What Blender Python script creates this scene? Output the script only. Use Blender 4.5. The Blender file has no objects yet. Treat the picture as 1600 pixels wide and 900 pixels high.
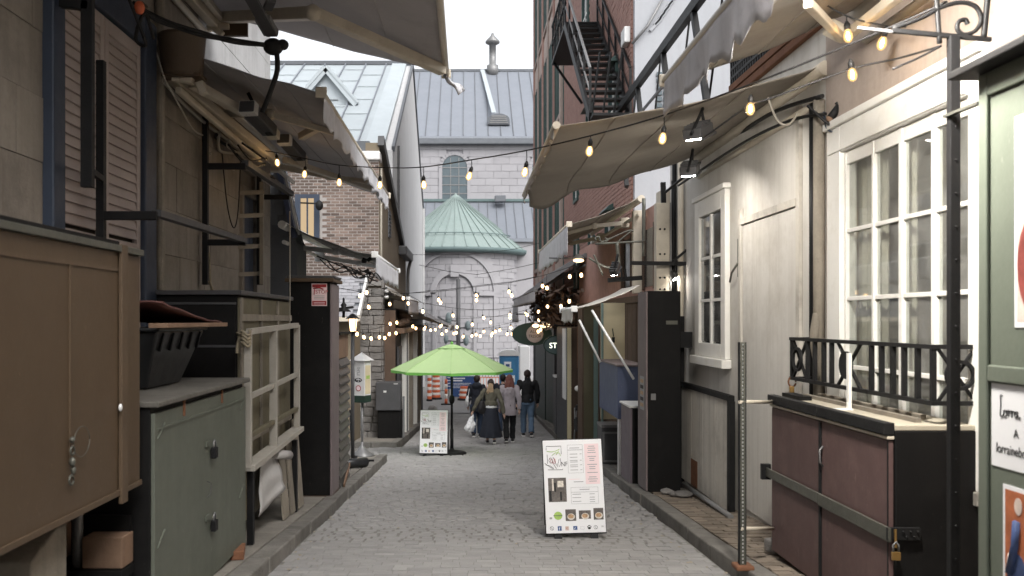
import bpy, bmesh, math, random
from mathutils import Vector, Matrix, noise as mnoise
random.seed(7)
scene = bpy.context.scene
COL = scene.collection
# ------------------------------------------------------------------ camera, world, sun, exposure
F, CX, CY, EZ = 1400.0, 730.0, 500.0, 1.45        # focal length in photo pixels, optical axis, eye height
SL = 100.0 / 1400.0                               # the alley runs downhill
FLAT = 38.0
cam_d = bpy.data.cameras.new("camera"); cam = bpy.data.objects.new("camera", cam_d); COL.objects.link(cam)
cam.location = (0, 0, EZ); cam.rotation_euler = (math.radians(90), 0, 0)
cam_d.sensor_width = 36.0; cam_d.lens = 36.0 * F / 1600.0
cam_d.shift_x = (800 - CX) / 1600.0; cam_d.shift_y = (CY - 450) / 1600.0
cam_d.clip_start = 0.05; cam_d.clip_end = 6000
cam_d.dof.use_dof = True; cam_d.dof.focus_distance = 11.0; cam_d.dof.aperture_fstop = 2.8
scene.camera = cam
SUN_EL, SUN_AZ = math.radians(48), math.radians(150)
w = bpy.data.worlds.new("World"); scene.world = w; w.use_nodes = True
nt = w.node_tree; nt.nodes.clear()
wo = nt.nodes.new("ShaderNodeOutputWorld"); bg = nt.nodes.new("ShaderNodeBackground")
sky = nt.nodes.new("ShaderNodeTexSky"); sky.sky_type = 'NISHITA'; sky.sun_disc = False
sky.sun_elevation = SUN_EL; sky.sun_rotation = SUN_AZ; sky.dust_density = 4.0; sky.air_density = 1.0; sky.ozone_density = 1.0
hs = nt.nodes.new("ShaderNodeHueSaturation"); hs.inputs['Saturation'].default_value = 0.18
nt.links.new(sky.outputs[0], hs.inputs['Color']); nt.links.new(hs.outputs[0], bg.inputs[0])
bg.inputs[1].default_value = 0.15; nt.links.new(bg.outputs[0], wo.inputs[0])
sd = bpy.data.lights.new("sun", 'SUN'); sd.energy = 0.5; sd.angle = math.radians(40); sd.color = (1.0, 0.97, 0.93)
sun = bpy.data.objects.new("sun", sd); COL.objects.link(sun)
sv = Vector((math.sin(SUN_AZ) * math.cos(SUN_EL), math.cos(SUN_AZ) * math.cos(SUN_EL), math.sin(SUN_EL)))
sun.rotation_euler = sv.to_track_quat('Z', 'Y').to_euler()
scene.view_settings.view_transform = 'Standard'; scene.view_settings.look = 'None'
scene.view_settings.exposure = 1.25; scene.view_settings.gamma = 1.0
scene.render.engine = 'CYCLES'
scene.cycles.use_denoising = True
scene.cycles.max_bounces = 8; scene.cycles.diffuse_bounces = 4; scene.cycles.glossy_bounces = 3
scene.cycles.transmission_bounces = 4; scene.cycles.transparent_max_bounces = 8
scene.cycles.caustics_reflective = False; scene.cycles.caustics_refractive = False
scene.cycles.sample_clamp_indirect = 6.0
# ------------------------------------------------------------------ places
def G(Y):                                          # street level
    if Y < FLAT - 3: return -SL * Y
    if Y > FLAT + 3: return -SL * FLAT
    t = (Y - (FLAT - 3)) / 6.0
    return -SL * (FLAT - 3) - SL * 6 * (t - t * t / 2)
def S(Y): return G(Y) + 0.12                       # pavement level
def XP(px, Y): return (px - CX) * Y / F
def ZP(py, Y): return EZ - (py - CY) * Y / F
def P(px, py, Y): return Vector((XP(px, Y), Y, ZP(py, Y)))
def YX(px, X): return F * X / (px - CX)
KR = [(-3, 2.0), (7, 2.0), (14.5, 2.2), (23, 2.32), (38, 2.9), (60, 3.6)]
def XR(Y):
    for (a, xa), (b, xb) in zip(KR, KR[1:]):
        if Y <= b: return xa + (xb - xa) * max(0, (Y - a)) / (b - a)
    return KR[-1][1]
XL = -1.52
# ------------------------------------------------------------------ mesh builder
class MB:
    def __init__(s): s.v = []; s.f = []; s.sm = []
    def add(s, vs, fs, smooth=False):
        n = len(s.v); s.v += [tuple(p) for p in vs]
        for f in fs: s.f.append(tuple(i + n for i in f)); s.sm.append(smooth)
        return s
    def hexa(s, p):                                # 4 bottom (ccw) + 4 top
        return s.add(p, [(3, 2, 1, 0), (4, 5, 6, 7), (0, 1, 5, 4), (1, 2, 6, 5), (2, 3, 7, 6), (3, 0, 4, 7)])
    def box(s, x0, x1, y0, y1, z0, z1):
        return s.hexa([(x0, y0, z0), (x1, y0, z0), (x1, y1, z0), (x0, y1, z0), (x0, y0, z1), (x1, y0, z1), (x1, y1, z1), (x0, y1, z1)])
    def obox(s, c, size, m=None):
        hx, hy, hz = [k / 2 for k in size]; c = Vector(c); m = m or Matrix.Identity(3)
        return s.hexa([c + m @ Vector(q) for q in ((-hx, -hy, -hz), (hx, -hy, -hz), (hx, hy, -hz), (-hx, hy, -hz), (-hx, -hy, hz), (hx, -hy, hz), (hx, hy, hz), (-hx, hy, hz))])
    def bar(s, a, b, wd, ht, up=(0, 0, 1)):
        a, b = Vector(a), Vector(b); d = (b - a).normalized(); up = Vector(up)
        if abs(d.dot(up)) > .98: up = Vector((0, 1, 0))
        r = d.cross(up).normalized(); u = r.cross(d).normalized()
        q = lambda p, i, j: p + r * (i * wd / 2) + u * (j * ht / 2)
        return s.hexa([q(a, -1, -1), q(a, 1, -1), q(b, 1, -1), q(b, -1, -1), q(a, -1, 1), q(a, 1, 1), q(b, 1, 1), q(b, -1, 1)])
    def prism(s, poly, vec):
        n = len(poly); vec = Vector(vec); a = [Vector(p) for p in poly]
        return s.add(a + [p + vec for p in a], [tuple(range(n))[::-1], tuple(range(n, 2 * n))] + [(i, (i + 1) % n, n + (i + 1) % n, n + i) for i in range(n)])
    def tube(s, pts, r, n=8, caps=True):
        pts = [Vector(p) for p in pts]; rs = r if isinstance(r, (list, tuple)) else [r] * len(pts)
        vs, fs = [], []; prev = None
        for i, p in enumerate(pts):
            d = (pts[min(i + 1, len(pts) - 1)] - pts[max(i - 1, 0)])
            d = d.normalized() if d.length > 1e-9 else Vector((0, 0, 1))
            if prev is None:
                up = Vector((0, 0, 1)) if abs(d.z) < .9 else Vector((1, 0, 0)); u = d.cross(up).normalized()
            else:
                u = (prev - d * prev.dot(d)); u = u.normalized() if u.length > 1e-6 else d.orthogonal().normalized()
            prev = u; v = d.cross(u)
            for k in range(n):
                a = 2 * math.pi * k / n; vs.append(p + (u * math.cos(a) + v * math.sin(a)) * rs[i])
        for i in range(len(pts) - 1):
            for k in range(n):
                k2 = (k + 1) % n; fs.append((i * n + k, i * n + k2, (i + 1) * n + k2, (i + 1) * n + k))
        s.add(vs, fs, True)
        if caps:
            m = len(s.v) - len(vs); s.f.append(tuple(m + k for k in range(n))[::-1]); s.sm.append(False)
            s.f.append(tuple(m + (len(pts) - 1) * n + k for k in range(n))); s.sm.append(False)
        return s
    def lathe(s, prof, c, n=16, smooth=True, fn=None, cap=True):
        c = Vector(c); vs = []; fs = []
        for i, (r, z) in enumerate(prof):
            for k in range(n):
                a = 2 * math.pi * k / n; rr = r * (fn(a, i) if fn else 1)
                vs.append(c + Vector((rr * math.cos(a), rr * math.sin(a), z)))
        for i in range(len(prof) - 1):
            for k in range(n):
                k2 = (k + 1) % n; fs.append((i * n + k, i * n + k2, (i + 1) * n + k2, (i + 1) * n + k))
        if cap: fs += [tuple(range(n))[::-1], tuple((len(prof) - 1) * n + k for k in range(n))]
        return s.add(vs, fs, smooth)
    def ball(s, c, r, n=12, m=8):
        r = (r, r, r) if not isinstance(r, (tuple, list)) else r; c = Vector(c); vs = [c + Vector((0, 0, -r[2]))]; fs = []
        for i in range(1, m):
            t = -math.pi / 2 + math.pi * i / m
            for k in range(n):
                a = 2 * math.pi * k / n; vs.append(c + Vector((r[0] * math.cos(t) * math.cos(a), r[1] * math.cos(t) * math.sin(a), r[2] * math.sin(t))))
        vs.append(c + Vector((0, 0, r[2])))
        for k in range(n): fs.append((0, 1 + (k + 1) % n, 1 + k))
        for i in range(m - 2):
            for k in range(n):
                a = 1 + i * n + k; b = 1 + i * n + (k + 1) % n; fs.append((a, b, b + n, a + n))
        t = len(vs) - 1; o = 1 + (m - 2) * n
        for k in range(n): fs.append((o + k, o + (k + 1) % n, t))
        return s.add(vs, fs, True)
    def grid(s, fn, nu, nv, th=0.0, nrm=(0, 0, 1), smooth=True):
        nrm = Vector(nrm); top = [[Vector(fn(i / nu, j / nv)) for i in range(nu + 1)] for j in range(nv + 1)]
        vs = [p for row in top for p in row]; W = nu + 1; fs = []
        for j in range(nv):
            for i in range(nu): fs.append((j * W + i, j * W + i + 1, (j + 1) * W + i + 1, (j + 1) * W + i))
        if th:
            n0 = len(vs); vs += [p - nrm * th for p in vs]
            for j in range(nv):
                for i in range(nu): fs.append(tuple(n0 + q for q in ((j + 1) * W + i, (j + 1) * W + i + 1, j * W + i + 1, j * W + i)))
            ring = [i for i in range(W)] + [j * W + nu for j in range(1, nv + 1)] + [nv * W + i for i in range(nu - 1, -1, -1)] + [j * W for j in range(nv - 1, 0, -1)]
            for a, b in zip(ring, ring[1:] + ring[:1]): fs.append((b, a, a + n0, b + n0))
        return s.add(vs, fs, smooth)
    def mesh(s, name):
        me = bpy.data.meshes.new(name); me.from_pydata(s.v, [], s.f)
        me.polygons.foreach_set("use_smooth", s.sm); me.update(); return me
    def build(s, name, m, parent=None, bev=0.0):
        me = s.mesh(name); me.materials.append(m); return link(name, me, parent, bev)
def link(name, me, parent=None, bev=0.0):
    o = bpy.data.objects.new(name, me); COL.objects.link(o)
    if parent is not None:
        o.parent = parent; o.matrix_parent_inverse = WM[parent.name].inverted() if parent.name in WM else Matrix.Identity(4)
    WM[o.name] = Matrix.Identity(4)
    if bev:
        b = o.modifiers.new("bevel", 'BEVEL'); b.width = bev; b.segments = 2; b.limit_method = 'ANGLE'; b.angle_limit = math.radians(40)
    return o
WM = {}
def inst(name, me, loc, parent, rot=None, sc=None):     # a piece that shares mesh data
    o = bpy.data.objects.new(name, me); COL.objects.link(o); o.parent = parent
    if parent.name in WM: o.matrix_parent_inverse = WM[parent.name].inverted()
    o.location = loc
    if rot: o.rotation_euler = rot
    if sc: o.scale = sc
    return o
def tag(o, label=None, cat=None, group=None, kind=None):
    if label: o['label'] = label
    if cat: o['category'] = cat
    if group: o['group'] = group
    if kind: o['kind'] = kind
    return o
def thing(name, label, cat, loc=(0, 0, 0), group=None):
    o = bpy.data.objects.new(name, None); COL.objects.link(o); o.location = loc; o.empty_display_size = .1
    WM[o.name] = Matrix.Translation(Vector(loc)); return tag(o, label, cat, group)
def B(x0, x1, y0, y1, z0, z1): return MB().box(x0, x1, y0, y1, z0, z1)
_unit = {}
def unit(m, key='box'):                                 # a one metre block of a material, shared by all its pieces
    k = (m.name, key)
    if k not in _unit:
        mb = MB().box(-.5, .5, -.5, .5, -.5, .5); me = mb.mesh("block"); me.materials.append(m); _unit[k] = me
    return _unit[k]
def catenary(a, b, sag, n=16):
    a, b = Vector(a), Vector(b)
    return [a.lerp(b, i / n) - Vector((0, 0, sag * 4 * (i / n) * (1 - i / n))) for i in range(n + 1)]
def smooth(pts, k=6):
    pts = [Vector(p) for p in pts]; o = []
    for i in range(len(pts) - 1):
        p0, p1, p2, p3 = pts[max(i - 1, 0)], pts[i], pts[i + 1], pts[min(i + 2, len(pts) - 1)]
        for j in range(k):
            t = j / k; o.append(.5 * ((2 * p1) + (-p0 + p2) * t + (2 * p0 - 5 * p1 + 4 * p2 - p3) * t * t + (-p0 + 3 * p1 - 3 * p2 + p3) * t ** 3))
    return o + [pts[-1]]
# ------------------------------------------------------------------ materials
DESAT = .74
def L(c):                                               # sRGB 0-255 or linear tuple
    if max(c) > 1.0:
        g_ = .3 * c[0] + .59 * c[1] + .11 * c[2]; c = tuple(g_ + (v - g_) * DESAT for v in c)
        return tuple(((v / 255.0) / 12.92 if v / 255.0 <= .04045 else ((v / 255.0 + .055) / 1.055) ** 2.4) for v in c)
    return tuple(c)
def mat(name, col, rough=.7, var=.2, scale=3.0, bump=.15, bscale=50.0, metal=0.0, dirt=None, dirta=.0, dscale=1.5, streak=0.0, rand=0.0, spec=.35, trans=0.0, stc=None, chip=None, chipa=.5):
    m = bpy.data.materials.new(name); m.use_nodes = True; n = m.node_tree; N = n.nodes; K = n.links; N.clear()
    out = N.new("ShaderNodeOutputMaterial"); p = N.new("ShaderNodeBsdfPrincipled")
    tc = N.new("ShaderNodeTexCoord"); oi = N.new("ShaderNodeObjectInfo"); vm = N.new("ShaderNodeVectorMath"); vm.operation = 'MULTIPLY_ADD'
    geo = N.new("ShaderNodeNewGeometry")
    K.new(oi.outputs['Random'], vm.inputs[0]); vm.inputs[1].default_value = (13, 7, 5) if rand else (0, 0, 0); K.new(geo.outputs['Position'], vm.inputs[2])
    def tex(sc, det=5, vec=None, ro=.6):
        t = N.new("ShaderNodeTexNoise"); t.inputs['Scale'].default_value = sc; t.inputs['Detail'].default_value = det; t.inputs['Roughness'].default_value = ro
        K.new(vec or vm.outputs[0], t.inputs['Vector']); return t.outputs['Fac']
    def ramp(fac, a, b):
        r = N.new("ShaderNodeMapRange"); r.inputs[1].default_value = a; r.inputs[2].default_value = b; K.new(fac, r.inputs[0]); return r.outputs[0]
    def mix(fac, a, b, bl='MIX'):
        x = N.new("ShaderNodeMix"); x.data_type = 'RGBA'; x.blend_type = bl
        for sk, v in ((x.inputs[0], fac), (x.inputs[6], a), (x.inputs[7], b)):
            if isinstance(v, (int, float)): sk.default_value = v
            elif isinstance(v, tuple): sk.default_value = (*v, 1)
            else: K.new(v, sk)
        return x.outputs[2]
    c = L(col)
    base = mix(ramp(tex(scale), .3, .7), tuple(v * (1 - var) for v in c), tuple(min(1, v * (1 + var)) for v in c))
    fine = ramp(tex(scale * 14, 3), .25, .75)
    base = mix(.35, base, mix(fine, tuple(v * (1 - var) for v in c), tuple(min(1, v * (1 + var)) for v in c)))
    if streak:
        mp = N.new("ShaderNodeMapping"); mp.inputs['Scale'].default_value = (9, 9, .5); K.new(vm.outputs[0], mp.inputs[0])
        f = ramp(tex(1.0, 6, mp.outputs[0]), .48, .75); mu = N.new("ShaderNodeMath"); mu.operation = 'MULTIPLY'; mu.inputs[1].default_value = streak; K.new(f, mu.inputs[0])
        base = mix(mu.outputs[0], base, L(stc) if stc else tuple(v * .35 for v in c))
    if dirt:
        f = ramp(tex(dscale, 9, None, .7), .5, .72); mu = N.new("ShaderNodeMath"); mu.operation = 'MULTIPLY'; mu.inputs[1].default_value = dirta; K.new(f, mu.inputs[0])
        base = mix(mu.outputs[0], base, L(dirt))
    if chip:                                             # small scuffs and chips in the paint
        mp2 = N.new("ShaderNodeMapping"); mp2.inputs['Scale'].default_value = (1, 1, .45); K.new(vm.outputs[0], mp2.inputs[0])
        f = ramp(tex(26, 3, mp2.outputs[0], .75), .66, .72); g2 = ramp(tex(2.2, 4), .45, .65); mu = N.new("ShaderNodeMath"); mu.operation = 'MULTIPLY'; K.new(f, mu.inputs[0]); K.new(g2, mu.inputs[1])
        mu3 = N.new("ShaderNodeMath"); mu3.operation = 'MULTIPLY'; mu3.inputs[1].default_value = chipa; K.new(mu.outputs[0], mu3.inputs[0]); base = mix(mu3.outputs[0], base, L(chip))
    if rand:
        h = N.new("ShaderNodeHueSaturation"); r = N.new("ShaderNodeMapRange"); r.inputs[3].default_value = 1 - rand; r.inputs[4].default_value = 1 + rand
        K.new(oi.outputs['Random'], r.inputs[0]); K.new(r.outputs[0], h.inputs['Value']); K.new(base, h.inputs['Color']); base = h.outputs[0]
    K.new(base, p.inputs['Base Color']); p.inputs['Metallic'].default_value = metal; p.inputs['Specular IOR Level'].default_value = spec
    rr = N.new("ShaderNodeMapRange"); rr.inputs[3].default_value = max(.03, rough - .12); rr.inputs[4].default_value = min(1, rough + .12)
    K.new(tex(scale * 3, 4), rr.inputs[0]); K.new(rr.outputs[0], p.inputs['Roughness'])
    if bump:
        b = N.new("ShaderNodeBump"); b.inputs['Strength'].default_value = bump; b.inputs['Distance'].default_value = .02
        K.new(tex(bscale, 6), b.inputs['Height']); K.new(b.outputs[0], p.inputs['Normal'])
    sh = p.outputs[0]
    if trans:
        tr = N.new("ShaderNodeBsdfTranslucent"); K.new(base, tr.inputs['Color']); mx = N.new("ShaderNodeMixShader"); mx.inputs[0].default_value = trans
        K.new(sh, mx.inputs[1]); K.new(tr.outputs[0], mx.inputs[2]); sh = mx.outputs[0]
    K.new(sh, out.inputs[0]); return m
def emit(name, col, st):
    m = bpy.data.materials.new(name); m.use_nodes = True; N = m.node_tree.nodes; N.clear(); e = N.new("ShaderNodeEmission"); o = N.new("ShaderNodeOutputMaterial")
    e.inputs[0].default_value = (*col, 1); e.inputs[1].default_value = st; m.node_tree.links.new(e.outputs[0], o.inputs[0]); return m
def glass(name, tint=(.88, .9, .88), refl=.04, rough=.03, dust=.10):
    m = bpy.data.materials.new(name); m.use_nodes = True; N = m.node_tree.nodes; K = m.node_tree.links; N.clear()
    o = N.new("ShaderNodeOutputMaterial"); t = N.new("ShaderNodeBsdfTransparent"); g = N.new("ShaderNodeBsdfGlossy"); x = N.new("ShaderNodeMixShader"); fr = N.new("ShaderNodeLayerWeight")
    t.inputs[0].default_value = (*tint, 1); g.inputs['Roughness'].default_value = rough; pw = N.new("ShaderNodeMath"); pw.operation = 'POWER'; pw.inputs[1].default_value = 4.0; fr.inputs[0].default_value = .5; K.new(fr.outputs['Facing'], pw.inputs[0])
    a = N.new("ShaderNodeMath"); a.operation = 'MULTIPLY_ADD'; a.inputs[1].default_value = .8; a.inputs[2].default_value = refl; K.new(pw.outputs[0], a.inputs[0]); a.use_clamp = True
    K.new(a.outputs[0], x.inputs[0]); K.new(t.outputs[0], x.inputs[1]); K.new(g.outputs[0], x.inputs[2])
    df = N.new("ShaderNodeBsdfDiffuse"); df.inputs[0].default_value = (.75, .74, .70, 1); no = N.new("ShaderNodeTexNoise"); no.inputs['Scale'].default_value = 5; mr = N.new("ShaderNodeMapRange"); mr.inputs[1].default_value = .35; mr.inputs[2].default_value = .75; mr.inputs[3].default_value = dust * .5; mr.inputs[4].default_value = dust * 1.6; z = N.new("ShaderNodeMixShader")
    ge = N.new("ShaderNodeNewGeometry"); K.new(ge.outputs['Position'], no.inputs['Vector']); K.new(no.outputs['Fac'], mr.inputs[0]); K.new(mr.outputs[0], z.inputs[0]); K.new(x.outputs[0], z.inputs[1]); K.new(df.outputs[0], z.inputs[2]); K.new(z.outputs[0], o.inputs[0]); return m
def bulbglass(name):
    m = bpy.data.materials.new(name); m.use_nodes = True; N = m.node_tree.nodes; K = m.node_tree.links; N.clear()
    o = N.new("ShaderNodeOutputMaterial"); t = N.new("ShaderNodeBsdfTransparent"); e = N.new("ShaderNodeEmission"); g = N.new("ShaderNodeBsdfGlossy"); x = N.new("ShaderNodeMixShader"); y = N.new("ShaderNodeMixShader"); lw = N.new("ShaderNodeLayerWeight")
    t.inputs[0].default_value = (1, .88, .7, 1); e.inputs[0].default_value = (1, .60, .24, 1); e.inputs[1].default_value = 1.1; g.inputs['Roughness'].default_value = .05; lw.inputs[0].default_value = .2
    x.inputs[0].default_value = .45; K.new(t.outputs[0], x.inputs[1]); K.new(e.outputs[0], x.inputs[2]); K.new(lw.outputs[0], y.inputs[0]); K.new(x.outputs[0], y.inputs[1]); K.new(g.outputs[0], y.inputs[2]); K.new(y.outputs[0], o.inputs[0]); return m
TMP = bpy.data.scenes.new('workshop')
def evaluated_mesh(ob):                                  # a text curve or a modified mesh turned into plain mesh data
    TMP.collection.objects.link(ob)
    with bpy.context.temp_override(scene=TMP, view_layer=TMP.view_layers[0]):
        dg = bpy.context.evaluated_depsgraph_get(); dg.update(); me = bpy.data.meshes.new_from_object(ob.evaluated_get(dg))
    bpy.data.objects.remove(ob); return me
M = {}
def dm(k, *a, **kw): M[k] = mat(k, *a, **kw)
dm('paver', (142, 140, 138), .8, .14, 4, .35, 70, dirt=(168, 165, 160), dirta=.5, dscale=.7, rand=.07)
dm('joint', (120, 117, 112), .95, .3, 6, .4, 90)
dm('asphalt', (120, 118, 116), .9, .15, 2, .2, 80)
dm('kerb_stone', (113, 109, 102), .85, .3, 5, .6, 45, dirt=(70, 64, 54), dirta=.6, dscale=3, rand=.12)
dm('concrete', (128, 122, 112), .88, .2, 2.5, .4, 50, dirt=(84, 78, 68), dirta=.55, dscale=1.6, rand=.08)
dm('sidebrick', (122, 108, 92), .88, .25, 6, .4, 70, rand=.2)
dm('stone_left', (140, 130, 117), .85, .18, 1.6, .3, 35, dirt=(88, 76, 64), dirta=.6, dscale=1.1, streak=.35, stc=(92, 80, 68), rand=.06)
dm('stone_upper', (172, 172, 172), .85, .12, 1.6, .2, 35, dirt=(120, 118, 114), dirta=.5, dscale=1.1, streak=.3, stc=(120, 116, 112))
dm('mortar', (122, 111, 98), .95, .2, 6, .3, 60)
dm('navy', (44, 56, 76), .5, .15, 4, .08, 60, spec=.4)
dm('shutter', (172, 156, 148), .6, .12, 6, .1, 60, dirt=(110, 96, 88), dirta=.4)
dm('black_metal', (26, 26, 27), .55, .25, 8, .1, 90, spec=.2, dirt=(44, 42, 40), dirta=.4, dscale=6)
dm('black_paint', (20, 19, 19), .62, .2, 3, .06, 60, dirt=(44, 42, 39), dirta=.3, streak=.1, stc=(46, 44, 40), spec=.16, chip=(84, 78, 70), chipa=.6)
dm('brown_panel', (86, 66, 45), .5, .14, .9, .06, 30, dirt=(82, 64, 44), dirta=.5, dscale=2.2, streak=.3, stc=(84, 66, 46), spec=.3, chip=(150, 126, 96), chipa=.5)
dm('brown_trim', (88, 68, 47), .55, .12, 4, .08, 40)
dm('sage', (92, 97, 84), .55, .1, 2, .06, 40, dirt=(80, 86, 76), dirta=.4, streak=.3, stc=(70, 74, 64), chip=(150, 152, 138), chipa=.7)
dm('green_kiosk', (98, 106, 91), .5, .1, 2.5, .06, 40, dirt=(120, 130, 112), dirta=.2, streak=.2, stc=(86, 98, 82), chip=(160, 168, 150), chipa=.5)
dm('olive_wood', (104, 96, 72), .7, .2, 3, .15, 30, streak=.3, stc=(70, 64, 48))
dm('dark_wood', (96, 92, 84), .8, .25, 4, .3, 40, streak=.4, stc=(66, 62, 56))
dm('greywood', (134, 124, 108), .8, .25, 4, .3, 40, streak=.4, stc=(90, 82, 72), rand=.12)
dm('whitewood', (160, 154, 142), .65, .12, 5, .12, 50, dirt=(130, 120, 104), dirta=.5, dscale=5)
dm('redtarp', (104, 58, 52), .6, .2, 5, .3, 14)
dm('plank', (138, 104, 78), .75, .2, 5, .25, 40, streak=.3, rand=.15)
dm('plastic_black', (40, 41, 43), .35, .15, 3, .05, 40)
dm('mauve', (118, 104, 104), .6, .12, 2, .08, 50, dirt=(150, 132, 122), dirta=.2)
dm('steel_slat', (104, 100, 97), .45, .15, 6, .1, 60, metal=.6, rand=.08)
dm('paper', (176, 173, 170), .8, .06, 3, .15, 12)
dm('paper_litter', (150, 138, 118), .9, .5, 30, .1, 60)
dm('awning_grey', (172, 168, 168), .85, .08, 2, .08, 120, dirt=(120, 116, 114), dirta=.35, trans=.22)
dm('awning_dark', (120, 116, 114), .9, .1, 2, .08, 120, dirt=(84, 80, 78), dirta=.4, trans=.15)
dm('awning_beige', (170, 160, 146), .85, .1, 1.6, .1, 60, dirt=(122, 112, 98), dirta=.5, dscale=1.2, trans=.25)
dm('valance', (205, 204, 208), .85, .08, 4, .1, 80, dirt=(140, 136, 136), dirta=.5, dscale=4, trans=.2, streak=.25, stc=(140, 138, 140))
dm('white_cloth', (225, 220, 210), .8, .06, 4, .1, 80, trans=.4)
dm('cream_metal', (196, 184, 162), .45, .1, 5, .06, 50, dirt=(140, 126, 104), dirta=.35, dscale=4)
dm('white_metal', (214, 214, 212), .4, .08, 5, .04, 50, dirt=(160, 156, 148), dirta=.3, dscale=5)
dm('grey_metal', (120, 120, 120), .45, .12, 5, .06, 50, metal=.3)
dm('dark_grey', (72, 72, 74), .5, .15, 5, .06, 50)
dm('cable', (26, 25, 25), .6, .2, 10, 0)
dm('pale_cable', (168, 160, 144), .6, .1, 10, 0)
dm('rope', (150, 136, 108), .9, .2, 30, .4, 200)
dm('plaster', (198, 194, 186), .85, .08, 1.2, .12, 30, dirt=(150, 138, 120), dirta=.5, dscale=1.0, streak=.3, stc=(140, 130, 114))
dm('plaster_pink', (176, 158, 144), .9, .14, 1.3, .2, 30, dirt=(124, 110, 98), dirta=.6, dscale=1.3, streak=.25, stc=(120, 108, 96))
dm('plaster_board', (190, 184, 172), .8, .12, 2.2, .12, 30, dirt=(110, 102, 92), dirta=.6, dscale=1.4, streak=.5, stc=(112, 106, 98))
dm('white_paint', (226, 224, 217), .5, .05, 5, .08, 40, dirt=(180, 172, 152), dirta=.35, dscale=5)
dm('curtain', (196, 188, 172), .9, .06, 5, .1, 60)
dm('room_dark', (70, 64, 56), .9, .1, 2, 0)
dm('maroon', (94, 67, 64), .6, .12, 2.0, .06, 50, dirt=(124, 96, 90), dirta=.3, dscale=4, streak=.3, stc=(72, 52, 52), chip=(160, 132, 124), chipa=.6)
dm('cab_top', (168, 158, 136), .8, .15, 3, .15, 30, dirt=(110, 102, 86), dirta=.5)
dm('strap_metal', (92, 92, 82), .5, .2, 6, .1, 60, metal=.5)
dm('brass', (176, 132, 62), .4, .15, 10, .05, 60, metal=.8)
dm('rust', (122, 74, 46), .85, .3, 8, .3, 60)
dm('blue_box', (76, 88, 122), .55, .1, 2, .06, 40, dirt=(104, 112, 136), dirta=.25, chip=(140, 146, 160), chipa=.6)
dm('lilac', (112, 98, 106), .55, .1, 2, .06, 40)
dm('cream_board', (208, 192, 148), .7, .08, 2, .06, 40)
dm('teal', (112, 140, 134), .6, .1, 3, .08, 40)
dm('olive', (98, 92, 66), .6, .12, 3, .08, 40)
dm('brown_wood', (92, 70, 54), .65, .2, 3, .12, 40, streak=.4, stc=(54, 40, 32), rand=.1)
dm('forest', (32, 58, 46), .5, .15, 3, .06, 40)
dm('brick', (112, 92, 81), .85, .2, 9, .4, 60, rand=.5)
dm('brick_red', (172, 126, 112), .85, .2, 5, .3, 60, rand=.2)
dm('brick_tan', (170, 148, 136), .85, .15, 5, .3, 60, rand=.14)
dm('brick_mortar', (158, 151, 146), .95, .12, 6, .3, 60)
dm('white_wall', (158, 161, 167), .8, .05, 1.5, .1, 30, streak=.45, stc=(150, 150, 154), dirt=(170, 170, 172), dirta=.3)
dm('rough_stone', (120, 116, 112), .9, .35, 4, .8, 22, rand=.28)
dm('stucco_brown', (122, 108, 86), .9, .15, 2, .2, 40)
dm('shingle', (138, 138, 143), .8, .15, 5, .2, 40, rand=.12)
dm('slate', (92, 96, 102), .7, .15, 3, .15, 40, rand=.1)
dm('zinc', (160, 170, 175), .5, .05, .7, .05, 10, metal=.1, dirt=(176, 188, 194), dirta=.4, dscale=.5, rand=.07)
dm('zinc_grey', (124, 130, 140), .5, .06, .7, .05, 10, metal=.3, rand=.06)
dm('copper', (120, 137, 133), .6, .08, 1.2, .06, 20, dirt=(104, 128, 122), dirta=.5, streak=.35, stc=(92, 112, 108), rand=.08)
dm('copper_dark', (82, 104, 104), .6, .1, 1.2, .06, 20)
dm('church_stone', (148, 146, 150), .88, .08, 1.2, .2, 14, dirt=(140, 138, 142), dirta=.45, dscale=.8, rand=.05)
dm('church_joint', (136, 134, 139), .95, .08, 2, .1, 20)
dm('house_white', (180, 180, 181), .8, .06, .8, .08, 14, streak=.25, stc=(150, 150, 150), dirt=(160, 160, 160), dirta=.3)
dm('lead_glass', (62, 80, 88), .2, .2, 2, .05, 20, spec=.6)
dm('green_trim', (54, 84, 78), .5, .12, 4, .05, 40)
dm('window_dark', (40, 46, 50), .12, .15, 2, 0, spec=.6)
dm('lime', (186, 224, 146), .7, .05, 3, .05, 60, trans=.45)
dm('lime_dark', (104, 190, 66), .7, .05, 3, .05, 60, trans=.3)
dm('board_white', (226, 226, 228), .4, .03, 3, .02, 40)
dm('ink_black', (24, 24, 26), .6, .1, 10, 0)
dm('ink_grey', (150, 150, 152), .6, .1, 10, 0)
dm('ink_blue', (48, 84, 150), .6, .1, 10, 0)
dm('ink_red', (188, 44, 48), .6, .1, 10, 0)
dm('ink_pink', (236, 206, 208), .6, .03, 10, 0)
dm('ink_green', (150, 190, 70), .6, .3, 30, 0)
dm('ink_white', (232, 232, 232), .6, .03, 10, 0)
dm('photo_dark', (92, 84, 78), .5, .75, 22, 0)
dm('photo_food', (182, 138, 92), .5, .65, 60, 0)
dm('photo_plate', (206, 196, 180), .5, .4, 60, 0)
dm('orange', (228, 92, 44), .5, .08, 4, .04, 40)
dm('refl_white', (236, 224, 214), .5, .05, 4, .02, 40)
dm('toilet_blue', (52, 130, 186), .45, .08, 2, .04, 30)
dm('sign_green', (34, 62, 52), .5, .12, 4, .04, 40)
dm('sign_grey', (168, 158, 156), .6, .08, 4, .04, 40)
dm('bronze', (96, 110, 112), .6, .2, 4, .1, 40)
dm('skin', (196, 150, 126), .55, .06, 8, .04, 80)
dm('hair_dark', (52, 38, 32), .5, .25, 40, .5, 160)
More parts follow.
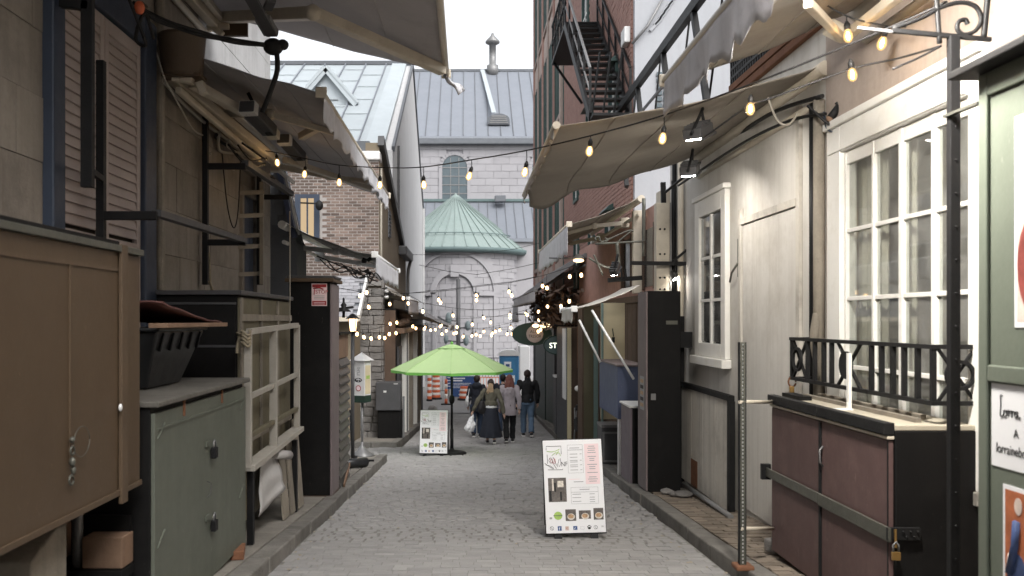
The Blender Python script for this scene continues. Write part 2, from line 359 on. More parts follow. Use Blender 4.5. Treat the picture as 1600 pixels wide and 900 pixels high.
dm('hair_blond', (168, 136, 98), .5, .3, 40, .5, 160)
dm('hair_red', (112, 56, 46), .5, .25, 40, .5, 160)
dm('hair_black', (30, 26, 25), .5, .25, 40, .5, 160)
dm('cloth_navy', (34, 38, 50), .9, .15, 6, .2, 90)
dm('cloth_black', (30, 31, 33), .9, .15, 6, .2, 90)
dm('cloth_olive', (92, 88, 72), .9, .15, 6, .2, 90)
dm('cloth_lilac', (158, 148, 154), .9, .1, 6, .2, 90)
dm('denim', (78, 104, 132), .9, .2, 6, .2, 120)
dm('denim_dark', (50, 66, 92), .9, .2, 6, .2, 120)
dm('sole', (216, 212, 206), .7, .08, 6, .05, 60)
dm('bag_white', (236, 236, 238), .5, .04, 6, .3, 16, trans=.2)
dm('leather', (34, 32, 34), .45, .15, 6, .1, 60)
dm('art_red', (150, 60, 52), .5, .5, 7, .05, 30)
dm('art_orange', (186, 92, 48), .5, .35, 9, .05, 30)
dm('art_blue', (52, 72, 120), .5, .5, 12, .05, 30)
dm('art_cream', (214, 190, 176), .5, .25, 9, .05, 30)
dm('lens_off', (206, 204, 198), .3, .05, 8, 0)
M['bulb'] = emit('bulb', (1.0, .62, .30), 4.5)
M['filament'] = emit('filament', (1.0, .70, .38), 70.0)
M['bulb_glass'] = bulbglass('bulb_glass')
M['flood_bright'] = emit('flood_bright', (1.0, .95, .88), 340.0)
M['flood'] = emit('flood', (1.0, .94, .86), 80.0)
M['lantern'] = emit('lantern', (1.0, .66, .36), 2.2)
M['lit_window'] = emit('lit_window', (1.0, .74, .45), .28)
M['lit_sign'] = emit('lit_sign', (.9, .95, .75), 1.2)
M['glass'] = glass('glass')
M['glass_far'] = glass('glass_far', (.5, .55, .58), .25, .06)
# ================================================================== ground, street, kerbs, pavements
YS = [-12, 0, 6, 12, 18, 24, 30, 35, 36, 37, 38, 39, 40, 41, 44, 60, 120, 400, 3000]
def ground_sheet(x0, x1, off, ys, name, m, xf0=None, xf1=None):
    vs, fs = [], []
    for y in ys: vs += [(xf0(y) if xf0 else x0, y, G(y) + off), (xf1(y) if xf1 else x1, y, G(y) + off)]
    for i in range(len(ys) - 1): fs.append((2 * i, 2 * i + 1, 2 * i + 3, 2 * i + 2))
    return MB().add(vs, fs).build(name, m)
gr = ground_sheet(-2500, 2500, -.16, YS, 'ground', M['asphalt']); tag(gr, 'grey ground under the alley and the church square', kind='structure')
sq = ground_sheet(-40, 40, .006, [y for y in YS if 40 <= y <= 120], 'square', M['asphalt']); tag(sq, 'pale grey paved square in front of the church', kind='structure')
ys = [-4 + .5 * i for i in range(89)]
def joff(Y): return -.004 if Y < 9.4 else -.022
street = MB()
vs, fs = [], []
for y in ys: vs += [(XL - .75 if 17 < y < 20.7 else XL, y, G(y) + joff(y)), (XR(y), y, G(y) + joff(y))]
for i in range(len(ys) - 1): fs.append((2 * i, 2 * i + 1, 2 * i + 3, 2 * i + 2))
street = street.add(vs, fs).build('street', M['joint']); tag(street, 'grey cobbled alley running downhill between the shops', kind='structure')
ROT = (-math.atan(SL), 0, 0)
# pavers: nearest ones as single pieces, the rest joined
pm = unit(M['paver'], 'paver'); far = MB(); cnt = 0; y = 6.35; rowi = 0
while y < 37.5:
    dY = .105 * random.uniform(.9, 1.1); x = XL - (.75 if 17.05 < y < 20.6 else 0) + .02 - random.uniform(0, .12); xr = XR(y)
    while x < xr - .03:
        wd = random.uniform(.11, .21); x1 = min(x + wd, xr - .01); x0 = max(x, XL - (.75 if 17.05 < y < 20.6 else 0) + .01)
        if x1 - x0 > .04:
            near = y < 9.4; rough = .0014 if near else .006; wear = mnoise.noise(Vector((x * .9, y * .5, 4))) + .35 * mnoise.noise(Vector((x * 3, y * 2, 9)))
            dz = random.gauss(0, rough); gap = .005 if near else (random.uniform(.014, .034) if wear > -.02 else random.uniform(.004, .012))
            tx, ty = random.gauss(0, .003 if near else .024), random.gauss(0, .003 if near else .028)
            cx, cy = (x0 + x1) / 2, y + dY / 2
            if cnt < 300 and y >= 6.75:
                inst('paver', pm, (cx, cy, G(cy) - .03 + dz), street, (ROT[0] + ty, tx, random.gauss(0, .006)), (x1 - x0 - gap, dY - gap, .06)); cnt += 1
            else:
                m3 = Matrix.Rotation(ROT[0] + ty, 3, 'X') @ Matrix.Rotation(tx, 3, 'Y') @ Matrix.Rotation(random.gauss(0, .012), 3, 'Z')
                hx, hy = (x1 - x0 - gap) / 2, (dY - gap) / 2; c = Vector((cx, cy, G(cy) + dz)); b = random.uniform(.008, .02)
                q = [c + m3 @ Vector(p) for p in ((-hx, -hy, -.04), (hx, -hy, -.04), (hx, hy, -.04), (-hx, hy, -.04), (-hx, -hy, -b), (hx, -hy, -b), (hx, hy, -b), (-hx, hy, -b), (-hx + b, -hy + b, 0), (hx - b, -hy + b, 0), (hx - b, hy - b, 0), (-hx + b, hy - b, 0))]
                far.add(q, [(0, 1, 5, 4), (1, 2, 6, 5), (2, 3, 7, 6), (3, 0, 4, 7), (4, 5, 9, 8), (5, 6, 10, 9), (6, 7, 11, 10), (7, 4, 8, 11), (8, 9, 10, 11)])
        x = x + wd
    y += dY; rowi += 1
lt = MB()
for k in range(150):
    yy = random.uniform(6.6, 16); sd_ = random.random(); xx = XL + abs(random.gauss(0, .14)) + .02 if sd_ < .45 else (XR(yy) - abs(random.gauss(0, .14)) - .02 if sd_ < .9 else random.uniform(-1.3, 1.9)); s_ = random.uniform(.006, .022); a = random.uniform(0, 6.3)
    q = [(xx + s_ * random.uniform(.5, 1.4) * math.cos(a + t), yy + s_ * random.uniform(.6, 1.8) * math.sin(a + t), G(yy) + .004 + random.uniform(0, .008)) for t in (0, 1.6, 3.1, 4.7)]; lt.add(q, [(0, 1, 2, 3)])
tag(lt.build('litter', M['paper_litter'], None), 'small leaf and paper litter along the kerbs', kind='stuff')
fo = far.build('paver_field', M['paver'], street); tag(fo, 'worn grey cobbles with dark open joints', kind='stuff')
# kerbs and pavements
def slab_poly(mb, a, b, top, bot):                       # a/b : (x0,y0),(x1,y0) and (x0,y1),(x1,y1)
    (ax0, ay), (ax1, _), (bx0, by), (bx1, _2) = a[0], a[1], b[0], b[1]
    return mb.hexa([(ax0, ay, G(ay) + bot), (ax1, ay, G(ay) + bot), (bx1, by, G(by) + bot), (bx0, by, G(by) + bot),
                    (ax0, ay, G(ay) + top), (ax1, ay, G(ay) + top), (bx1, by, G(by) + top), (bx0, by, G(by) + top)])
def kerb_run(root, xf, side, y0, y1):
    y = y0
    while y < y1 - .1:
        ln = min(random.uniform(.7, 1.15), y1 - y); g = .006; xa, xb = xf(y + g), xf(y + ln - g); wd = .16 * side; j = random.uniform(-.012, .012); dz = random.uniform(-.008, .008)
        pr = sorted([xa + j, xa + j + wd]); pr2 = sorted([xb + j, xb + j + wd])
        o = slab_poly(MB(), ((pr[0], y + g), (pr[1], y + g)), ((pr2[0], y + ln - g), (pr2[1], y + ln - g)), .118 + dz, -.14).build('kerb_stone', M['kerb_stone'], root, .014)
        y += ln
def slab_run(root, xf, xw, side, y0, y1, ln=1.25):
    y = y0
    while y < y1 - .05:
        e = min(y + ln * random.uniform(.85, 1.15), y1); g = .005
        a = sorted([xf(y) + side * .17, xw]); b = sorted([xf(e) + side * .17, xw])
        slab_poly(MB(), ((a[0], y + g), (a[1], y + g)), ((b[0], e - g), (b[1], e - g)), .112 + random.uniform(-.004, .004), -.15).build('pavement_slab', M['concrete'], root, .006)
        y = e
def base_sheet(name, label, xf, xw, y0, y1):
    n = max(2, int((y1 - y0) / 1.0)); yy = [y0 + (y1 - y0) * i / n for i in range(n + 1)]; vs, fs = [], []
    for q in yy: vs += [(min(xf(q), xw), q, G(q) + .085), (max(xf(q), xw), q, G(q) + .085)]
    for i in range(n): fs.append((2 * i, 2 * i + 1, 2 * i + 3, 2 * i + 2))
    return tag(MB().add(vs, fs).build(name, M['joint']), label, kind='structure')
fl = lambda Y: XL
pv = base_sheet('pavement', 'narrow raised pavement along the left stone house', lambda Y: XL - .05, -2.95, 1.5, 16.95)
kerb_run(pv, fl, -1, 3.0, 17.0); slab_run(pv, fl, -2.9, -1, 3.0, 17.0)
pv2 = base_sheet('pavement', 'raised pavement before the stone wall and far left shops', lambda Y: XL - .1, -3.6, 20.75, 37.5)
kerb_run(pv2, lambda Y: XL - .06, -1, 20.7, 37.4); slab_run(pv2, lambda Y: XL - .06, -3.6, -1, 20.7, 37.4)
x = XL - .1
while x > -3.4:                                          # return of that kerb, across the entry
    wd = random.uniform(.5, .75); slab_poly(MB(), ((x - wd + .005, 20.52), (x - .005, 20.52)), ((x - wd + .005, 20.69), (x - .005, 20.69)), .118, -.14).build('kerb_stone', M['kerb_stone'], pv2, .014); x -= wd
side = base_sheet('entry_paving', 'concrete strip at street level leading in before the stone wall', lambda Y: XL - .75, -3.6, 17.0, 20.5)
for v in side.data.vertices: v.co.z -= .1
pr_ = base_sheet('pavement', 'raised brick pavement along the right plaster house', lambda Y: XR(Y) + .05, 3.35, 1.5, 37.5)
kerb_run(pr_, XR, 1, 3.0, 37.4); slab_run(pr_, XR, 3.35, 1, 11.2, 37.4)
bm_ = unit(M['sidebrick'], 'sidebrick'); y = 5.6; nb = 0
while y < 11.15:
    x = XR(y) + .175 - (.1 if nb % 2 else 0)
    while x < 2.88:
        x0, x1 = max(x, XR(y) + .172), min(x + .23, 2.9)
        if x1 - x0 > .03: inst('brick', bm_, ((x0 + x1) / 2, y + .05, G(y + .05) + .085 + random.gauss(0, .003)), pr_, (ROT[0] + random.gauss(0, .02), random.gauss(0, .015), random.gauss(0, .01)), (x1 - x0 - .01, .088, .06))
        x += .23
    y += .1; nb += 1
# ================================================================== church at the end
church = thing('church', 'pale stone church with a round apse under a green copper cone roof', 'church', (0, 62, G(62)))
AX, AY, AR = -.84, 65.0, 4.75; zb = G(60)
MB().lathe([(AR - .06, zb), (AR - .06, 6.0)], (AX, AY, 0), 64, True).build('apse_core', M['church_joint'], church)
# apse stones
ap = {}
def apse_block(z0, z1, a0, a1, r=AR, key=None):
    mb = MB(); n = 3; vs = []
    for rr in (r - .12, r):
        for z in (z0, z1):
            for i in range(n + 1):
                a = a0 + (a1 - a0) * i / n; vs.append((rr * math.cos(a), rr * math.sin(a), z))
    k = n + 1; fs = []
    for i in range(n):
        fs += [(2 * k + i, 2 * k + i + 1, 3 * k + i + 1, 3 * k + i), (k + i, 3 * k + i, 3 * k + i + 1, k + i + 1), (i, i + 1, 2 * k + i + 1, 2 * k + i)]
    fs += [(0, 2 * k, 3 * k, k), (n, k + n, 3 * k + n, 2 * k + n)]
    return mb.add(vs, fs)
bh = .44; da = math.radians(10.5); bl = apse_block(.012, bh - .012, -da / 2 + .003, da / 2 - .003).mesh('stone'); bl.materials.append(M['church_stone'])
for r_ in range(20):
    z = zb + r_ * bh
    for c_ in range(12):
        a = math.radians(-150) + c_ * da + (da / 2 if r_ % 2 else 0)
        o = inst('stone', bl, (AX, AY, z), church, (0, 0, a))
def arc_band(mb, r0, r1, zc, R, a0, a1, n, hw, back=.02, front=.14):   # arch moulding laid on the drum: in angle/height space
    vs = []; 
    for i in range(n + 1):
        t = a0 + (a1 - a0) * i / n
        for rad in (r0, r1):
            s, z = rad * math.cos(t), zc + rad * math.sin(t); ang = -math.pi / 2 + s / R
            for rr in (R - back, R + front): vs.append((AX + rr * math.cos(ang), AY + rr * math.sin(ang), z))
    fs = []
    for i in range(n):
        b = 4 * i; c = b + 4
        fs += [(b + 1, b + 3, c + 3, c + 1), (b, c, c + 2, b + 2), (b, b + 1, c + 1, c), (b + 2, c + 2, c + 3, b + 3)]
    return mb.add(vs, fs)
arc_band(MB(), 2.75, 2.95, 3.2, AR, 0, math.pi, 32, 0, .02, .1).build('outer_arch', M['church_stone'], church)
arc_band(MB(), 1.25, 1.62, 3.3, AR, 0, math.pi, 24, 0, .02, .16).build('inner_arch', M['church_stone'], church)
for i in range(15):                                     # voussoirs of the outer arch
    t = math.pi * (i + .06) / 15; arc_band(MB(), 2.96, 3.5, 3.2, AR, t, t + math.pi * .86 / 15, 2, 0, .02, .03).build('voussoir', M['church_stone'], church)
for sx in (-1, 1):
    for s0, s1, nm in ((2.75, 2.95, 'pilaster'), (1.25, 1.5, 'jamb')):
        a0, a1 = sorted((-math.pi / 2 + sx * s0 / AR, -math.pi / 2 + sx * s1 / AR)); mb = MB()
        vs = [(AX + rr * math.cos(a), AY + rr * math.sin(a), z) for z in (zb, 3.2) for rr, a in ((AR - .02, a0), (AR + .1, a0), (AR + .1, a1), (AR - .02, a1))]
        mb.hexa(vs).build(nm, M['church_stone'], church)
    s0, s1 = sorted((-math.pi / 2 + sx * 1.62 / AR, -math.pi / 2 + sx * 2.74 / AR)); mb = MB()
    for i in range(4):
        u0, u1 = s0 + (s1 - s0) * i / 4, s0 + (s1 - s0) * (i + 1) / 4
        mb.hexa([(AX + rr * math.cos(a), AY + rr * math.sin(a), z) for z in (3.1, 3.36) for rr, a in ((AR - .02, u0), (AR + .18, u0), (AR + .18, u1), (AR - .02, u1))])
    mb.build('string_course', M['church_stone'], church)
ka = .26; MB().hexa([(AX + rr * math.cos(a), AY + rr * math.sin(a), z) for z in (4.35, 5.15) for rr, a in ((AR - .02, -math.pi / 2 - ka / AR), (AR + .3, -math.pi / 2 - ka / AR), (AR + .3, -math.pi / 2 + ka / AR), (AR - .02, -math.pi / 2 + ka / AR))]).build('keystone', M['church_stone'], church)
# cone roof
CR, CZ, CA = 5.2, 6.35, 10.55; N_ = 40
MB().lathe([(CR + .02, CZ - .34), (CR + .14, CZ - .2), (CR + .16, CZ), (CR, CZ + .02)], (AX, AY, 0), 64, True).build('cornice', M['copper_dark'], church)
cone = MB().lathe([(CR + .1, CZ), (.12, CA - .1), (.1, CA), (.01, CA + .12)], (AX, AY, 0), N_, False).build('cone_roof', M['copper'], church)
for i in range(N_):
    a = 2 * math.pi * i / N_
    if math.sin(a) < .35:
        c, s_ = math.cos(a), math.sin(a)
        MB().bar((AX + (CR + .1) * c, AY + (CR + .1) * s_, CZ + .03), (AX + .14 * c, AY + .14 * s_, CA - .06), .05, .07).build('seam', M['copper'], cone)
mb = MB(); rr = CR - .95; zr = CZ + (CA - CZ) * (.95 + .1) / CR + .2
mb.tube([(AX + rr * math.cos(2 * math.pi * i / 48), AY + rr * math.sin(2 * math.pi * i / 48), zr) for i in range(49)], .03, 5)
for i in range(0, N_): 
    a = 2 * math.pi * i / N_; mb.tube([(AX + rr * math.cos(a), AY + rr * math.sin(a), zr - .22), (AX + rr * math.cos(a), AY + rr * math.sin(a), zr)], .02, 4)
mb.build('snow_rail', M['copper_dark'], church)
# nave wall with arched windows
NY = 68.0; ztop = ZP(226, NY); zlow = ZP(330, NY)
B(-9, 13, NY + .08, NY + .6, zb, ztop).build('nave_wall', M['church_joint'], church)
sb = unit(M['church_stone'], 'church'); z = ZP(312, NY); r_ = 0
wins = [XP(710.5, NY), XP(851, NY)]; WW = .95
while z < ztop - .3:
    x = -4.6 - (.6 if r_ % 2 else 0)
    while x < 6.2:
        x1 = x + 1.2; segs = [(x, x1)]
        for wx in wins:
            if z < ZP(262, NY) + 1.05:
                hw_ = WW + .2 if z + .3 < ZP(262, NY) else (max(0, (WW + .24) ** 2 - (z + .2 - ZP(262, NY)) ** 2)) ** .5; ns = []
                for s0, s1 in segs:
                    if s1 <= wx - hw_ or s0 >= wx + hw_: ns.append((s0, s1)); continue
                    if s0 < wx - hw_: ns.append((s0, wx - hw_))
                    if s1 > wx + hw_: ns.append((wx + hw_, s1))
                segs = ns
        for s0, s1 in segs:
            if s1 - s0 > .05: inst('stone', sb, ((s0 + s1) / 2, NY + .05, z + .27), church, None, (s1 - s0 - .02, .16, .52))
        x = x1
    z += .54; r_ += 1
for wx in wins:
    wf = MB(); zs = ZP(262, NY); zl = ZP(316, NY); n = 14
    po = [(wx - WW, NY - .02, zl), (wx + WW, NY - .02, zl)] + [(wx + WW * math.cos(math.pi * i / n), NY - .02, zs + WW * math.sin(math.pi * i / n)) for i in range(n + 1)]
    win = wf.prism(po, (0, .12, 0)).build('arched_window', M['lead_glass'], church)
    sr = MB(); R0, R1 = WW, WW + .26
    for i in range(n):
        t0, t1 = math.pi * i / n + .01, math.pi * (i + 1) / n - .01
        sr.hexa([(wx + r * math.cos(t), yy, zs + r * math.sin(t)) for yy in (NY - .1, NY + .1) for r, t in ((R0, t0), (R1, t0), (R1, t1), (R0, t1))])
    for sx in (-1, 1):
        a, b = sorted((wx + sx * R0, wx + sx * R1)); sr.box(a, b, NY - .1, NY + .1, zl - .1, zs - .01)
    sr.build('surround', M['church_stone'], win)
    mu = MB()
    for i in range(1, 5): mu.box(wx - WW, wx + WW, NY - .06, NY - .025, zl + (zs - zl) * i / 4 - .03, zl + (zs - zl) * i / 4 + .03)
    for sx in (-.33, .33): mu.box(wx + sx * WW * 1.0 - .025, wx + sx * WW + .025, NY - .055, NY - .024, zl, zs + .75)
    mu.build('muntin', M['grey_metal'], win)
B(-9, 13, NY - .55, NY + .1, ztop - .05, ztop + .42).build('eaves', M['slate'], church, .06)
RY = 78.0; rz = ZP(113, RY)
roof = MB().hexa([(-9, NY - .5, ztop + .42), (13, NY - .5, ztop + .42), (13, RY, rz - .02), (-9, RY, rz - .02), (-9, NY - .5, ztop + .55), (13, NY - .5, ztop + .55), (13, RY, rz + .1), (-9, RY, rz + .1)]).build('nave_roof', M['zinc_grey'], church)
xx = -6.0
while xx < 8.5:
    MB().bar((xx, NY - .5, ztop + .58), (xx, RY, rz + .13), .05, .09).build('seam', M['slate'], roof); xx += .95
MB().bar((-9, RY, rz + .15), (13, RY, rz + .15), .3, .22).build('ridge_cap', M['slate'], roof)
vx = XP(769.5, RY)
MB().lathe([(.5, -.4), (.5, .5), (.3, .55), (.3, 2.3), (.34, 2.3), (.62, 2.45), (.62, 2.6), (.15, 3.1), (.1, 3.3)], (vx, RY - .3, rz), 14).build('roof_vent', M['grey_metal'], church)
tt = (ZP(203, 70.7) - ztop - .5) / (rz - ztop - .5); vy = NY - .5 + tt * (RY - NY + .5); vz = ztop + .55 + tt * (rz - ztop - .45); vx = XP(779, vy)
po = [(vx - .85, vy - .35, vz - .05), (vx + .85, vy - .35, vz - .05)] + [(vx + .85 * math.cos(math.pi * i / 10), vy - .35, vz - .05 + .35 + .5 * math.sin(math.pi * i / 10)) for i in range(11)]
lv = MB().prism(po, (0, 1.3, 0)).build('dormer_vent', M['slate'], church)
for i in range(4): B(vx - .7 + .05 * i, vx + .7 - .05 * i, vy - .4, vy - .34, vz + .06 + i * .16, vz + .14 + i * .16).build('louvre', M['grey_metal'], lv)
MB().bar((vx - .35, vy + .3, vz + 1.0), (vx - 1.1, RY - .3, rz + .15), .35, .05).build('flashing', M['zinc'], roof)
# aisle roof between apse and nave
a0, a1 = 63.0, NY - .05; zlo, zhi = ZP(372, a0), ZP(315, a1)
ar = MB().hexa([(-3.3, a0, zlo - .25), (6.4, a0, zlo - .25), (6.4, a1, zhi - .25), (-3.3, a1, zhi - .25), (-3.3, a0, zlo), (6.4, a0, zlo), (6.4, a1, zhi), (-3.3, a1, zhi)]).build('aisle_roof', M['zinc_grey'], church)
for i in range(15): MB().bar((-3.1 + i * .66, a0, zlo + .03), (-3.1 + i * .66, a1, zhi + .03), .04, .07).build('seam', M['slate'], ar)
MB().bar((-3.3, a1 - .1, zhi + .08), (6.4, a1 - .1, zhi + .08), .25, .2).build('ridge_cap', M['copper_dark'], ar)
B(XP(773, 67), XP(790, 67), 66.6, 67.4, ZP(316, 67), ZP(306, 67)).build('vent_hood', M['slate'], ar, .05)
B(-9, 13, a0 + .2, NY, zb, zlo - .26).build('aisle_wall', M['church_stone'], church)
# ================================================================== metal-roofed house on the left
mh = thing('metal_roof_house', 'tall white house with a pale standing seam metal roof behind the brick house', 'house', (-6, 40, G(40)))
hx1 = -2.75; hx0 = -17.0; nY, rY, fY = 33.0, 45.0, 56.0; nz, rz2, fz = 7.7, 14.2, 8.0
wall = MB().prism([(hx1, nY, G(38)), (hx1, fY, G(38)), (hx1, fY, fz), (hx1, rY, rz2), (hx1, nY, nz)], (-.4, 0, 0)).build('gable_wall', M['house_white'], mh)
B(hx0, hx1 - .41, nY, nY + .4, G(38), nz - .1).build('front_wall', M['house_white'], mh)
B(hx0, hx1 - .41, fY - .4, fY, G(38), fz - .1).build('rear_wall', M['house_white'], mh)
rf = MB().hexa([(hx0, nY - .3, nz - .1), (hx1 - .3, nY - .3, nz - .1), (hx1 - .3, rY, rz2 - .05), (hx0, rY, rz2 - .05), (hx0, nY - .3, nz + .02), (hx1 - .3, nY - .3, nz + .02), (hx1 - .3, rY, rz2 + .07), (hx0, rY, rz2 + .07)]).build('metal_roof', M['zinc'], mh)
MB().hexa([(hx0, rY + .01, rz2 - .05), (hx1 - .3, rY + .01, rz2 - .05), (hx1 - .3, fY + .3, fz - .1), (hx0, fY + .3, fz - .1), (hx0, rY + .01, rz2 + .07), (hx1 - .3, rY + .01, rz2 + .07), (hx1 - .3, fY + .3, fz + .02), (hx0, fY + .3, fz + .02)]).build('rear_roof', M['zinc'], mh)
def rp(x, t, off=.1): return (x, nY - .3 + t * (rY - nY + .3), nz + .02 + t * (rz2 + .05 - nz) + off - .05)
xx = hx1 - 1.3; k = 0
while xx > -12.5:
    MB().bar(rp(xx, 0), rp(xx, 1), .045, .1).build('seam', M['zinc_grey'], rf)
    for j in range(6):                                   # sheets between the seams, their cross joints lapped
        t0 = j / 6 + (.08 if k % 2 else 0)
        if t0 < .98: MB().bar(rp(xx - .05, t0, .075), rp(xx - .95, t0, .075), .05, .03).build('lap_joint', M['zinc'], rf)
    xx -= 1.02; k += 1
MB().bar((hx0, rY, rz2 + .15), (hx1, rY, rz2 + .15), .22, .2).build('ridge_cap', M['slate'], rf)
MB().bar(rp(hx1 - .65, 0), rp(hx1 - .65, 1), .7, .08).build('verge_flashing', M['zinc'], rf)
MB().bar((hx1 + .02, nY, nz + .05), (hx1 + .02, rY, rz2 + .12), .1, .2).build('verge_cap', M['slate'], mh)
MB().bar((hx1 + .02, rY, rz2 + .12), (hx1 + .02, fY, fz + .05), .1, .2).build('verge_cap', M['slate'], mh)
dx, dy = XP(512, 38.5), 38.2; dz0 = nz + (dy - nY) / 12 * 6.5 - .2; dzp = ZP(112, dy); hw = 1.05
dr = MB().prism([(dx - hw, dy, dz0), (dx + hw, dy, dz0), (dx + hw, dy, dzp - 1.25), (dx, dy, dzp), (dx - hw, dy, dzp - 1.25)], (0, 5, 0)).build('dormer', M['zinc'], mh)
for sx in (-1, 1): MB().bar((dx + sx * (hw + .25), dy - .2, dzp - 1.45), (dx, dy - .2, dzp + .1), .3, .14, (0, 1, 0)).build('dormer_verge', M['zinc'], dr)
for sx in (-1, 1): MB().hexa([(dx, dy - .3, dzp + .1), (dx + sx * (hw + .3), dy - .3, dzp - 1.42), (dx + sx * (hw + .3), dy + 5, dzp - 1.42), (dx, dy + 5, dzp + .1), (dx, dy - .3, dzp + .18), (dx + sx * (hw + .3), dy - .3, dzp - 1.34), (dx + sx * (hw + .3), dy + 5, dzp - 1.34), (dx, dy + 5, dzp + .18)]).build('dormer_roof', M['zinc'], dr)
B(dx - .5, dx + .5, dy - .04, dy + .05, dz0 + .5, dzp - 1.2).build('dormer_window', M['window_dark'], dr)
B(hx1 + .02, hx1 + .14, fY - .9, fY - .78, G(38), fz + .3).build('downpipe', M['house_white'], mh)
B(hx1 + .01, hx1 + .10, nY + 2.2, nY + 2.32, G(33), nz + .6).build('downpipe', M['dark_grey'], mh)
# ================================================================== brick house on the left
bh_ = thing('brick_house', 'old brick house with a steep dark gable edge beyond the awnings', 'house', (-4, 26, G(26)))
bx1 = -2.26; FY = 23.0
MB().prism([(bx1, FY, G(26)), (bx1, 33, G(33) - .2), (bx1, 33, 4.0), (bx1, 30.5, 4.0), (bx1, FY, 6.0)], (-.35, 0, 0)).build('side_wall', M['stucco_brown'], bh_)
fw = B(-7.5, bx1 - .01, FY - .001, FY + .4, G(26), 5.55).build('front_wall', M['brick_mortar'], bh_)
ub = unit(M['brick'], 'brick'); BL, BHt = .225, .077; z = ZP(445, FY); r_ = 0; nbr = 0; rest = MB(); bl_ = []
wx0, wx1, wz0, wz1 = XP(470, FY), XP(491, FY), ZP(372, FY), ZP(310, FY)
while z < 5.5:
    x = bx1 - .005
    first = True
    while x > -5.2:
        ln = (.225 if (r_ % 2 == 0 or not first) else .11); first = False
        if not (z + BHt > wz0 - .05 and z < wz1 + .05 and x > wx0 - .12 and x - ln < wx1 + .12): bl_.append((x - ln / 2, z, ln))
        x -= ln
    z += BHt; r_ += 1
vis = [b for b in bl_ if b[1] > ZP(395, FY) and b[1] < ZP(262, FY) and b[0] > XP(490, FY)]
vis.sort(key=lambda b: -b[0]); keep = set(vis[:300])
for b in bl_:
    if b in keep: inst('brick', ub, (b[0], FY + .015, b[1] + BHt / 2), bh_, None, (b[2] - .019, .045 + random.uniform(-.006, .006), BHt - .019))
    else: rest.box(b[0] - b[2] / 2 + .01, b[0] + b[2] / 2 - .01, FY - .008, FY + .035, b[1] + .01, b[1] + BHt - .01)
tag(rest.build('brickwork', M['brick'], bh_), kind='stuff')
w_ = B(wx0, wx1, FY - .02, FY + .06, wz0, wz1).build('lit_window', M['lit_window'], bh_)
for q in ((wx0 - .14, wx0), (wx1, wx1 + .14)): B(q[0], q[1], FY - .06, FY + .05, wz0 - .1, wz1 + .1).build('frame', M['navy'], w_)
B(wx0, wx1, FY - .05, FY + .05, wz1, wz1 + .1).build('frame', M['navy'], w_)
B((wx0 + wx1) / 2 - .02, (wx0 + wx1) / 2 + .02, FY - .04, FY - .021, wz0, wz1).build('muntin', M['navy'], w_)
B(-7.5, bx1 + .03, FY - .08, FY + .45, 5.55, 5.78).build('cornice', M['white_metal'], bh_, .03)
B(-7.5, bx1 - .25, FY + .02, FY + .4, 5.78, 6.05).build('parapet', M['slate'], bh_)
MB().bar((bx1 + .05, FY - .05, 6.05), (bx1 + .05, 30.6, 4.0), .16, .26).build('gable_edge', M['dark_grey'], bh_)
MB().hexa([(-7.5, FY + .4, 5.6), (bx1 - .02, FY + .4, 5.6), (bx1 - .02, 33.3, 3.7), (-7.5, 33.3, 3.7), (-7.5, FY + .4, 5.75), (bx1 - .02, FY + .4, 5.75), (bx1 - .02, 33.3, 3.85), (-7.5, 33.3, 3.85)]).build('roof', M['slate'], bh_)
MB().bar((bx1 + .12, 29.5, 3.75), (bx1 + .12, 33, 3.75), .3, .3).build('eaves_box', M['dark_grey'], bh_, .04)
MB().tube([(bx1 + .2, 32.9, 3.7), (bx1 + .1, 32.9, 3.3), (bx1 + .08, 32.9, 3.0), (bx1 + .08, 32.9, G(33))], .06, 8).build('downpipe', M['grey_metal'], bh_)
sw = B(bx1 - .02, bx1 + .03, 25.6, 26.2, ZP(372, 26), ZP(330, 26)).build('shuttered_window', M['slate'], bh_)
for i in range(7): B(bx1 + .03, bx1 + .05, 25.65, 26.15, ZP(370, 26) + .1 * i, ZP(370, 26) + .1 * i + .05).build('slat', M['dark_grey'], sw)
MB().tube([(bx1 + .02, 23.3, 5.4), (bx1 + .02, 23.3, 1.5)], .035, 6).build('conduit', M['pale_cable'], bh_)
lb = thing('wall_bracket_lamp', 'dark bracket lamp sticking out of the brick wall beside the lit window', 'lamp', P(500, 320, 22.6))
MB().tube([P(470, 317, FY - .01), P(497, 318, 22.6)], .022, 6).build('arm', M['black_metal'], lb)
MB().ball(P(499, 321, 22.6), (.1, .1, .13), 10, 7).build('lamp_head', M['black_metal'], lb)
# ------------------------------------------------------------------ stone wall and shingled lean-to
sw_ = thing('stone_wall', 'rough grey stone wall end standing on the pavement behind the wifi post', 'wall', (-2.6, 22.6, S(22.5)))
B(-3.6, -2.16, 22.48, 22.9, S(22.5) - .2, 2.38).build('wall_core', M['mortar'], sw_)
us = unit(M['rough_stone'], 'stone'); z = S(22.4) - .02; r_ = 0
while z < 2.36:
    hh = random.uniform(.13, .24); x = -2.13 - 0
    while x > -3.2:
        ln = random.uniform(.2, .42); inst('stone', us, (x - ln / 2, 22.46 + random.uniform(-.015, .015), z + hh / 2), sw_, (0, random.gauss(0, .02), random.gauss(0, .03)), (ln - .02, .16, min(hh, 2.38 - z) - .02)); x -= ln
    for yy in (22.65,): inst('stone', us, (-2.15 + random.uniform(-.01, .01), yy + .08, z + hh / 2), sw_, None, (.08, .38, hh - .02))
    z += hh
an = thing('shingled_annex', 'small annex with a white shingled lean-to roof beside the stone wall', 'annex', (-2.8, 20.8, S(20.8)))
B(-4.6, -2.66, 20.85, 22.3, S(21) - .2, 1.5).build('wall', M['stucco_brown'], an)
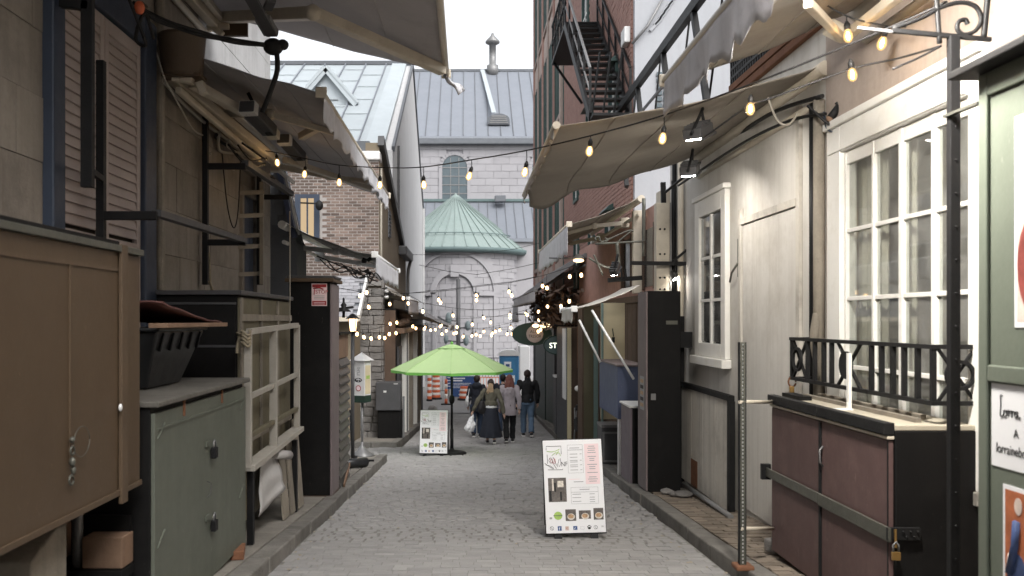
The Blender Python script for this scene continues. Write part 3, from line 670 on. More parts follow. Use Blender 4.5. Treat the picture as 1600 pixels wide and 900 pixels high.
ra, rb = Vector((0, 20.55, 1.5)), Vector((0, 22.3, 2.5))
ro = MB().hexa([(-4.6, ra.y, ra.z - .1), (-2.52, ra.y, ra.z - .1), (-2.52, rb.y, rb.z - .1), (-4.6, rb.y, rb.z - .1), (-4.6, ra.y, ra.z), (-2.52, ra.y, ra.z), (-2.52, rb.y, rb.z), (-4.6, rb.y, rb.z)]).build('roof', M['slate'], an)
sh_ = unit(M['shingle'], 'shingle'); ang = math.atan2(rb.z - ra.z, rb.y - ra.y); n = 12
for i in range(n):
    t = (i + .5) / n; x = -2.53 - (.12 if i % 2 else 0)
    while x > -3.5:
        inst('shingle', sh_, (x - .12, ra.y + t * (rb.y - ra.y), ra.z + t * (rb.z - ra.z) + .025), ro, (ang - .07, 0, 0), (.235, .19, .022)); x -= .245
MB().bar((-2.49, ra.y - .03, ra.z), (-2.49, rb.y, rb.z), .06, .16).build('rake_board', M['white_metal'], an)
MB().bar((-4.6, ra.y - .06, ra.z - .03), (-2.46, ra.y - .06, ra.z - .03), .09, .1).build('gutter', M['cream_metal'], an)
# ================================================================== awnings
def awning(name, label, wall, front, Y0, Y1, m, mv=None, drop=.25, scal=.03, group=None, sag=.05, arms=2, metal='cream_metal', tatter=0.0, cassette=True, seed=1, caps=True):
    rnd = random.Random(seed); (xw, zw), (xf, zf) = wall, front
    t = thing(name, label, 'awning', (xw, (Y0 + Y1) / 2, zw), group); ln = Y1 - Y0
    def fn(u, v):
        y = Y0 + v * ln; x = xw + (xf - xw) * u; z = zw + (zf - zw) * u - sag * 4 * u * (1 - u)
        z += .022 * mnoise.noise(Vector((u * 3.1 + seed, v * ln * .8, 1))) + .008 * math.sin(v * ln * 5.2 + seed) * u + .014 * mnoise.noise(Vector((u * 2 + seed, v * ln * 2.6, 7))) + .007 * mnoise.noise(Vector((u * 7, v * ln * 6, seed)))
        if tatter and v > .8:
            k = (v - .8) / .2; z -= tatter * k * k * u * u * (1 + .5 * math.sin(u * 16)); x += tatter * .35 * k * k * u
        if tatter: x += .025 * mnoise.noise(Vector((v * 9, 2, seed))) * (u > .97)
        return (x, y, z)
    MB().grid(fn, 30, max(20, int(ln * 10)), .006).build('canopy', m, t)
    for u_ in (.27, .52, .77):                           # sewn seams under the cloth
        MB().tube([Vector(fn(u_, i / 24)) - Vector((0, 0, .009)) for i in range(25)], .005, 5, False).build('seam', m, t)
    sd_ = 1 if xf > xw else -1
    if drop:
        nn = int(ln * 22)
        def vf(u, v):
            y = Y0 + u * ln; d = drop * (1 - scal / drop * abs(math.sin(u * ln * 9.0)) if scal else 1)
            if tatter: d *= 1 + .22 * mnoise.noise(Vector((y * 7, 5, seed)))
            return (xf + sd_ * (.02 + .02 * math.sin(u * ln * 11 + seed) * v + .03 * v * mnoise.noise(Vector((y * 3, v, seed)))), y, zf - .005 - d * v)
        MB().grid(vf, nn, 5, .004, (sd_, 0, 0)).build('valance', mv or m, t)
    MB().tube([(xf, Y0 - .03, zf), (xf, Y1 + .03, zf)], .032, 10).build('front_bar', M[metal], t)
    for e in ((Y0 - .045, Y1 + .03) if caps else ()): B(xf - .05, xf + .05, e, e + .02, zf - .05, zf + .045).build('end_cap', M[metal], t, .01)
    if cassette:
        MB().tube([(xw - sd_ * .02, Y0 - .05, zw - .03), (xw - sd_ * .02, Y1 + .05, zw - .03)], .06, 10).build('roller', M[metal], t)
        MB().tube([(xw - sd_ * .02, Y0 + .1, zw - .27), (xw - sd_ * .02, Y1 - .1, zw - .27)], .032, 8).build('torsion_bar', M[metal], t)
    for i in range(arms):
        ya = Y0 + ln * ((i + .5) / arms if arms > 1 else .35); el = .55; off = .35 * (1 if i % 2 else -1)
        a = Vector((xw, ya, zw - .27)); e = Vector((xw + (xf - xw) * .5, ya + off, (zw - .27) * .5 + (zf - .04) * .5 + .02)); f_ = Vector((xf - sd_ * .03, ya, zf - .04))
        ar = MB().bar(a, e, .055, .075).build('arm', M[metal], t, .008); MB().bar(e, f_, .045, .06).build('forearm', M[metal], ar, .008)
        MB().tube([e - Vector((0, 0, .05)), e + Vector((0, 0, .05))], .045, 10).build('elbow', M[metal], ar)
        B(xw - .08, xw + .08, ya - .07, ya + .07, zw - .36, zw - .18).build('bracket', M[metal], t, .012)
    return t
# ================================================================== left stone house
WL = -2.7
lh = thing('stone_house', 'beige stone house with navy framed louvred shutters on the left', 'house', (WL, 7, S(7)))
B(-6.5, WL - .03, -7, 12.2, S(12) - .3, 6.6).build('wall_core', M['mortar'], lh)
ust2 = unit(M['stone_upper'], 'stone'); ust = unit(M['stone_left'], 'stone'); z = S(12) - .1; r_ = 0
OPEN = [(5.66, 7.54, .9, 3.92), (10.55, 11.35, 1.75, 3.05)]
while z < 6.5:
    y = 2.0 + (.42 if r_ % 2 else 0)
    while y < 12.2:
        ln = random.choice((.78, .88, .98)); y1 = min(y + ln, 12.2); segs = [(y, y1)]
        for (a, b, c, d) in OPEN:
            if z + .41 > c and z < d:
                ns = []
                for s0, s1 in segs:
                    if s1 <= a or s0 >= b: ns.append((s0, s1)); continue
                    if s0 < a: ns.append((s0, a))
                    if s1 > b: ns.append((b, s1))
                segs = ns
        for s0, s1 in segs:
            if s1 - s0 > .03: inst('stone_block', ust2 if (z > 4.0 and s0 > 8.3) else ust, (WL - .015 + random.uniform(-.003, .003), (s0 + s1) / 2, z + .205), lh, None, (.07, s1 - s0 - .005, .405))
        y += ln
    z += .41; r_ += 1
# shuttered window: frame and two shutters
wn = B(WL - .03, WL - .01, 5.66, 7.54, .9, 3.92).build('shuttered_window', M['room_dark'], lh)
for (a, b, c, d) in ((5.66, 5.83, .9, 3.92), (7.28, 7.54, .9, 3.92), (5.831, 7.279, 3.68, 3.92), (5.831, 7.279, .9, 1.0)): B(WL - .012, WL + .09, a, b, c, d).build('frame', M['navy'], wn, .012)
def shutter(y0, y1, z0, z1):
    st = thing('shutter', None, None, (WL + .05, y0, z0)); st.parent = lh; st.matrix_parent_inverse = WM[lh.name].inverted()
    x0, x1 = WL + .005, WL + .05
    for (a, b, c, d) in ((y0, y0 + .07, z0, z1), (y1 - .07, y1, z0, z1), (y0 + .071, y1 - .071, z1 - .1, z1), (y0 + .071, y1 - .071, z0, z0 + .1), (y0 + .071, y1 - .071, z0 + .98, z0 + 1.06)): B(x0, x1, a, b, c, d).build('stile', M['shutter'], st, .004)
    z = z0 + 1.09
    while z < z1 - .13:
        MB().hexa([(x1 - .014, y0 + .07, z), (x1 - .002, y0 + .07, z + .003), (x1 - .002, y1 - .07, z + .003), (x1 - .014, y1 - .07, z), (x0 + .012, y0 + .07, z + .080), (x0 + .022, y0 + .07, z + .078), (x0 + .022, y1 - .07, z + .078), (x0 + .012, y1 - .07, z + .080)]).build('slat', M['shutter'], st); z += .075
    z = z0 + .12
    while z < z0 + .95: B(x0 + .004, x1 - .014, y0 + .071, y1 - .071, z, z + .128).build('board', M['shutter'], st); z += .135
shutter(5.84, 6.55, 1.0, 3.67); shutter(6.56, 7.27, 1.0, 3.67)
w2 = B(WL - .03, WL - .01, 10.55, 11.35, 1.75, 3.05).build('navy_window', M['navy'], lh)
for a, b, c, d in ((10.55, 10.63, 1.75, 3.05), (11.27, 11.35, 1.75, 3.05), (10.631, 11.269, 2.95, 3.05)): B(WL - .01, WL + .06, a, b, c, d).build('frame', M['stone_left'], w2, .006)
for k in range(3): B(WL - .009, WL + .012, 10.63 + .21 * k + .006, 10.63 + .21 * (k + 1) - .006, 1.75, 2.95).build('board', M['navy'], w2)
B(WL + .021, WL + .1, 7.66, 7.74, S(7.7), 5.8).build('downpipe', M['greywood'], lh, .03)
B(-6.5, WL + .35, 1.5, 12.3, 6.6, 6.75).build('roof_slab', M['dark_grey'], lh)
# next building: dark mansard end with a pale trim edge
mz = thing('mansard_building', 'narrow grey slated building with a pale slanting trim behind the stone house', 'building', (-3.2, 15, S(15)))
MB().prism([(-2.55, 13.4, S(15) - .3), (-5.5, 13.4, S(15) - .3), (-5.5, 13.4, 4.1), (-2.92, 13.4, 4.1), (-2.6, 13.4, 2.7), (-2.55, 13.4, 2.6)], (0, .8, 0)).build('wall', M['slate'], mz)
un_ = unit(M['slate'], 'slate')
for i in range(9):
    for j in range(8):
        z0 = 2.72 + i * .15; xx = -2.66 - (z0 - 2.7) * .23 - j * .26 - (.13 if i % 2 else 0); inst('slate', un_, (xx - .13, 13.385, z0 + .075), mz, (.05, 0, 0), (.25, .02, .145))
MB().bar((-2.57, 13.36, 2.68), (-2.9, 13.36, 4.1), .07, .1, (0, 1, 0)).build('edge_trim', M['blue_box'], mz)
MB().bar((-2.50, 13.33, 2.72), (-2.82, 13.33, 4.1), .03, .05, (0, 1, 0)).build('edge_trim', M['white_metal'], mz)
# ================================================================== left awnings
awning('awning', 'large grey awning overhead at top left, nearest to the camera', (-2.62, 4.62), (-.217, 3.99), 3.4, 9.2, M['awning_grey'], M['valance'], 0, 0, 'awnings on the left side', sag=.03, seed=2, arms=0)
awning('awning', 'long grey awning with scalloped valance before the metal roof', (-2.68, 3.86), (-1.25, 3.40), 7.7, 14.0, M['awning_grey'], M['valance'], .27, .05, 'awnings on the left side', sag=.03, arms=2, seed=3)
awning('awning', 'low dark awning with short white valance below the brick wall', (-2.66, 2.86), (-1.34, 2.40), 13.0, 17.2, M['awning_dark'], M['valance'], .36, .05, 'awnings on the left side', seed=4, metal='white_metal')
awning('awning', 'small pale awning with valance above the far left dark doors', (-2.2, 2.35), (-1.5, 2.0), 22.8, 27.0, M['awning_beige'], M['valance'], .4, .03, 'awnings on the left side', seed=5, metal='white_metal')
awning('awning', 'farthest pale awning on the left beside the church', (-1.75, 1.85), (-.55, 1.25), 28.5, 36.0, M['awning_grey'], M['valance'], .15, .02, 'awnings on the left side', seed=6, metal='white_metal', arms=3)
A1_ = bpy.data.objects['awning']
for (a, b, nm, w1) in ((P(340, 28, 9.2), P(490, 21, 7.6), 'arm', .105), (P(487, 19, 7.6), P(692, 110, 8.9), 'forearm', .095), (P(290, -12, 8.4), P(345, 48, 9.2), 'torsion_bar', .09), (P(312, -14, 8.4), P(356, 40, 9.2), 'torsion_bar', .06)): MB().bar(a, b, w1, w1).build(nm, M['cream_metal'], A1_, .01)
MB().ball(P(489, 20, 7.58), (.07, .07, .07), 10, 8).build('elbow', M['cream_metal'], A1_)
MB().box(XP(350, 9.1), XP(388, 9.1), 9.06, 9.1, ZP(58, 9.1), ZP(30, 9.1)).build('bracket_plate', M['brown_trim'], A1_)
for q in ((332, 44), (342, 50), (350, 42)): MB().obox(P(q[0], q[1], 9.05), (.11, .07, .06), Matrix.Rotation(q[0] * .7, 3, 'Y')).build('bracket', M['cream_metal'], A1_, .01)
MB().grid(lambda u, v: tuple(P(692 + 6 * u + 24 * v + 5 * u * v, 116 + 34 * v - 8 * u * v + 4 * math.sin(v * 6), 9.15 + .05 * math.sin(u * 5 + v * 4))), 4, 8, .004, (0, 1, 0)).build('torn_strip', M['valance'], A1_)
A2_ = bpy.data.objects['awning.001']
for (a, b, nm, w1) in ((P(266, 118, 7.75), P(432, 252, 10.6), 'roller_tube', .09), (P(278, 140, 7.75), P(405, 250, 10.2), 'torsion_bar', .055), (P(300, 130, 7.9), P(382, 176, 8.6), 'arm', .085), (P(470, 214, 9.8), P(512, 190, 9.4), 'forearm', .08), (P(445, 250, 10.8), P(590, 298, 13.6), 'forearm', .075)): MB().bar(a, b, w1, w1).build(nm, M['cream_metal'], A2_, .012)
for q in ((276, 118), (292, 124), (316, 138)): MB().obox(P(q[0], q[1], 7.7), (.11, .09, .07), Matrix.Rotation(q[0] * .7, 3, 'Y')).build('bracket', M['cream_metal'], A2_, .012)
for k in range(10):
    a = P(330 + random.uniform(-20, 60), 215 + random.uniform(-15, 40), 9.3); MB().tube(smooth([a, a + Vector((random.uniform(-.1, .2), .3, random.uniform(-.2, .05))), a + Vector((random.uniform(0, .3), .7, random.uniform(-.3, 0)))]), random.uniform(.008, .02), 5).build('arm_cable', M['cable'] if k % 3 else M['pale_cable'], A2_)
# patio heaters under the second awning, cables, bucket
for i, (px, py, Y, lab) in enumerate(((404, 186, 8.6, 'grey box patio heater under the left awning, nearer of two'), (456, 231, 10.6, 'grey box patio heater under the left awning, farther of two'))):
    c = P(px, py, Y); h = thing('patio_heater', lab, 'heater', c, 'patio heaters under the left awning')
    d = Vector((.13, .9, -.16)).normalized() * .34; m3 = (d).to_track_quat('Y', 'Z').to_matrix()
    MB().obox(c, (.15, .62, .11), m3).build('housing', M['dark_grey'], h, .015)
    MB().obox(c + m3 @ Vector((-.0, -.25, -.0)), (.155, .1, .115), m3).build('label_plate', M['lens_off'], h, .004)
    MB().obox(c + m3 @ Vector((.02, .24, -.058)), (.06, .07, .01), m3).build('vent', M['black_metal'], h)
    MB().bar(c + Vector((0, 0, .05)), c + Vector((-.1, 0, .25)), .03, .03).build('bracket', M['black_metal'], h)
    MB().obox(c + m3 @ Vector((.0, .37, 0)), (.12, .14, .09), m3).build('end_cap', M['cream_metal'], h, .01)
def cable(name, label, pts, r, m='cable', cat='cable', n=6):
    return tag(MB().tube(pts, r, n).build(name, M[m], None), label, cat)
cb = thing('cable_bundle', 'thick black cable bundle with a taped knot hanging below the top left awning', 'cable', P(330, 60, 7.2))
for k in range(5):
    j = [Vector((random.uniform(-.02, .02), random.uniform(-.02, .02), random.uniform(-.02, .02))) for _ in range(6)]
    MB().tube(smooth([P(212, 8, 6.6) + j[0], P(250, 30, 6.8) + j[1], P(310, 50, 7.0) + j[2], P(370, 65, 7.2) + j[3], P(428, 72, 7.4) + j[4] * .4]), .012, 6).build('strand', M['cable'], cb)
MB().ball(P(427, 73, 7.4), (.085, .08, .07), 12, 8).build('knot', M['cable'], cb)
MB().ball(P(442, 70, 7.4), (.05, .05, .045), 10, 7).build('knot', M['cable'], cb)
MB().tube(smooth([P(432, 78, 7.4), P(433, 110, 7.4), P(422, 145, 7.4), P(410, 175, 7.45)]), .022, 8).build('strand', M['cable'], cb)
MB().tube(smooth([P(200, -6, 6.4), P(214, 30, 6.6), P(228, 70, 6.7), P(212, 60, 6.7), P(226, 20, 6.65), P(240, 60, 6.9)]), .014, 6).build('strand', M['cable'], cb)
MB().ball(P(218, 12, 6.55), (.04, .04, .05), 8, 6).build('orange_plug', M['orange'], cb)
fr_ = thing('awning_strut', 'dark crossed steel strut hanging from the top left awning', 'strut', P(400, 20, 6.9))
MB().bar(P(382, -20, 6.6), P(425, 55, 7.3), .09, .03).build('bar', M['dark_grey'], fr_); MB().bar(P(424, 0, 6.8), P(418, 14, 7.0), .07, .03).build('bar', M['dark_grey'], fr_)
MB().bar(P(424, 52, 7.3), P(410, 28, 7.1), .12, .05).build('bar', M['grey_metal'], fr_)
bk = thing('brown_bucket', 'brown tapered bucket on the stone wall at upper left', 'bucket', P(285, 120, 7.7))
MB().lathe([(.001, -.02), (.155, -.02), (.17, 0), (.195, .3), (.2, .33), (.19, .33), (.185, .28), (.0, .1)], P(285, 117, 7.7), 20).build('body', mat('bucket_brown', (92, 74, 56), .6, .15, 4, .1, 30), bk)
MB().bar(P(285, 115, 7.7) + Vector((-.15, 0, -.03)), P(285, 115, 7.7) + Vector((.18, 0, -.03)), .2, .03).build('shelf', M['brown_trim'], bk)
cable('looped_cord', 'pale cord hanging in a loop down the stone wall near the shutters', smooth([P(234, 60, 7.6), P(245, 85, 7.55), P(258, 125, 7.5), P(275, 155, 7.6), P(300, 200, 8.2), P(318, 212, 9.0)]), .008, 'pale_cable', 'cord')
cable('looped_cord', 'thin pale cord sloping under the second left awning roller', smooth([P(258, 130, 7.6), P(290, 165, 8.2), P(330, 200, 9.2), P(372, 230, 10.5)]), .016, 'pale_cable', 'cord')
cable('looped_cord', 'dark cord looping between the black posts on the stone wall', smooth([P(347, 240, 9.6), P(355, 320, 9.6), P(365, 356, 9.7), P(372, 330, 9.8), P(376, 250, 9.9)]), .007, 'cable', 'cord')
# ------------------------------------------------------------------ black display rack on the wall
rk = thing('display_rack', 'black square tube rack of posts and arms fixed to the left stone wall', 'rack', (-2.6, 9, S(9)))
def bp(px, py, Y): return P(px, py, Y)
for px, Y, t, b in ((158, 6.25, 95, 378), (321, 8.95, 183, 445), (405, 11.2, 270, 445)): MB().bar(bp(px, b, Y), bp(px, t, Y), .055, .055).build('post', M['black_metal'], rk, .004)
MB().bar(bp(137, -60, 5.75), bp(137, 293, 5.75), .075, .05).build('hanging_post', M['black_metal'], rk, .004)
MB().bar(bp(130, 258, 5.8), bp(160, 280, 6.2), .03, .04).build('clip', M['black_metal'], rk)
for a, b, Y in (((162, 337), (246, 337), 6.25), ((324, 260), (384, 260), 8.95), ((324, 379), (384, 379), 8.95), ((408, 308), (452, 308), 11.2), ((90, 4), (140, 10), 5.75)): MB().bar(bp(*a, Y), bp(*b, Y), .05, .06).build('arm', M['black_metal'], rk, .004)
MB().bar(bp(244, 333, 6.25), bp(381, 376, 9.0), .07, .05).build('beam', M['dark_grey'], rk, .004)
MB().bar(bp(383, 255, 8.95), bp(455, 303, 11.25), .07, .06).build('beam', M['dark_grey'], rk, .004)
MB().bar(bp(266, 313, 9.1), bp(318, 314, 9.1), .05, .05).build('wooden_peg', M['plank'], rk)
ld = thing('wooden_ladder', 'wooden ladder rungs beside the navy window behind the black posts', 'ladder', bp(390, 440, 10.6))
for py in (336, 367, 384, 427, 300): MB().bar(bp(370, py + 2, 10.5), bp(412, py, 10.7), .04, .05).build('rung', M['greywood'], ld)
for px in (376, 409): MB().bar(bp(px, 445, 10.6), bp(px, 285, 10.75), .04, .06).build('rail', M['greywood'], ld)
# ================================================================== brown panel stall (nearest, left)
XB = -1.8
bs = thing('brown_stall_cover', 'large brown folded panel cover of a street stall, nearest at left', 'stall', (XB - .2, 4, S(4)))
B(XB - .06, XB, 2.2, 4.62, .55, 1.80).build('panel', M['brown_panel'], bs, .006)
B(XB - .055, XB - .004, 4.624, 4.94, .55, 1.80).build('panel', M['brown_panel'], bs, .006)
B(XB - .09, XB + .02, 2.2, 4.94, 1.801, 1.835).build('top_rail', M['strap_metal'], bs, .004)
B(XB - .62, XB - .1, 2.2, 4.9, 1.845, 1.88).build('dark_lid', M['black_paint'], bs, .004)
B(XB + .001, XB + .022, 4.62, 4.70, .50, 1.84).build('batten', M['brown_trim'], bs, .004)
B(XB + .001, XB + .006, 2.2, 4.61, 1.70, 1.72).build('groove_strip', M['brown_trim'], bs)
B(XB + .001, XB + .009, 4.045, 4.06, .8, 1.70).build('rod', M['brown_trim'], bs)
B(XB + .001, XB + .012, 2.2, 4.93, .545, .575).build('bottom_rail', M['brown_trim'], bs, .003)
lk = MB(); c = Vector((XB + .02, 4.04, .86))
lk.tube([c + Vector((0, .02 * math.cos(a), .02 * math.sin(a))) for a in [i * .5 for i in range(13)]], .005, 6); lk.ball(c + Vector((0, 0, .05)), .014, 8, 6); lk.ball(c + Vector((0, .0, -.05)), (.016, .012, .022), 8, 6); lk.ball(c + Vector((.0, .012, -.09)), (.012, .012, .02), 8, 6)
lk.tube([c + Vector((0, .022 * math.cos(a) - .01, -.13 + .022 * math.sin(a))) for a in [i * .5 for i in range(13)]], .005, 6)
lk.build('lock_chain', M['strap_metal'], bs)
MB().tube([c + Vector((.004, .09 + .085 * math.cos(a), .03 + .07 * math.sin(a))) for a in [i * .3 for i in range(22)]], .002, 5).build('wire_loop', M['strap_metal'], bs)
MB().ball(Vector((XB + .02, 4.60, 1.0)), (.01, .014, .02), 8, 6).build('catch', M['white_metal'], bs)
B(-2.62, XB - .1, 2.2, 4.85, .60, 1.80).build('stall_body', M['black_paint'], bs)
for q in (2.6, 4.2): B(-2.4, -2.34, q, q + .06, S(4.5) - .02, .6).build('leg', M['black_metal'], bs)
ub_ = thing('utility_box', 'pale sloped concrete utility box under the brown panel at lower left', 'box', (-2.2, 3.9, S(3.9)))
MB().prism([(-1.92, 3.95, S(4)), (-1.92, 4.3, S(4)), (-1.92, 4.3, .48), (-1.92, 4.2, .48), (-1.92, 3.95, .38)], (-.4, 0, 0)).build('body', M['greywood'], ub_, .01)
B(-2.1, -1.96, 4.305, 4.33, .42, .53).build('hinge_plate', M['grey_metal'], ub_, .004)
# wooden blocks under it
for i, (x, y, z, sx, sz, lab) in enumerate(((-1.98, 4.86, .10, .22, .17, 'bright raw wooden block under the brown panel, right one'), (-2.32, 4.92, .14, .22, .19, 'darker wooden block under the brown panel, left one'))):
    o = MB().box(x - sx / 2, x + sx / 2, y, y + .16, z, z + sz).build('wooden_block', M['plank'], None, .006); tag(o, lab, 'wooden block', 'wooden blocks under the brown panel')
rkx = thing('dark_crate_stand', 'dark stand under the wooden blocks beside the green cabinet', 'stand', (-2.2, 5.0, S(5)))
B(-2.6, -1.86, 4.82, 5.0, .045, .095).build('shelf', M['black_paint'], rkx); B(-2.6, -1.88, 5.0, 5.03, S(5), .36).build('back_board', M['black_paint'], rkx)
for q in (-2.55, -2.13, -1.9): B(q, q + .05, 4.86, 4.92, S(5), .044).build('leg', M['black_metal'], rkx)
MB().tube([(-2.13, 4.9, .1), (-2.13, 4.9, .48)], .03, 8).build('pipe', M['grey_metal'], rkx)
# ================================================================== sage green cabinet
XG = -1.765
gc = thing('green_cabinet', 'sage green steel cabinet with two black padlocks on the left pavement', 'cabinet', (-2.1, 6.1, S(6)))
gy0, gy1 = 5.06, 7.14; zt = .955
zb0 = S(7.1) + .05
B(-2.62, XG - .025, gy0, gy1, zb0, zt).build('carcass', M['black_paint'], gc, .006)
B(XG - .024, XG, gy0 + .003, gy1 - .003, zb0 + .01, zt - .035).build('door_panel', M['sage'], gc, .005)
B(-2.66, XG + .03, gy0 - .02, gy1 + .03, zt, zt + .035).build('top_board', M['dark_wood'], gc, .008)
B(XG + .001, XG + .007, gy0 + .04, gy1 - .03, zt - .135, zt - .12).build('seam_strip', M['sage'], gc)
for yy in (gy0 + .5, gy1 - .72): B(XG + .001, XG + .012, yy, yy + .018, zt - .10, zt - .0).build('hinge', M['rust'], gc)
for (yy, zz) in ((6.12, .56), (6.12, .06)):
    l_ = B(XG, XG + .012, yy - .09, yy, zz + .03, zz + .07).build('hasp', M['sage'], gc, .003)
    MB().box(XG + .01, XG + .045, yy + .01, yy + .075, zz - .06, zz + .015).build('padlock', M['black_metal'], l_, .006)
    MB().tube([(XG + .028, yy + .02, zz + .01), (XG + .028, yy + .02, zz + .05), (XG + .028, yy + .042, zz + .065), (XG + .028, yy + .065, zz + .05), (XG + .028, yy + .065, zz + .01)], .006, 6).build('shackle', M['grey_metal'], l_)
MB().tube([(XG + .01, 6.05, .36), (XG + .025, 6.09, .34), (XG + .02, 6.1, .27), (XG + .01, 6.05, .25)], .003, 5).build('wire', M['dark_grey'], gc)
for yy, zz in ((gy0 + .1, .8), (gy0 + .1, .18), (gy1 - .15, .1), (gy1 - .12, .78)):
    MB().bar((XG + .002, yy - .06, zz - .03), (XG + .002, yy + .06, zz + .05), .006, .012, (1, 0, 0)).build('scuff_strip', M['sage'], gc)
bkk = tag(MB().obox((XG + .0, 6.9, S(6.9) + .04), (.1, .26, .07), Matrix.Rotation(.2, 3, 'Z')).build('loose_brick', M['rust'], None, .008), 'reddish loose brick lying at the foot of the green cabinet', 'brick')
# black plastic bin on top, red tarp
tb = thing('plastic_tub', 'black tapered plastic tub standing on the green cabinet', 'tub', (-2.2, 6.2, zt + .035))
z0, z1 = zt + .04, zt + .42; xa0, xa1, ya0, ya1 = -2.5, -1.98, 5.72, 6.75
MB().hexa([(xa0 + .1, ya0 + .15, z0), (xa1 - .12, ya0 + .15, z0), (xa1 - .12, ya1 - .2, z0), (xa0 + .1, ya1 - .2, z0), (xa0, ya0, z1), (xa1, ya0, z1), (xa1, ya1, z1), (xa0, ya1, z1)]).build('body', M['plastic_black'], tb, .015)
B(xa0 - .02, xa1 + .02, ya0 - .02, ya1 + .02, z1 + .001, z1 + .025).build('rim', M['plastic_black'], tb, .008)
for k in range(5):
    yy = ya0 + .12 + k * .2; MB().bar((xa1 - .0, yy, z1 - .01), (xa1 - .03, yy + .01, z1 - .13), .01, .02).build('rib', M['plastic_black'], tb)
tp = MB().grid(lambda u, v: (-2.62 + .72 * u, 5.6 + 1.35 * v, 1.435 + .13 * (1 - v) ** 1.4 + .02 * mnoise.noise(Vector((u * 4, v * 5, 0)))), 10, 16, .012).build('red_tarp', M['redtarp'], None); tag(tp, 'dark red tarp sheet draped over the black plastic tub', 'tarp')
pk = tag(MB().obox((-1.93, 6.3, 1.415), (.12, 1.5, .03), Matrix.Rotation(.02, 3, 'Z')).build('wooden_plank', M['plank'], None, .004), 'thin reddish wooden plank lying on the black plastic tub', 'plank')
# ================================================================== olive wooden cabinet
oc = thing('olive_cabinet', 'tall olive wooden cabinet with dark end, behind the green cabinet', 'cabinet', (-2.2, 8.6, S(8.6)))
oy0, oy1, ox = 7.55, 9.72, -1.92
B(-2.62, ox - .02, oy0 + .001, oy1, S(9.7) + .25, 1.66).build('carcass', M['black_paint'], oc, .006)
B(-2.60, ox - .03, oy0 - .02, oy0 - .001, .82, 1.58).build('end_panel', M['black_paint'], oc, .004)
for k in range(3): B(-2.60, ox - .02, oy0 - .03, oy0 - .021, .86 + .0 + k * .36, .88 + k * .36).build('end_batten', M['dark_grey'], oc)
B(-2.64, ox + .03, oy0 - .05, oy1 + .03, 1.661, 1.70).build('lid', M['dark_grey'], oc, .006)
for k in range(3):
    a, b = oy0 + k * .725 + .01, oy0 + (k + 1) * .725 - .01; dpn = B(ox - .019, ox, a, b, S(9.7) + .28, 1.64).build('door_panel', M['olive_wood'], oc, .004)
    B(ox + .001, ox + .016, a, a + .07, S(9.7) + .28, 1.64).build('batten', M['greywood'], dpn)
B(ox + .002, ox + .022, oy0 + .02, oy1 - .02, 1.44, 1.50).build('batten', M['greywood'], oc, .003); B(ox + .002, ox + .022, oy0 + .02, oy1 - .02, .38, .46).build('batten', M['greywood'], oc, .003)
# white wooden frame leaning on it
wfm = thing('white_rack', 'worn white timber frame rack leaning before the olive cabinet', 'frame', (-1.8, 8.3, .2))
xf = -1.79
def wbar(a, b, nm='rail', w1=.05, h1=.05, m='whitewood'): return MB().bar((xf, a[0], a[1]), (xf, b[0], b[1]), w1, h1, (1, 0, 0)).build(nm, M[m], wfm, .004)
wbar((7.32, .24), (7.32, 1.36), 'post', .05, .06); wbar((9.42, .30), (9.42, 1.40), 'post', .05, .06); wbar((8.28, .26), (8.28, 1.36), 'post', .045, .07)
wbar((7.35, 1.355), (9.4, 1.395), 'rail'); wbar((7.36, .82), (9.4, .88), 'rail', .045, .035); wbar((7.30, .24), (9.5, .30), 'bottom_board', .05, .12)
wbar((7.36, .50), (9.4, .52), 'rail', .04, .04, 'olive_wood')
for yy in (7.4, 9.3): B(xf - .03, xf + .02, yy, yy + .06, S(yy) - .0, .2).build('leg', M['black_metal'], wfm)
rp_ = thing('rope', 'fraying beige rope knotted round the white frame and black post', 'rope', P(380, 520, 7.5))
MB().tube(smooth([P(327, 440, 8.8), P(345, 480, 8.2), P(365, 515, 7.7), P(380, 525, 7.3), P(388, 532, 7.25)]), .012, 6).build('strand', M['rope'], rp_)
MB().tube(smooth([P(327, 395, 8.9), P(329, 440, 8.8), P(333, 480, 8.4), P(325, 510, 8.1), P(322, 560, 7.9)]), .009, 6).build('strand', M['rope'], rp_)
MB().tube(smooth([P(378, 522, 7.3), P(372, 535, 7.3), P(370, 552, 7.28)]), .012, 6).build('strand', M['rope'], rp_)
c = P(384, 528, 7.28)
for k in range(4): MB().tube([c + Vector((.035 * math.cos(a), .04 * math.sin(a), .03 * k - .05 + .02 * math.sin(a * 2))) for a in [i * .6 for i in range(12)]], .011, 6).build('strand', M['rope'], rp_)
cable('looped_cord', 'thin pale wire hanging straight down beside the black tall cabinet', [P(453, 330, 9.9), P(453, 508, 9.4)], .006, 'pale_cable', 'cord')
MB_ = MB().grid(lambda u, v: (-1.83 + .1 * u * v + .03 * mnoise.noise(Vector((u * 3, v * 3, 1))), 7.95 + .55 * u + .15 * v * (u - .5), .22 - .5 * v * (1 - .25 * u)), 8, 10, .006, (1, 0, 0)).build('paper_sheet', M['paper'], None); tag(MB_, 'crumpled white paper sheet hanging under the white frame', 'paper')
MB().tube([(-1.80, 8.35, .2), (-1.74, 8.75, .13)], .045, 10).build('paper_roll', M['paper'], None); tag(bpy.data.objects['paper_roll'], 'rolled white paper end sticking out under the frame', 'paper roll')
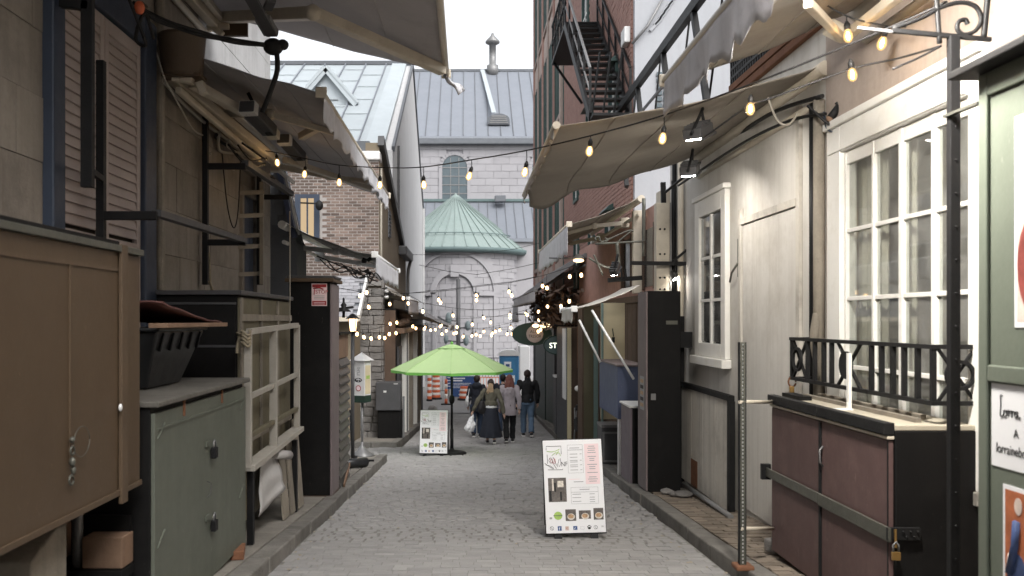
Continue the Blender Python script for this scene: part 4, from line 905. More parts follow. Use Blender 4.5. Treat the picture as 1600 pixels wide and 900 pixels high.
for i, (y, h, t_, lab) in enumerate(((8.72, .75, .03, 'greyest weathered plank leaning under the white frame, nearest'), (9.12, .82, .0, 'middle weathered plank leaning between the frame and black cabinet'), (9.5, .95, -.02, 'tallest weathered plank leaning next to the black cabinet'))):
    yy = y; o = MB().hexa([(-1.80, yy, S(yy)), (-1.78, yy, S(yy)), (-1.78, yy + .27, S(yy)), (-1.80, yy + .27, S(yy)), (-1.87, yy + t_, S(yy) + h), (-1.85, yy + t_, S(yy) + h), (-1.85, yy + .27 + t_, S(yy) + h), (-1.87, yy + .27 + t_, S(yy) + h)]).build('leaning_plank', M['greywood'], None, .003)
    tag(o, lab, 'plank', 'planks leaning under the white frame')
# ================================================================== black tall cabinet with warning sign
bc = thing('black_cabinet', 'tall black cabinet with a red warning sign on the left pavement', 'cabinet', (-1.85, 11, S(11)))
by0, by1, bx = 10.64, 11.25, -1.63
B(-2.12, bx, by0, by1, S(11) + .03, 1.90).build('carcass', M['black_paint'], bc, .008)
B(bx + .001, bx + .022, by0 + .005, by1 - .005, S(11) + .02, 1.88).build('side_board', M['mauve'], bc, .004)
B(-2.16, bx + .05, by0 - .04, by1 + .1, 1.901, 1.945).build('top_board', M['brown_trim'], bc, .006)
B(-2.14, bx + .06, by0 - .02, by1 - .05, 1.946, 1.975).build('top_tray', M['dark_grey'], bc, .004)
B(-2.13, bx + .02, by0 - .005, by1, S(11.2) - .02, S(11) + .029).build('plinth', M['brown_wood'], bc)
def text(s, size, m, parent, o, u, v, name='lettering', ex=.0006, align='LEFT', font_scale=1.0):
    cu = bpy.data.curves.new('t', 'FONT'); cu.body = s; cu.size = size; cu.extrude = ex; cu.align_x = align; cu.resolution_u = 3
    me = evaluated_mesh(bpy.data.objects.new('t', cu))
    u, v = Vector(u).normalized(), Vector(v).normalized(); n = u.cross(v); o = Vector(o)
    for q in me.vertices: q.co = o + u * q.co.x * font_scale + v * q.co.y + n * (q.co.z + ex)
    me.materials.clear(); me.materials.append(m); return link(name, me, parent)
class Face:                                              # flat print on a board: coordinates in metres from a corner
    def __init__(s, o, u, v): s.o, s.u, s.v = Vector(o), Vector(u).normalized(), Vector(v).normalized(); s.n = s.u.cross(s.v)
    def p(s, a, b, d=0): return s.o + s.u * a + s.v * b + s.n * d
    def rect(s, a0, b0, a1, b1, d0, d1, mb=None):
        mb = mb or MB(); return mb.hexa([s.p(a0, b0, d0), s.p(a1, b0, d0), s.p(a1, b1, d0), s.p(a0, b1, d0), s.p(a0, b0, d1), s.p(a1, b0, d1), s.p(a1, b1, d1), s.p(a0, b1, d1)])
    def disc(s, a, b, r, d0, d1, n=20, rb=None, mb=None):
        mb = mb or MB(); rb = rb or r
        return mb.prism([s.p(a + r * math.cos(2 * math.pi * i / n), b + rb * math.sin(2 * math.pi * i / n), d0) for i in range(n)], s.n * (d1 - d0))
    def ring(s, a, b, r, w, d0, d1, n=24, rb=None):
        mb = MB(); rb = rb or r
        for i in range(n):
            t0, t1 = 2 * math.pi * i / n, 2 * math.pi * (i + 1) / n
            q = lambda rr, rrb, t, d: s.p(a + rr * math.cos(t), b + rrb * math.sin(t), d)
            mb.hexa([q(r - w, rb - w, t0, d0), q(r, rb, t0, d0), q(r, rb, t1, d0), q(r - w, rb - w, t1, d0), q(r - w, rb - w, t0, d1), q(r, rb, t0, d1), q(r, rb, t1, d1), q(r - w, rb - w, t1, d1)])
        return mb
    def stroke(s, pts, w, d=.0015, mb=None):
        return (mb or MB()).tube([s.p(a, b, d) for a, b in pts], w, 5)
    def text(s, t, size, a, b, m, parent, d=.002, align='LEFT', nm='lettering', fs=1.0): return text(t, size, m, parent, s.p(a, b, d), s.u, s.v, nm, .0005, align, fs)
    def frame(s, a0, b0, a1, b1, w, d0, d1):
        mb = MB(); s.rect(a0, b0, a1, b0 + w, d0, d1, mb); s.rect(a0, b1 - w, a1, b1, d0, d1, mb); s.rect(a0, b0 + w, a0 + w, b1 - w, d0, d1, mb); s.rect(a1 - w, b0 + w, a1, b1 - w, d0, d1, mb); return mb
ws = thing('warning_sign', 'small white and red STOP notice on the black cabinet end', 'sign', P(499, 478, by0))
f_ = Face((XP(487, by0), by0 - .001, ZP(478, by0)), (1, 0, 0), (0, 0, 1)); W_, H_ = XP(511, by0) - XP(487, by0), ZP(443, by0) - ZP(478, by0)
f_.rect(0, 0, W_, H_, 0, .004).build('plate', M['ink_pink'], ws)
f_.rect(.008, H_ - .045, W_ - .008, H_ - .01, .0041, .006).build('red_band', M['ink_red'], ws); f_.rect(.008, .01, W_ - .008, .06, .0041, .006).build('red_band', M['ink_red'], ws)
f_.text('STOP', .062, .045, H_ * .55, M['ink_red'], ws, .0045)
f_.stroke([(.02, H_ * .78), (.09, H_ * .82), (.14, H_ * .74)], .008, .006).build('camera_mark', M['ink_red'], ws); f_.stroke([(.03, H_ * .5), (.035, H_ * .74)], .006, .006).build('camera_mark', M['ink_red'], ws)
for k in range(3): f_.rect(.03, H_ * .3 + k * .018, W_ - .03, H_ * .3 + k * .018 + .006, .0041, .005).build('text_line', M['ink_grey'], ws)
for k in range(2): f_.rect(.025, .02 + k * .018, W_ - .025, .026 + k * .018, .0061, .0068).build('text_line', M['ink_pink'], ws)
# slatted stall beyond it
sl = thing('slatted_stall', 'grey horizontal slatted stall front beyond the black cabinet', 'stall', (-1.9, 11.9, S(12)))
B(-2.5, -1.66, 11.36, 12.32, S(12) + .02, 1.25).build('carcass', M['black_paint'], sl)
z = S(12.3) + .06; k = 0
while z < .9: 
    MB().hexa([(-1.615, 11.37, z), (-1.655, 11.37, z), (-1.655, 12.32, z), (-1.615, 12.32, z), (-1.605 + random.uniform(-.006, .006), 11.37, z + .03), (-1.65, 11.37, z + .105), (-1.65, 12.32, z + .105), (-1.605, 12.32, z + .03)]).build('slat', M['steel_slat'], sl); z += .118
B(-1.70, -1.64, 11.3, 12.34, .95, 1.26).build('wooden_box', M['plank'], sl, .006)
B(-1.74, -1.60, 11.28, 12.4, 1.262, 1.29).build('shelf', M['black_paint'], sl)
tag(MB().bar((-1.58, 11.5, S(11.5) + .03), (-1.62, 12.35, S(12.3) + .22), .02, .05).build('wooden_strip', M['plank'], None), 'splintered wooden strip lying against the slatted stall foot', 'strip')
tag(MB().tube([(-1.62, 14.35, S(14.3) + .075), (-2.0, 14.0, S(14) + .075)], .075, 14).build('black_tube', M['plastic_black'], None), 'short black tube lying on the left kerb beyond the slats', 'tube')
ps = thing('black_pole_stand', 'thin black pole on a cross base beside the wifi post', 'stand', (-2.0, 15.5, S(15.5)))
MB().tube([P(548, 640, 15.4), (-1.96, 15.4, S(15.4) + .02)], .03, 8).build('pole', M['black_metal'], ps)
B(-2.1, -1.6, 15.36, 15.44, S(15.4), S(15.4) + .03).build('foot', M['black_metal'], ps); B(-1.99, -1.92, 15.1, 15.7, S(15.1) + .001, S(15.1) + .034).build('foot', M['black_metal'], ps)
# top of stall clutter: small black things on the shelf
cl = thing('black_lantern', 'black lantern with a warm light beside the wooden box', 'lantern', P(552, 510, 14.5))
lp = P(551, 506, 14.5)
MB().lathe([(.0, .17), (.03, .16), (.11, .09), (.11, .08), (.02, .08)], lp, 8).build('cap', M['dark_grey'], cl); MB().lathe([(.05, -.12), (.075, .08)], lp, 8).build('glass', M['lantern'], cl)
for k in range(4):
    a = math.pi / 4 + k * math.pi / 2; MB().tube([lp + Vector((.055 * math.cos(a), .055 * math.sin(a), -.13)), lp + Vector((.085 * math.cos(a), .085 * math.sin(a), .08))], .007, 5).build('bar', M['black_metal'], cl)
MB().lathe([(.06, -.15), (.06, -.12)], lp, 8).build('base', M['black_metal'], cl); MB().tube([lp + Vector((0, 0, -.15)), (lp.x, lp.y, S(14.5))], .03, 8).build('post', M['dark_grey'], cl)
bd = thing('black_rooftop_ornament', 'black pronged metal ornament standing on the slatted stall shelf', 'ornament', P(537, 485, 11.8))
o0 = P(537, 487, 11.8)
MB().lathe([(.1, 0), (.08, .02), (.03, .05), (.04, .09), (.015, .12), (.015, .17), (.0, .19)], o0, 8).build('finial', M['black_metal'], bd); MB().bar(o0 + Vector((-.13, 0, .03)), o0 + Vector((.13, 0, .06)), .03, .03).build('prong', M['black_metal'], bd)
MB().tube([o0 + Vector((0, 0, -.08)), o0 + Vector((0, 0, .01))], .02, 6).build('stem', M['black_metal'], bd)
# tangled cables at the third awning
tgl = thing('cable_tangle', 'tangle of black cables under the third left awning', 'cables', P(530, 410, 13.2))
for i in range(7):
    a = P(500 + 12 * i, 405 + 3 * i, 13.2); b = P(560 + 6 * i, 425 + 2 * i, 13.2)
    MB().tube(smooth([a, a.lerp(b, .3) + Vector((0, random.uniform(-.3, .3), random.uniform(-.15, .05))), a.lerp(b, .7) + Vector((0, random.uniform(-.3, .3), random.uniform(-.12, .1))), b]), .010, 5).build('cable', M['cable'], tgl)
tcn = thing('black_junction', 'cluster of black connectors hanging under the third left awning', 'connector', P(575, 418, 13.3))
for i in range(6): MB().obox(P(566 + random.uniform(-9, 14), 414 + random.uniform(-9, 14), 13.3 + random.uniform(-.1, .1)), (.07, .07, .05), Matrix.Rotation(random.uniform(-.8, .8), 3, 'Y')).build('connector', M['black_metal'], tcn, .008)
MB().bar(P(495, 400, 13.2), P(590, 440, 13.2), .02, .02).build('bar', M['black_metal'], tcn)
# wifi post
wp = thing('wifi_post', 'white and green wifi information post with a small pyramid roof', 'post', (XP(566, 16.6), 16.6, S(16.6)))
wx, wy = XP(566, 16.6), 16.6; zt1, zb1 = ZP(563, wy), ZP(627, wy)
Rw = Matrix.Rotation(math.radians(-22), 3, 'Z'); cw = Vector((wx - .01, wy, (zt1 + zb1) / 2 + .05))
MB().obox(cw, (.25, .25, zt1 - zb1 - .1), Rw).build('box', M['white_metal'], wp, .006)
MB().obox(Vector((cw.x, cw.y, zb1 + .05)), (.26, .26, .13), Rw).build('base_band', M['forest'], wp, .006)
v = [cw + Rw @ Vector((sx * .17, sy * .17, zt1 - cw.z)) for sx, sy in ((-1, -1), (1, -1), (1, 1), (-1, 1))]
MB().add(v + [cw + Vector((0, 0, zt1 - cw.z + .15))], [(0, 1, 4), (1, 2, 4), (2, 3, 4), (3, 0, 4), (3, 2, 1, 0)]).build('roof', M['white_metal'], wp)
wf_ = Face(cw + Rw @ Vector((-.125, -.1265, zb1 + .12 - cw.z)), Rw @ Vector((1, 0, 0)), (0, 0, 1))
text('rue', .12, M['ink_grey'], wp, wf_.p(.155, .36, .001), (0, 0, 1), -(Rw @ Vector((1, 0, 0))), 'lettering')
wf_.disc(.125, .28, .075, 0, .002, 18, .04).build('wifi_mark', M['ink_black'], wp); wf_.stroke([(.08, .28), (.125, .30), (.17, .28)], .009, .003).build('wifi_arc', M['ink_white'], wp); wf_.disc(.125, .266, .014, .002, .004, 10).build('wifi_dot', M['ink_white'], wp)
wf_.disc(.125, .13, .055, 0, .002, 20).build('red_badge', M['ink_red'], wp); wf_.disc(.125, .13, .04, .0021, .003, 20).build('badge_centre', M['ink_pink'], wp)
ws_ = Face(cw + Rw @ Vector((.1265, -.125, zb1 + .12 - cw.z)), Rw @ Vector((0, 1, 0)), (0, 0, 1)); ws_.rect(.03, .02, .22, .55, 0, .003).build('poster', M['cream_board'], wp); ws_.rect(.06, .3, .19, .36, .0031, .004).build('poster_patch', M['ink_green'], wp)
MB().tube([(wx, wy, S(wy) + .05), (wx, wy, zb1)], .022, 8).build('stem', M['grey_metal'], wp)
MB().lathe([(.23, 0), (.23, .02), (.1, .1), (.03, .2), (.025, .26)], (wx, wy, S(wy)), 10).build('foot', M['grey_metal'], wp)
# ================================================================== far left shops
sp = thing('dark_shopfront', 'far left row of dark shop doors between white posts', 'shopfront', (-1.8, 28, S(28)))
B(-3.2, -1.83, 23.0, 37.0, S(37) - .1, 1.75).build('wall', M['black_paint'], sp)
for a, b in ((23.3, 24.5), (26.0, 27.2), (28.2, 29.6), (30.6, 32.4), (33, 34.6)): B(-1.829, -1.78, a, b, S(b) + .02, .75).build('door', M['dark_grey'], sp, .01)
for yq, mm, wd in ((24.75, 'white_paint', .14), (25.3, 'grey_metal', .22), (25.75, 'white_paint', .12), (27.7, 'greywood', .16), (30.1, 'white_paint', .12), (32.7, 'greywood', .12)): B(-1.828, -1.68, yq, yq + wd, S(yq) - .02, 1.1).build('post', M[mm], sp, .01)
B(-1.828, -1.6, 22.95, 37.0, 1.1, 1.24).build('fascia', M['brown_wood'], sp, .01); B(-2.3, -1.84, 22.95, 23.0, S(23), 1.7).build('end_board', M['brown_wood'], sp)
for k in range(9): MB().ball((-1.7 + random.uniform(-.06, .1), 23.2 + random.uniform(-.3, 2.2), 1.28 + random.uniform(0, .35)), (.14, .2, .1), 8, 5).build('dried_bough', M['brown_wood'], sp)
uc = thing('utility_cabinet', 'black two part utility cabinet standing before the stone wall', 'cabinet', (-1.92, 22.1, S(22.1)))
B(-2.2, -1.62, 22.0, 22.4, S(22.2) - .05, ZP(642, 22)).build('lower_box', M['black_paint'], uc, .008); B(-2.24, -1.63, 21.94, 22.42, ZP(641, 22), ZP(597, 22)).build('upper_box', M['dark_grey'], uc, .01)
B(-2.05, -1.98, 21.93, 21.945, ZP(613, 22), ZP(610, 22)).build('badge', M['white_metal'], uc); B(-1.8, -1.7, 21.93, 21.945, ZP(600, 22), ZP(599, 22)).build('badge', M['white_metal'], uc)
B(-1.60, -1.55, 22.1, 22.2, S(22), ZP(620, 22)).build('side_pipe', M['grey_metal'], uc, .01)
vl = thing('shop_lamp', 'pair of small white lamps on the far left awning corner', 'lamp', P(604, 460, 22.6))
for py in (455, 464): MB().ball(P(604, py, 22.6), (.06, .06, .05), 8, 6).build('lamp_head', M['white_metal'], vl)
MB().tube([P(604, 448, 22.7), P(604, 468, 22.7)], .02, 6).build('stem', M['dark_grey'], vl)
# ================================================================== right: near plaster house with the big window
WR = 2.85
ha = thing('plaster_house', 'near right house with pinkish plaster wall round the big white window', 'house', (WR, 5, S(5)))
wy0, wy1, wzb, wzt = 4.9, 7.02, .45, 2.92
B(WR, WR + .35, -14, wy0, S(1.2) - .6, 7.0).build('wall', M['plaster_pink'], ha); B(WR, WR + .35, wy0, wy1, wzt, 7.0).build('wall', M['plaster_pink'], ha)
B(WR, WR + .35, wy0, wy1, S(7) - .3, wzb).build('wall', M['plaster_pink'], ha); B(WR, WR + .35, wy1, 7.12, S(7) - .3, 7.0).build('wall', M['plaster_pink'], ha)
B(WR + .36, 7.0, 6.9, 7.12, 3.6, 7.0).build('side_wall', M['plaster_pink'], ha)
B(WR - .05, WR + .3, wy0 + .02, wy1, .42, .50).build('stone_sill', M['concrete'], ha, .008)
bw = thing('big_window', None, None, (WR, 6, 1)); bw.parent = ha; bw.matrix_parent_inverse = WM[ha.name].inverted()
x0, x1 = WR - .035, WR + .10
for a, b, c, d in ((wy0, wy0 + .14, .50, wzt), (wy1 - .24, wy1, .50, wzt), (wy0 + .141, wy1 - .241, wzt - .20, wzt)): B(x0, x1, a, b, c, d).build('frame', M['white_paint'], bw, .006)
B(x0 - .03, x1, wy0 - .01, wy1 + .01, wzt + .001, wzt + .06).build('head_mould', M['white_paint'], bw, .008)
B(x0 - .012, x0 - .001, wy0 + .16, wy1 - .05, wzt - .19, wzt - .175).build('mould_line', M['white_paint'], bw)
gy = [wy1 - .25, 6.30, 5.90, 5.475, wy0 + .15]
colY = [(6.32, 6.745), (5.925, 6.285), (5.51, 5.875), (5.07, 5.46)]; st = sorted({4.9 + .141})
rows = [.56, .62, 1.09, 1.11, 1.60, 1.62, 2.11, 2.13, 2.62]
rowz = [(.62, 1.085), (1.115, 1.595), (1.625, 2.105), (2.135, 2.62)]
xs0, xs1 = WR + .0, WR + .05
edges = [wy1 - .241] + [q for a, b in colY for q in (b, a)] + [wy0 + .141]
for i in range(0, len(edges), 2):
    a, b = edges[i + 1], edges[i]
    if b - a > .004: B(xs0, xs1, a + .0005, b - .0005, .50, wzt - .201).build('stile', M['white_paint'], bw, .005)
for a, b in colY:
    zz = [(.501, .62)] + [(rowz[i][1], rowz[i + 1][0]) for i in range(3)] + [(2.62, wzt - .202)]
    for c, d in zz: B(xs0 + .006, xs1 - .004, a, b, c, d).build('muntin', M['white_paint'], bw, .004)
    for c, d in rowz: B(xs0 + .026, xs0 + .03, a - .002, b + .002, c - .002, d + .002).build('pane', M['glass'], bw)
rm = thing('curtained_room', None, None, (WR + .5, 6, 1)); rm.parent = ha; rm.matrix_parent_inverse = WM[ha.name].inverted()
B(WR + .55, WR + .6, 4.0, 8.5, .2, 3.2).build('back_wall', M['curtain'], rm); B(WR + .351, WR + .95, 4.0, 8.5, .2, .4).build('floor', M['room_dark'], rm)
B(WR + .351, WR + .95, 4.4, 4.45, .4, 3.1).build('end_wall', M['curtain'], rm); B(WR + .351, WR + .95, 7.6, 7.65, .4, 3.1).build('end_wall', M['curtain'], rm); B(WR + .351, WR + .95, 4.0, 8.5, 3.1, 3.2).build('ceiling', M['curtain'], rm)
for yc, wd in ((6.55, .46), (6.02, .2), (5.62, .24), (5.2, .24)):
    MB().grid(lambda u, v: (WR + .12 + .02 * math.sin(u * wd * 62), yc - wd / 2 + wd * u, .45 + 2.4 * v), 24, 2, .004, (1, 0, 0)).build('curtain', M['curtain'], rm)
# ------------------------------------------------------------------ second plaster house with the small window
hb = thing('white_plaster_house', 'low white plaster house with the narrow white window on the right', 'house', (WR, 10, S(10)))
B(WR + .005, WR + .4, 7.125, 12.6, S(12.6) - .3, 3.80).build('wall', M['plaster'], hb); B(WR + .41, 8.0, 7.125, 12.6, 3.55, 3.72).build('flat_roof', M['dark_grey'], hb)
B(WR + .41, 8, 12.3, 12.6, S(12.6), 3.54).build('end_wall', M['plaster'], hb); B(WR - .04, WR + .45, 7.13, 12.65, 3.801, 3.88).build('coping', M['rust'], hb, .01)
wn = thing('white_window', None, None, (WR, 10.4, 1.9)); wn.parent = hb; wn.matrix_parent_inverse = WM[hb.name].inverted()
a, b, c, d = 9.72, 11.02, 1.02, 2.88; xw0 = WR - .055
for q in ((a, a + .17, c, d), (b - .2, b, c, d), (a + .171, b - .201, d - .2, d), (a + .171, b - .201, c, c + .16)): B(xw0, WR + .004, *q).build('frame', M['white_paint'], wn, .008)
B(xw0 - .05, WR + .004, a - .05, b + .05, c - .1, c - .001).build('sill', M['white_paint'], wn, .01); B(xw0 - .03, WR + .004, a - .03, b + .03, d + .001, d + .06).build('head', M['white_paint'], wn, .01)
B(WR - .012, WR + .003, a + .171, b - .201, c + .161, d - .201).build('dark_back', M['window_dark'], wn)
ym = (a + b) / 2 - .015
B(xw0 + .015, WR - .002, ym - .03, ym + .03, c + .162, d - .202).build('muntin', M['white_paint'], wn, .003)
for k in (1, 2):
    zz = c + .16 + (d - c - .36) * k / 3
    for q in ((a + .172, ym - .031), (ym + .031, b - .202)): B(xw0 + .022, WR - .003, q[0], q[1], zz - .018, zz + .018).build('muntin', M['white_paint'], wn, .003)
for k in range(3):
    z0_, z1_ = c + .161 + (d - c - .36) * k / 3 + .02, c + .161 + (d - c - .36) * (k + 1) / 3 - .02
    for q in ((a + .172, ym - .031), (ym + .031, b - .202)): B(WR - .022, WR - .019, q[0], q[1], z0_, z1_).build('pane', M['glass_far'], wn)
B(WR - .012, WR + .004, 7.72, 9.22, S(9) + .05, 2.42).build('plaster_panel', M['plaster'], hb, .004)
for q in ((7.62, 7.70, S(8), 3.3), (9.25, 9.33, .7, 2.6)): B(WR - .03, WR + .004, *q).build('batten', M['plaster_board'], hb, .004)
B(WR - .032, WR + .004, 7.701, 9.249, 2.43, 2.50).build('batten', M['plaster_board'], hb, .004)
B(WR - .02, WR + .004, 9.36, 9.39, 1.9, 2.3).build('hook', M['strap_metal'], hb)
MB().tube([(WR - .02, 9.36, 2.05), (WR - .06, 9.45, 1.95), (WR - .03, 9.62, 1.86)], .012, 6).build('hook', M['strap_metal'], hb)
for yy, mm, r in ((7.24, 'black_metal', .035), (7.13, 'greywood', .045)): MB().tube([(WR - .05, yy, .75), (WR - .05, yy, 3.2)], r, 10).build('downpipe', M[mm], hb)
MB().tube(smooth([(WR - .06, 7.13, 1.5), (WR - .09, 7.12, 1.3), (WR - .05, 7.15, 1.1), (WR - .05, 7.14, .9)]), .04, 8).build('peeling_pipe', M['greywood'], hb)
MB().tube([(WR - .05, 11.75, S(11.7)), (WR - .05, 11.75, 3.6)], .04, 8).build('downpipe', M['cream_metal'], hb); MB().tube([(WR - .03, 12.2, .2), (WR - .03, 12.2, 3.6)], .03, 8).build('downpipe', M['black_metal'], hb)
# lower boards, leaning pipe, stones
pb = thing('lower_board', 'large weathered white board panel standing below the small window', 'board', (WR - .1, 10.4, S(10)))
for k in range(4): B(WR - .10, WR - .075, 9.42 + .52 * k + .004, 9.42 + .52 * (k + 1) - .004, S(11.4) + .12, .60).build('plank', M['plaster_board'], pb, .003)
B(WR - .12, WR - .06, 9.35, 11.55, .601, .66).build('top_rail', M['black_metal'], pb); B(WR - .12, WR - .06, 9.33, 9.415, S(9.4), .60).build('edge_post', M['black_metal'], pb)
B(WR - .12, WR - .06, 11.51, 11.6, S(11.6), 1.5).build('edge_post', M['black_paint'], pb); B(WR - .104, WR - .101, 10.7, 11.0, S(11) + .1, S(11) + .42).build('bare_brick_patch', M['rust'], pb)
tag(MB().tube([P(1068, 756, 11.2), P(1142, 808, 8.9)], .03, 8).build('grey_pipe', M['grey_metal'], None), 'long grey pipe lying along the foot of the weathered board', 'pipe')
for i, (px, py, Y, s, lab) in enumerate(((1068, 770, 10.6, .13, 'flat pale stone lying beside the tall black right cabinet, larger one'), (1042, 768, 10.85, .09, 'small flat stone at the tall black right cabinet foot'), (1052, 773, 10.6, .05, 'tiny stone between the two flat stones on the right pavement'))):
    mb = MB().ball((XP(px, Y), Y, S(Y) + .03), (s, s * 1.1, .035), 9, 6); mb.v = [(x + .02 * mnoise.noise(Vector((x * 9, y * 9, z * 9))), y, z + .012 * mnoise.noise(Vector((x * 20, y * 20, 3)))) for x, y, z in mb.v]
    tag(mb.build('loose_stone', M['rough_stone'], None), lab, 'stone')
# ------------------------------------------------------------------ deck railing above, balcony
dk = thing('roof_railing', 'dark steel railing with slanted posts along the low right roof edge', 'railing', (2.95, 13, 3.9))
zt_, X_ = 5.5, 2.93
MB().bar((X_, 8.4, zt_), (X_, 18.2, zt_), .09, .14).build('top_rail', M['black_metal'], dk)
for zz in (4.95,): MB().bar((X_, 8.4, zz), (X_, 18, zz), .03, .04).build('mid_rail', M['dark_grey'], dk)
for yy in (9.4, 11.0, 12.8, 14.8, 16.6): MB().bar((X_, yy + .6, zt_ - .06), (X_, yy - .15, 3.9), .09, .07, (1, 0, 0)).build('post', M['black_metal'], dk)
for yy in (10.3, 12, 13.8, 15.8): MB().tube([(X_ + .05, yy, zt_), (X_ + .05, yy + .9, 3.9)], .015, 5).build('rod', M['black_metal'], dk)
bl2 = thing('perforated_balcony', 'black perforated steel balcony edge above the beige awning', 'balcony', (3.0, 8, 3.9))
B(2.80, 2.86, 7.15, 9.6, 3.886, 3.95).build('floor_beam', M['rust'], bl2); B(2.80, 2.86, 7.15, 9.6, 4.28, 4.34).build('top_rail', M['black_metal'], bl2)
ub2 = unit(M['black_metal'], 'blk'); y = 7.2
while y < 9.6:
    inst('bar', ub2, (2.83, y, 4.115), bl2, None, (.02, .028, .33)); y += .075
for zz in (4.03, 4.12, 4.21): B(2.816, 2.826, 7.15, 9.6, zz - .014, zz + .014).build('flat_bar', M['black_metal'], bl2)
# ------------------------------------------------------------------ brown shops between
hc = thing('brown_shops', 'row of brown boarded shops under a dark red brick upper wall on the right', 'shops', (3, 18, S(18)))
B(3.0, 3.3, 12.65, 24.0, S(24) - .2, 3.3).build('wall', M['brick_red'], hc)
for k in range(26): B(2.96, 2.999, 12.66 + .43 * k + .006, 12.66 + .43 * (k + 1) - .006, S(24) - .1, 1.75).build('board', M['brown_wood'], hc, .004)
B(2.9, 3.0, 12.66, 23.8, 1.751, 1.87).build('fascia', M['brown_wood'], hc, .006)
for a, b in ((13.6, 14.1), (14.3, 14.8)): B(2.93, 2.959, a, b, 1.2, 1.3).build('label_plate', M['cream_board'], hc)
for yy in (14.2, 16.2): w_ = B(2.985, 2.999, yy, yy + .9, 2.0, 2.95).build('window', M['window_dark'], hc); B(2.94, 2.984, yy - .08, yy - .001, 1.95, 3.0).build('frame', M['brown_wood'], w_); B(2.94, 2.984, yy + .901, yy + .98, 1.95, 3.0).build('frame', M['brown_wood'], w_)
B(2.75, 2.95, 12.75, 13.05, S(13), 3.3).build('pale_post', M['cream_metal'], hc, .01); B(2.8, 2.95, 15.1, 15.25, 1.9, 3.3).build('pale_post', M['cream_metal'], hc, .01)
fs_ = thing('green_storefront', 'dark green shop front far down the right side', 'shopfront', (2.9, 29, S(29)))
B(2.95, 3.4, 24.05, 40, S(40) - .2, 2.3).build('wall', M['black_paint'], fs_); B(2.72, 2.95, 25.0, 25.3, S(25), 1.4).build('pilaster', M['forest'], fs_, .01); B(2.78, 2.949, 28.6, 29.0, S(29), 1.5).build('pilaster', M['dark_grey'], fs_, .01)
for a, b in ((25.4, 28.5), (29.2, 33.0), (33.4, 38)): B(2.9, 2.949, a, b, S(b) + .05, .6).build('door', M['forest'], fs_, .01); B(2.88, 2.949, a, b, .8, 1.3).build('sign_band', M['sign_green'], fs_, .01)
# ------------------------------------------------------------------ tall brick building
tb_ = thing('tall_brick_building', 'tall red and tan brick building with tall narrow windows and a white end wall', 'building', (3.2, 28, S(28)))
XB_ = 3.12
B(XB_ + .03, 9.0, 17.05, 29.0, 1.5, 17).build('brick_core', M['brick_red'], tb_); B(XB_ + .03, 9.0, 29.05, 41.0, G(40), 17).build('tan_core', M['brick_tan'], tb_)
ubr = unit(M['brick_red'], 'brk'); restb = MB()
wins_r = [(18.6, 19.5, 5.1, 6.7), (22.3, 23.2, 5.0, 6.7), (25.2, 26.0, 4.9, 6.6), (19.2, 20.0, 2.2, 3.7), (22.0, 22.8, 2.2, 3.7), (25.0, 25.9, 2.2, 3.7), (18.4, 19.3, 8.6, 10.2), (23.0, 24, 8.6, 10.2)]
z = 1.6; r_ = 0; nb = 0
while z < 12.5:
    y = 17.06 - (.12 if r_ % 2 else 0)
    while y < 28.9:
        y1 = min(y + .235, 29.0); y0 = max(y, 17.06)
        if not any(z + .09 > c - .06 and z < d + .06 and y1 > a - .06 and y0 < b + .06 for a, b, c, d in wins_r) and y1 - y0 > .02: restb.box(XB_ + random.uniform(-.004, .004), XB_ + .035, y0 + .006, y1 - .006, z + .005, z + .083)
        y += .235
    z += .09; r_ += 1
tag(restb.build('brickwork', M['brick_red'], tb_), kind='stuff')
for a, b, c, d in wins_r:
    w_ = B(XB_ + .0, XB_ + .031, a, b, c, d).build('window', M['lead_glass'], tb_)
    for q in ((a - .06, a, c, d), (b, b + .06, c, d), (a - .06, b + .06, d, d + .1), (a - .08, b + .08, c - .09, c)): B(XB_ - .05, XB_ + .032, *q).build('frame', M['green_trim'], w_)
    B(XB_ - .03, XB_ - .001, (a + b) / 2 - .025, (a + b) / 2 + .025, c, d).build('muntin', M['white_paint'], w_); B(XB_ - .03, XB_ - .001, a, b, (c + d) / 2 - .025, (c + d) / 2 + .025).build('muntin', M['white_paint'], w_)
    MB().hexa([(XB_ - .18, a - .12, d + .1), (XB_ + .0, a - .12, d + .1), (XB_ + .0, b + .12, d + .1), (XB_ - .18, b + .12, d + .1), (XB_ - .1, a - .08, d + .2), (XB_, a - .08, d + .25), (XB_, b + .08, d + .25), (XB_ - .1, b + .08, d + .2)]).build('hood', M['green_trim'], w_)
for lv in range(4):                                      # tan part: piers and bands of tall windows
    z0_ = -1.5 + lv * 4.6
    for k in range(5):
        a = 29.4 + k * 2.3; wf = B(XB_ + .0, XB_ + .029, a + .25, a + 1.95, z0_ + .6, z0_ + 3.9).build('tall_window', M['lead_glass'], tb_)
        for j in range(4): B(XB_ - .06, XB_ + .028, a + .25 + j * .53, a + .25 + j * .53 + .1, z0_ + .6, z0_ + 3.9).build('mullion', M['green_trim'], wf)
        B(XB_ - .08, XB_ + .028, a + .2, a + 2.0, z0_ + .45, z0_ + .59).build('sill', M['brick_tan'], wf)
    B(XB_ - .05, XB_ + .028, 29.05, 41.0, z0_ + 3.95, z0_ + 4.9).build('spandrel', M['brick_tan'], tb_, .01)
for k in range(6): a = 29.06 + k * 2.3; B(XB_ - .10, XB_ + .028, a, a + .42, G(40), 17).build('pier', M['brick_red'] if k % 2 else M['brick_tan'], tb_, .01)
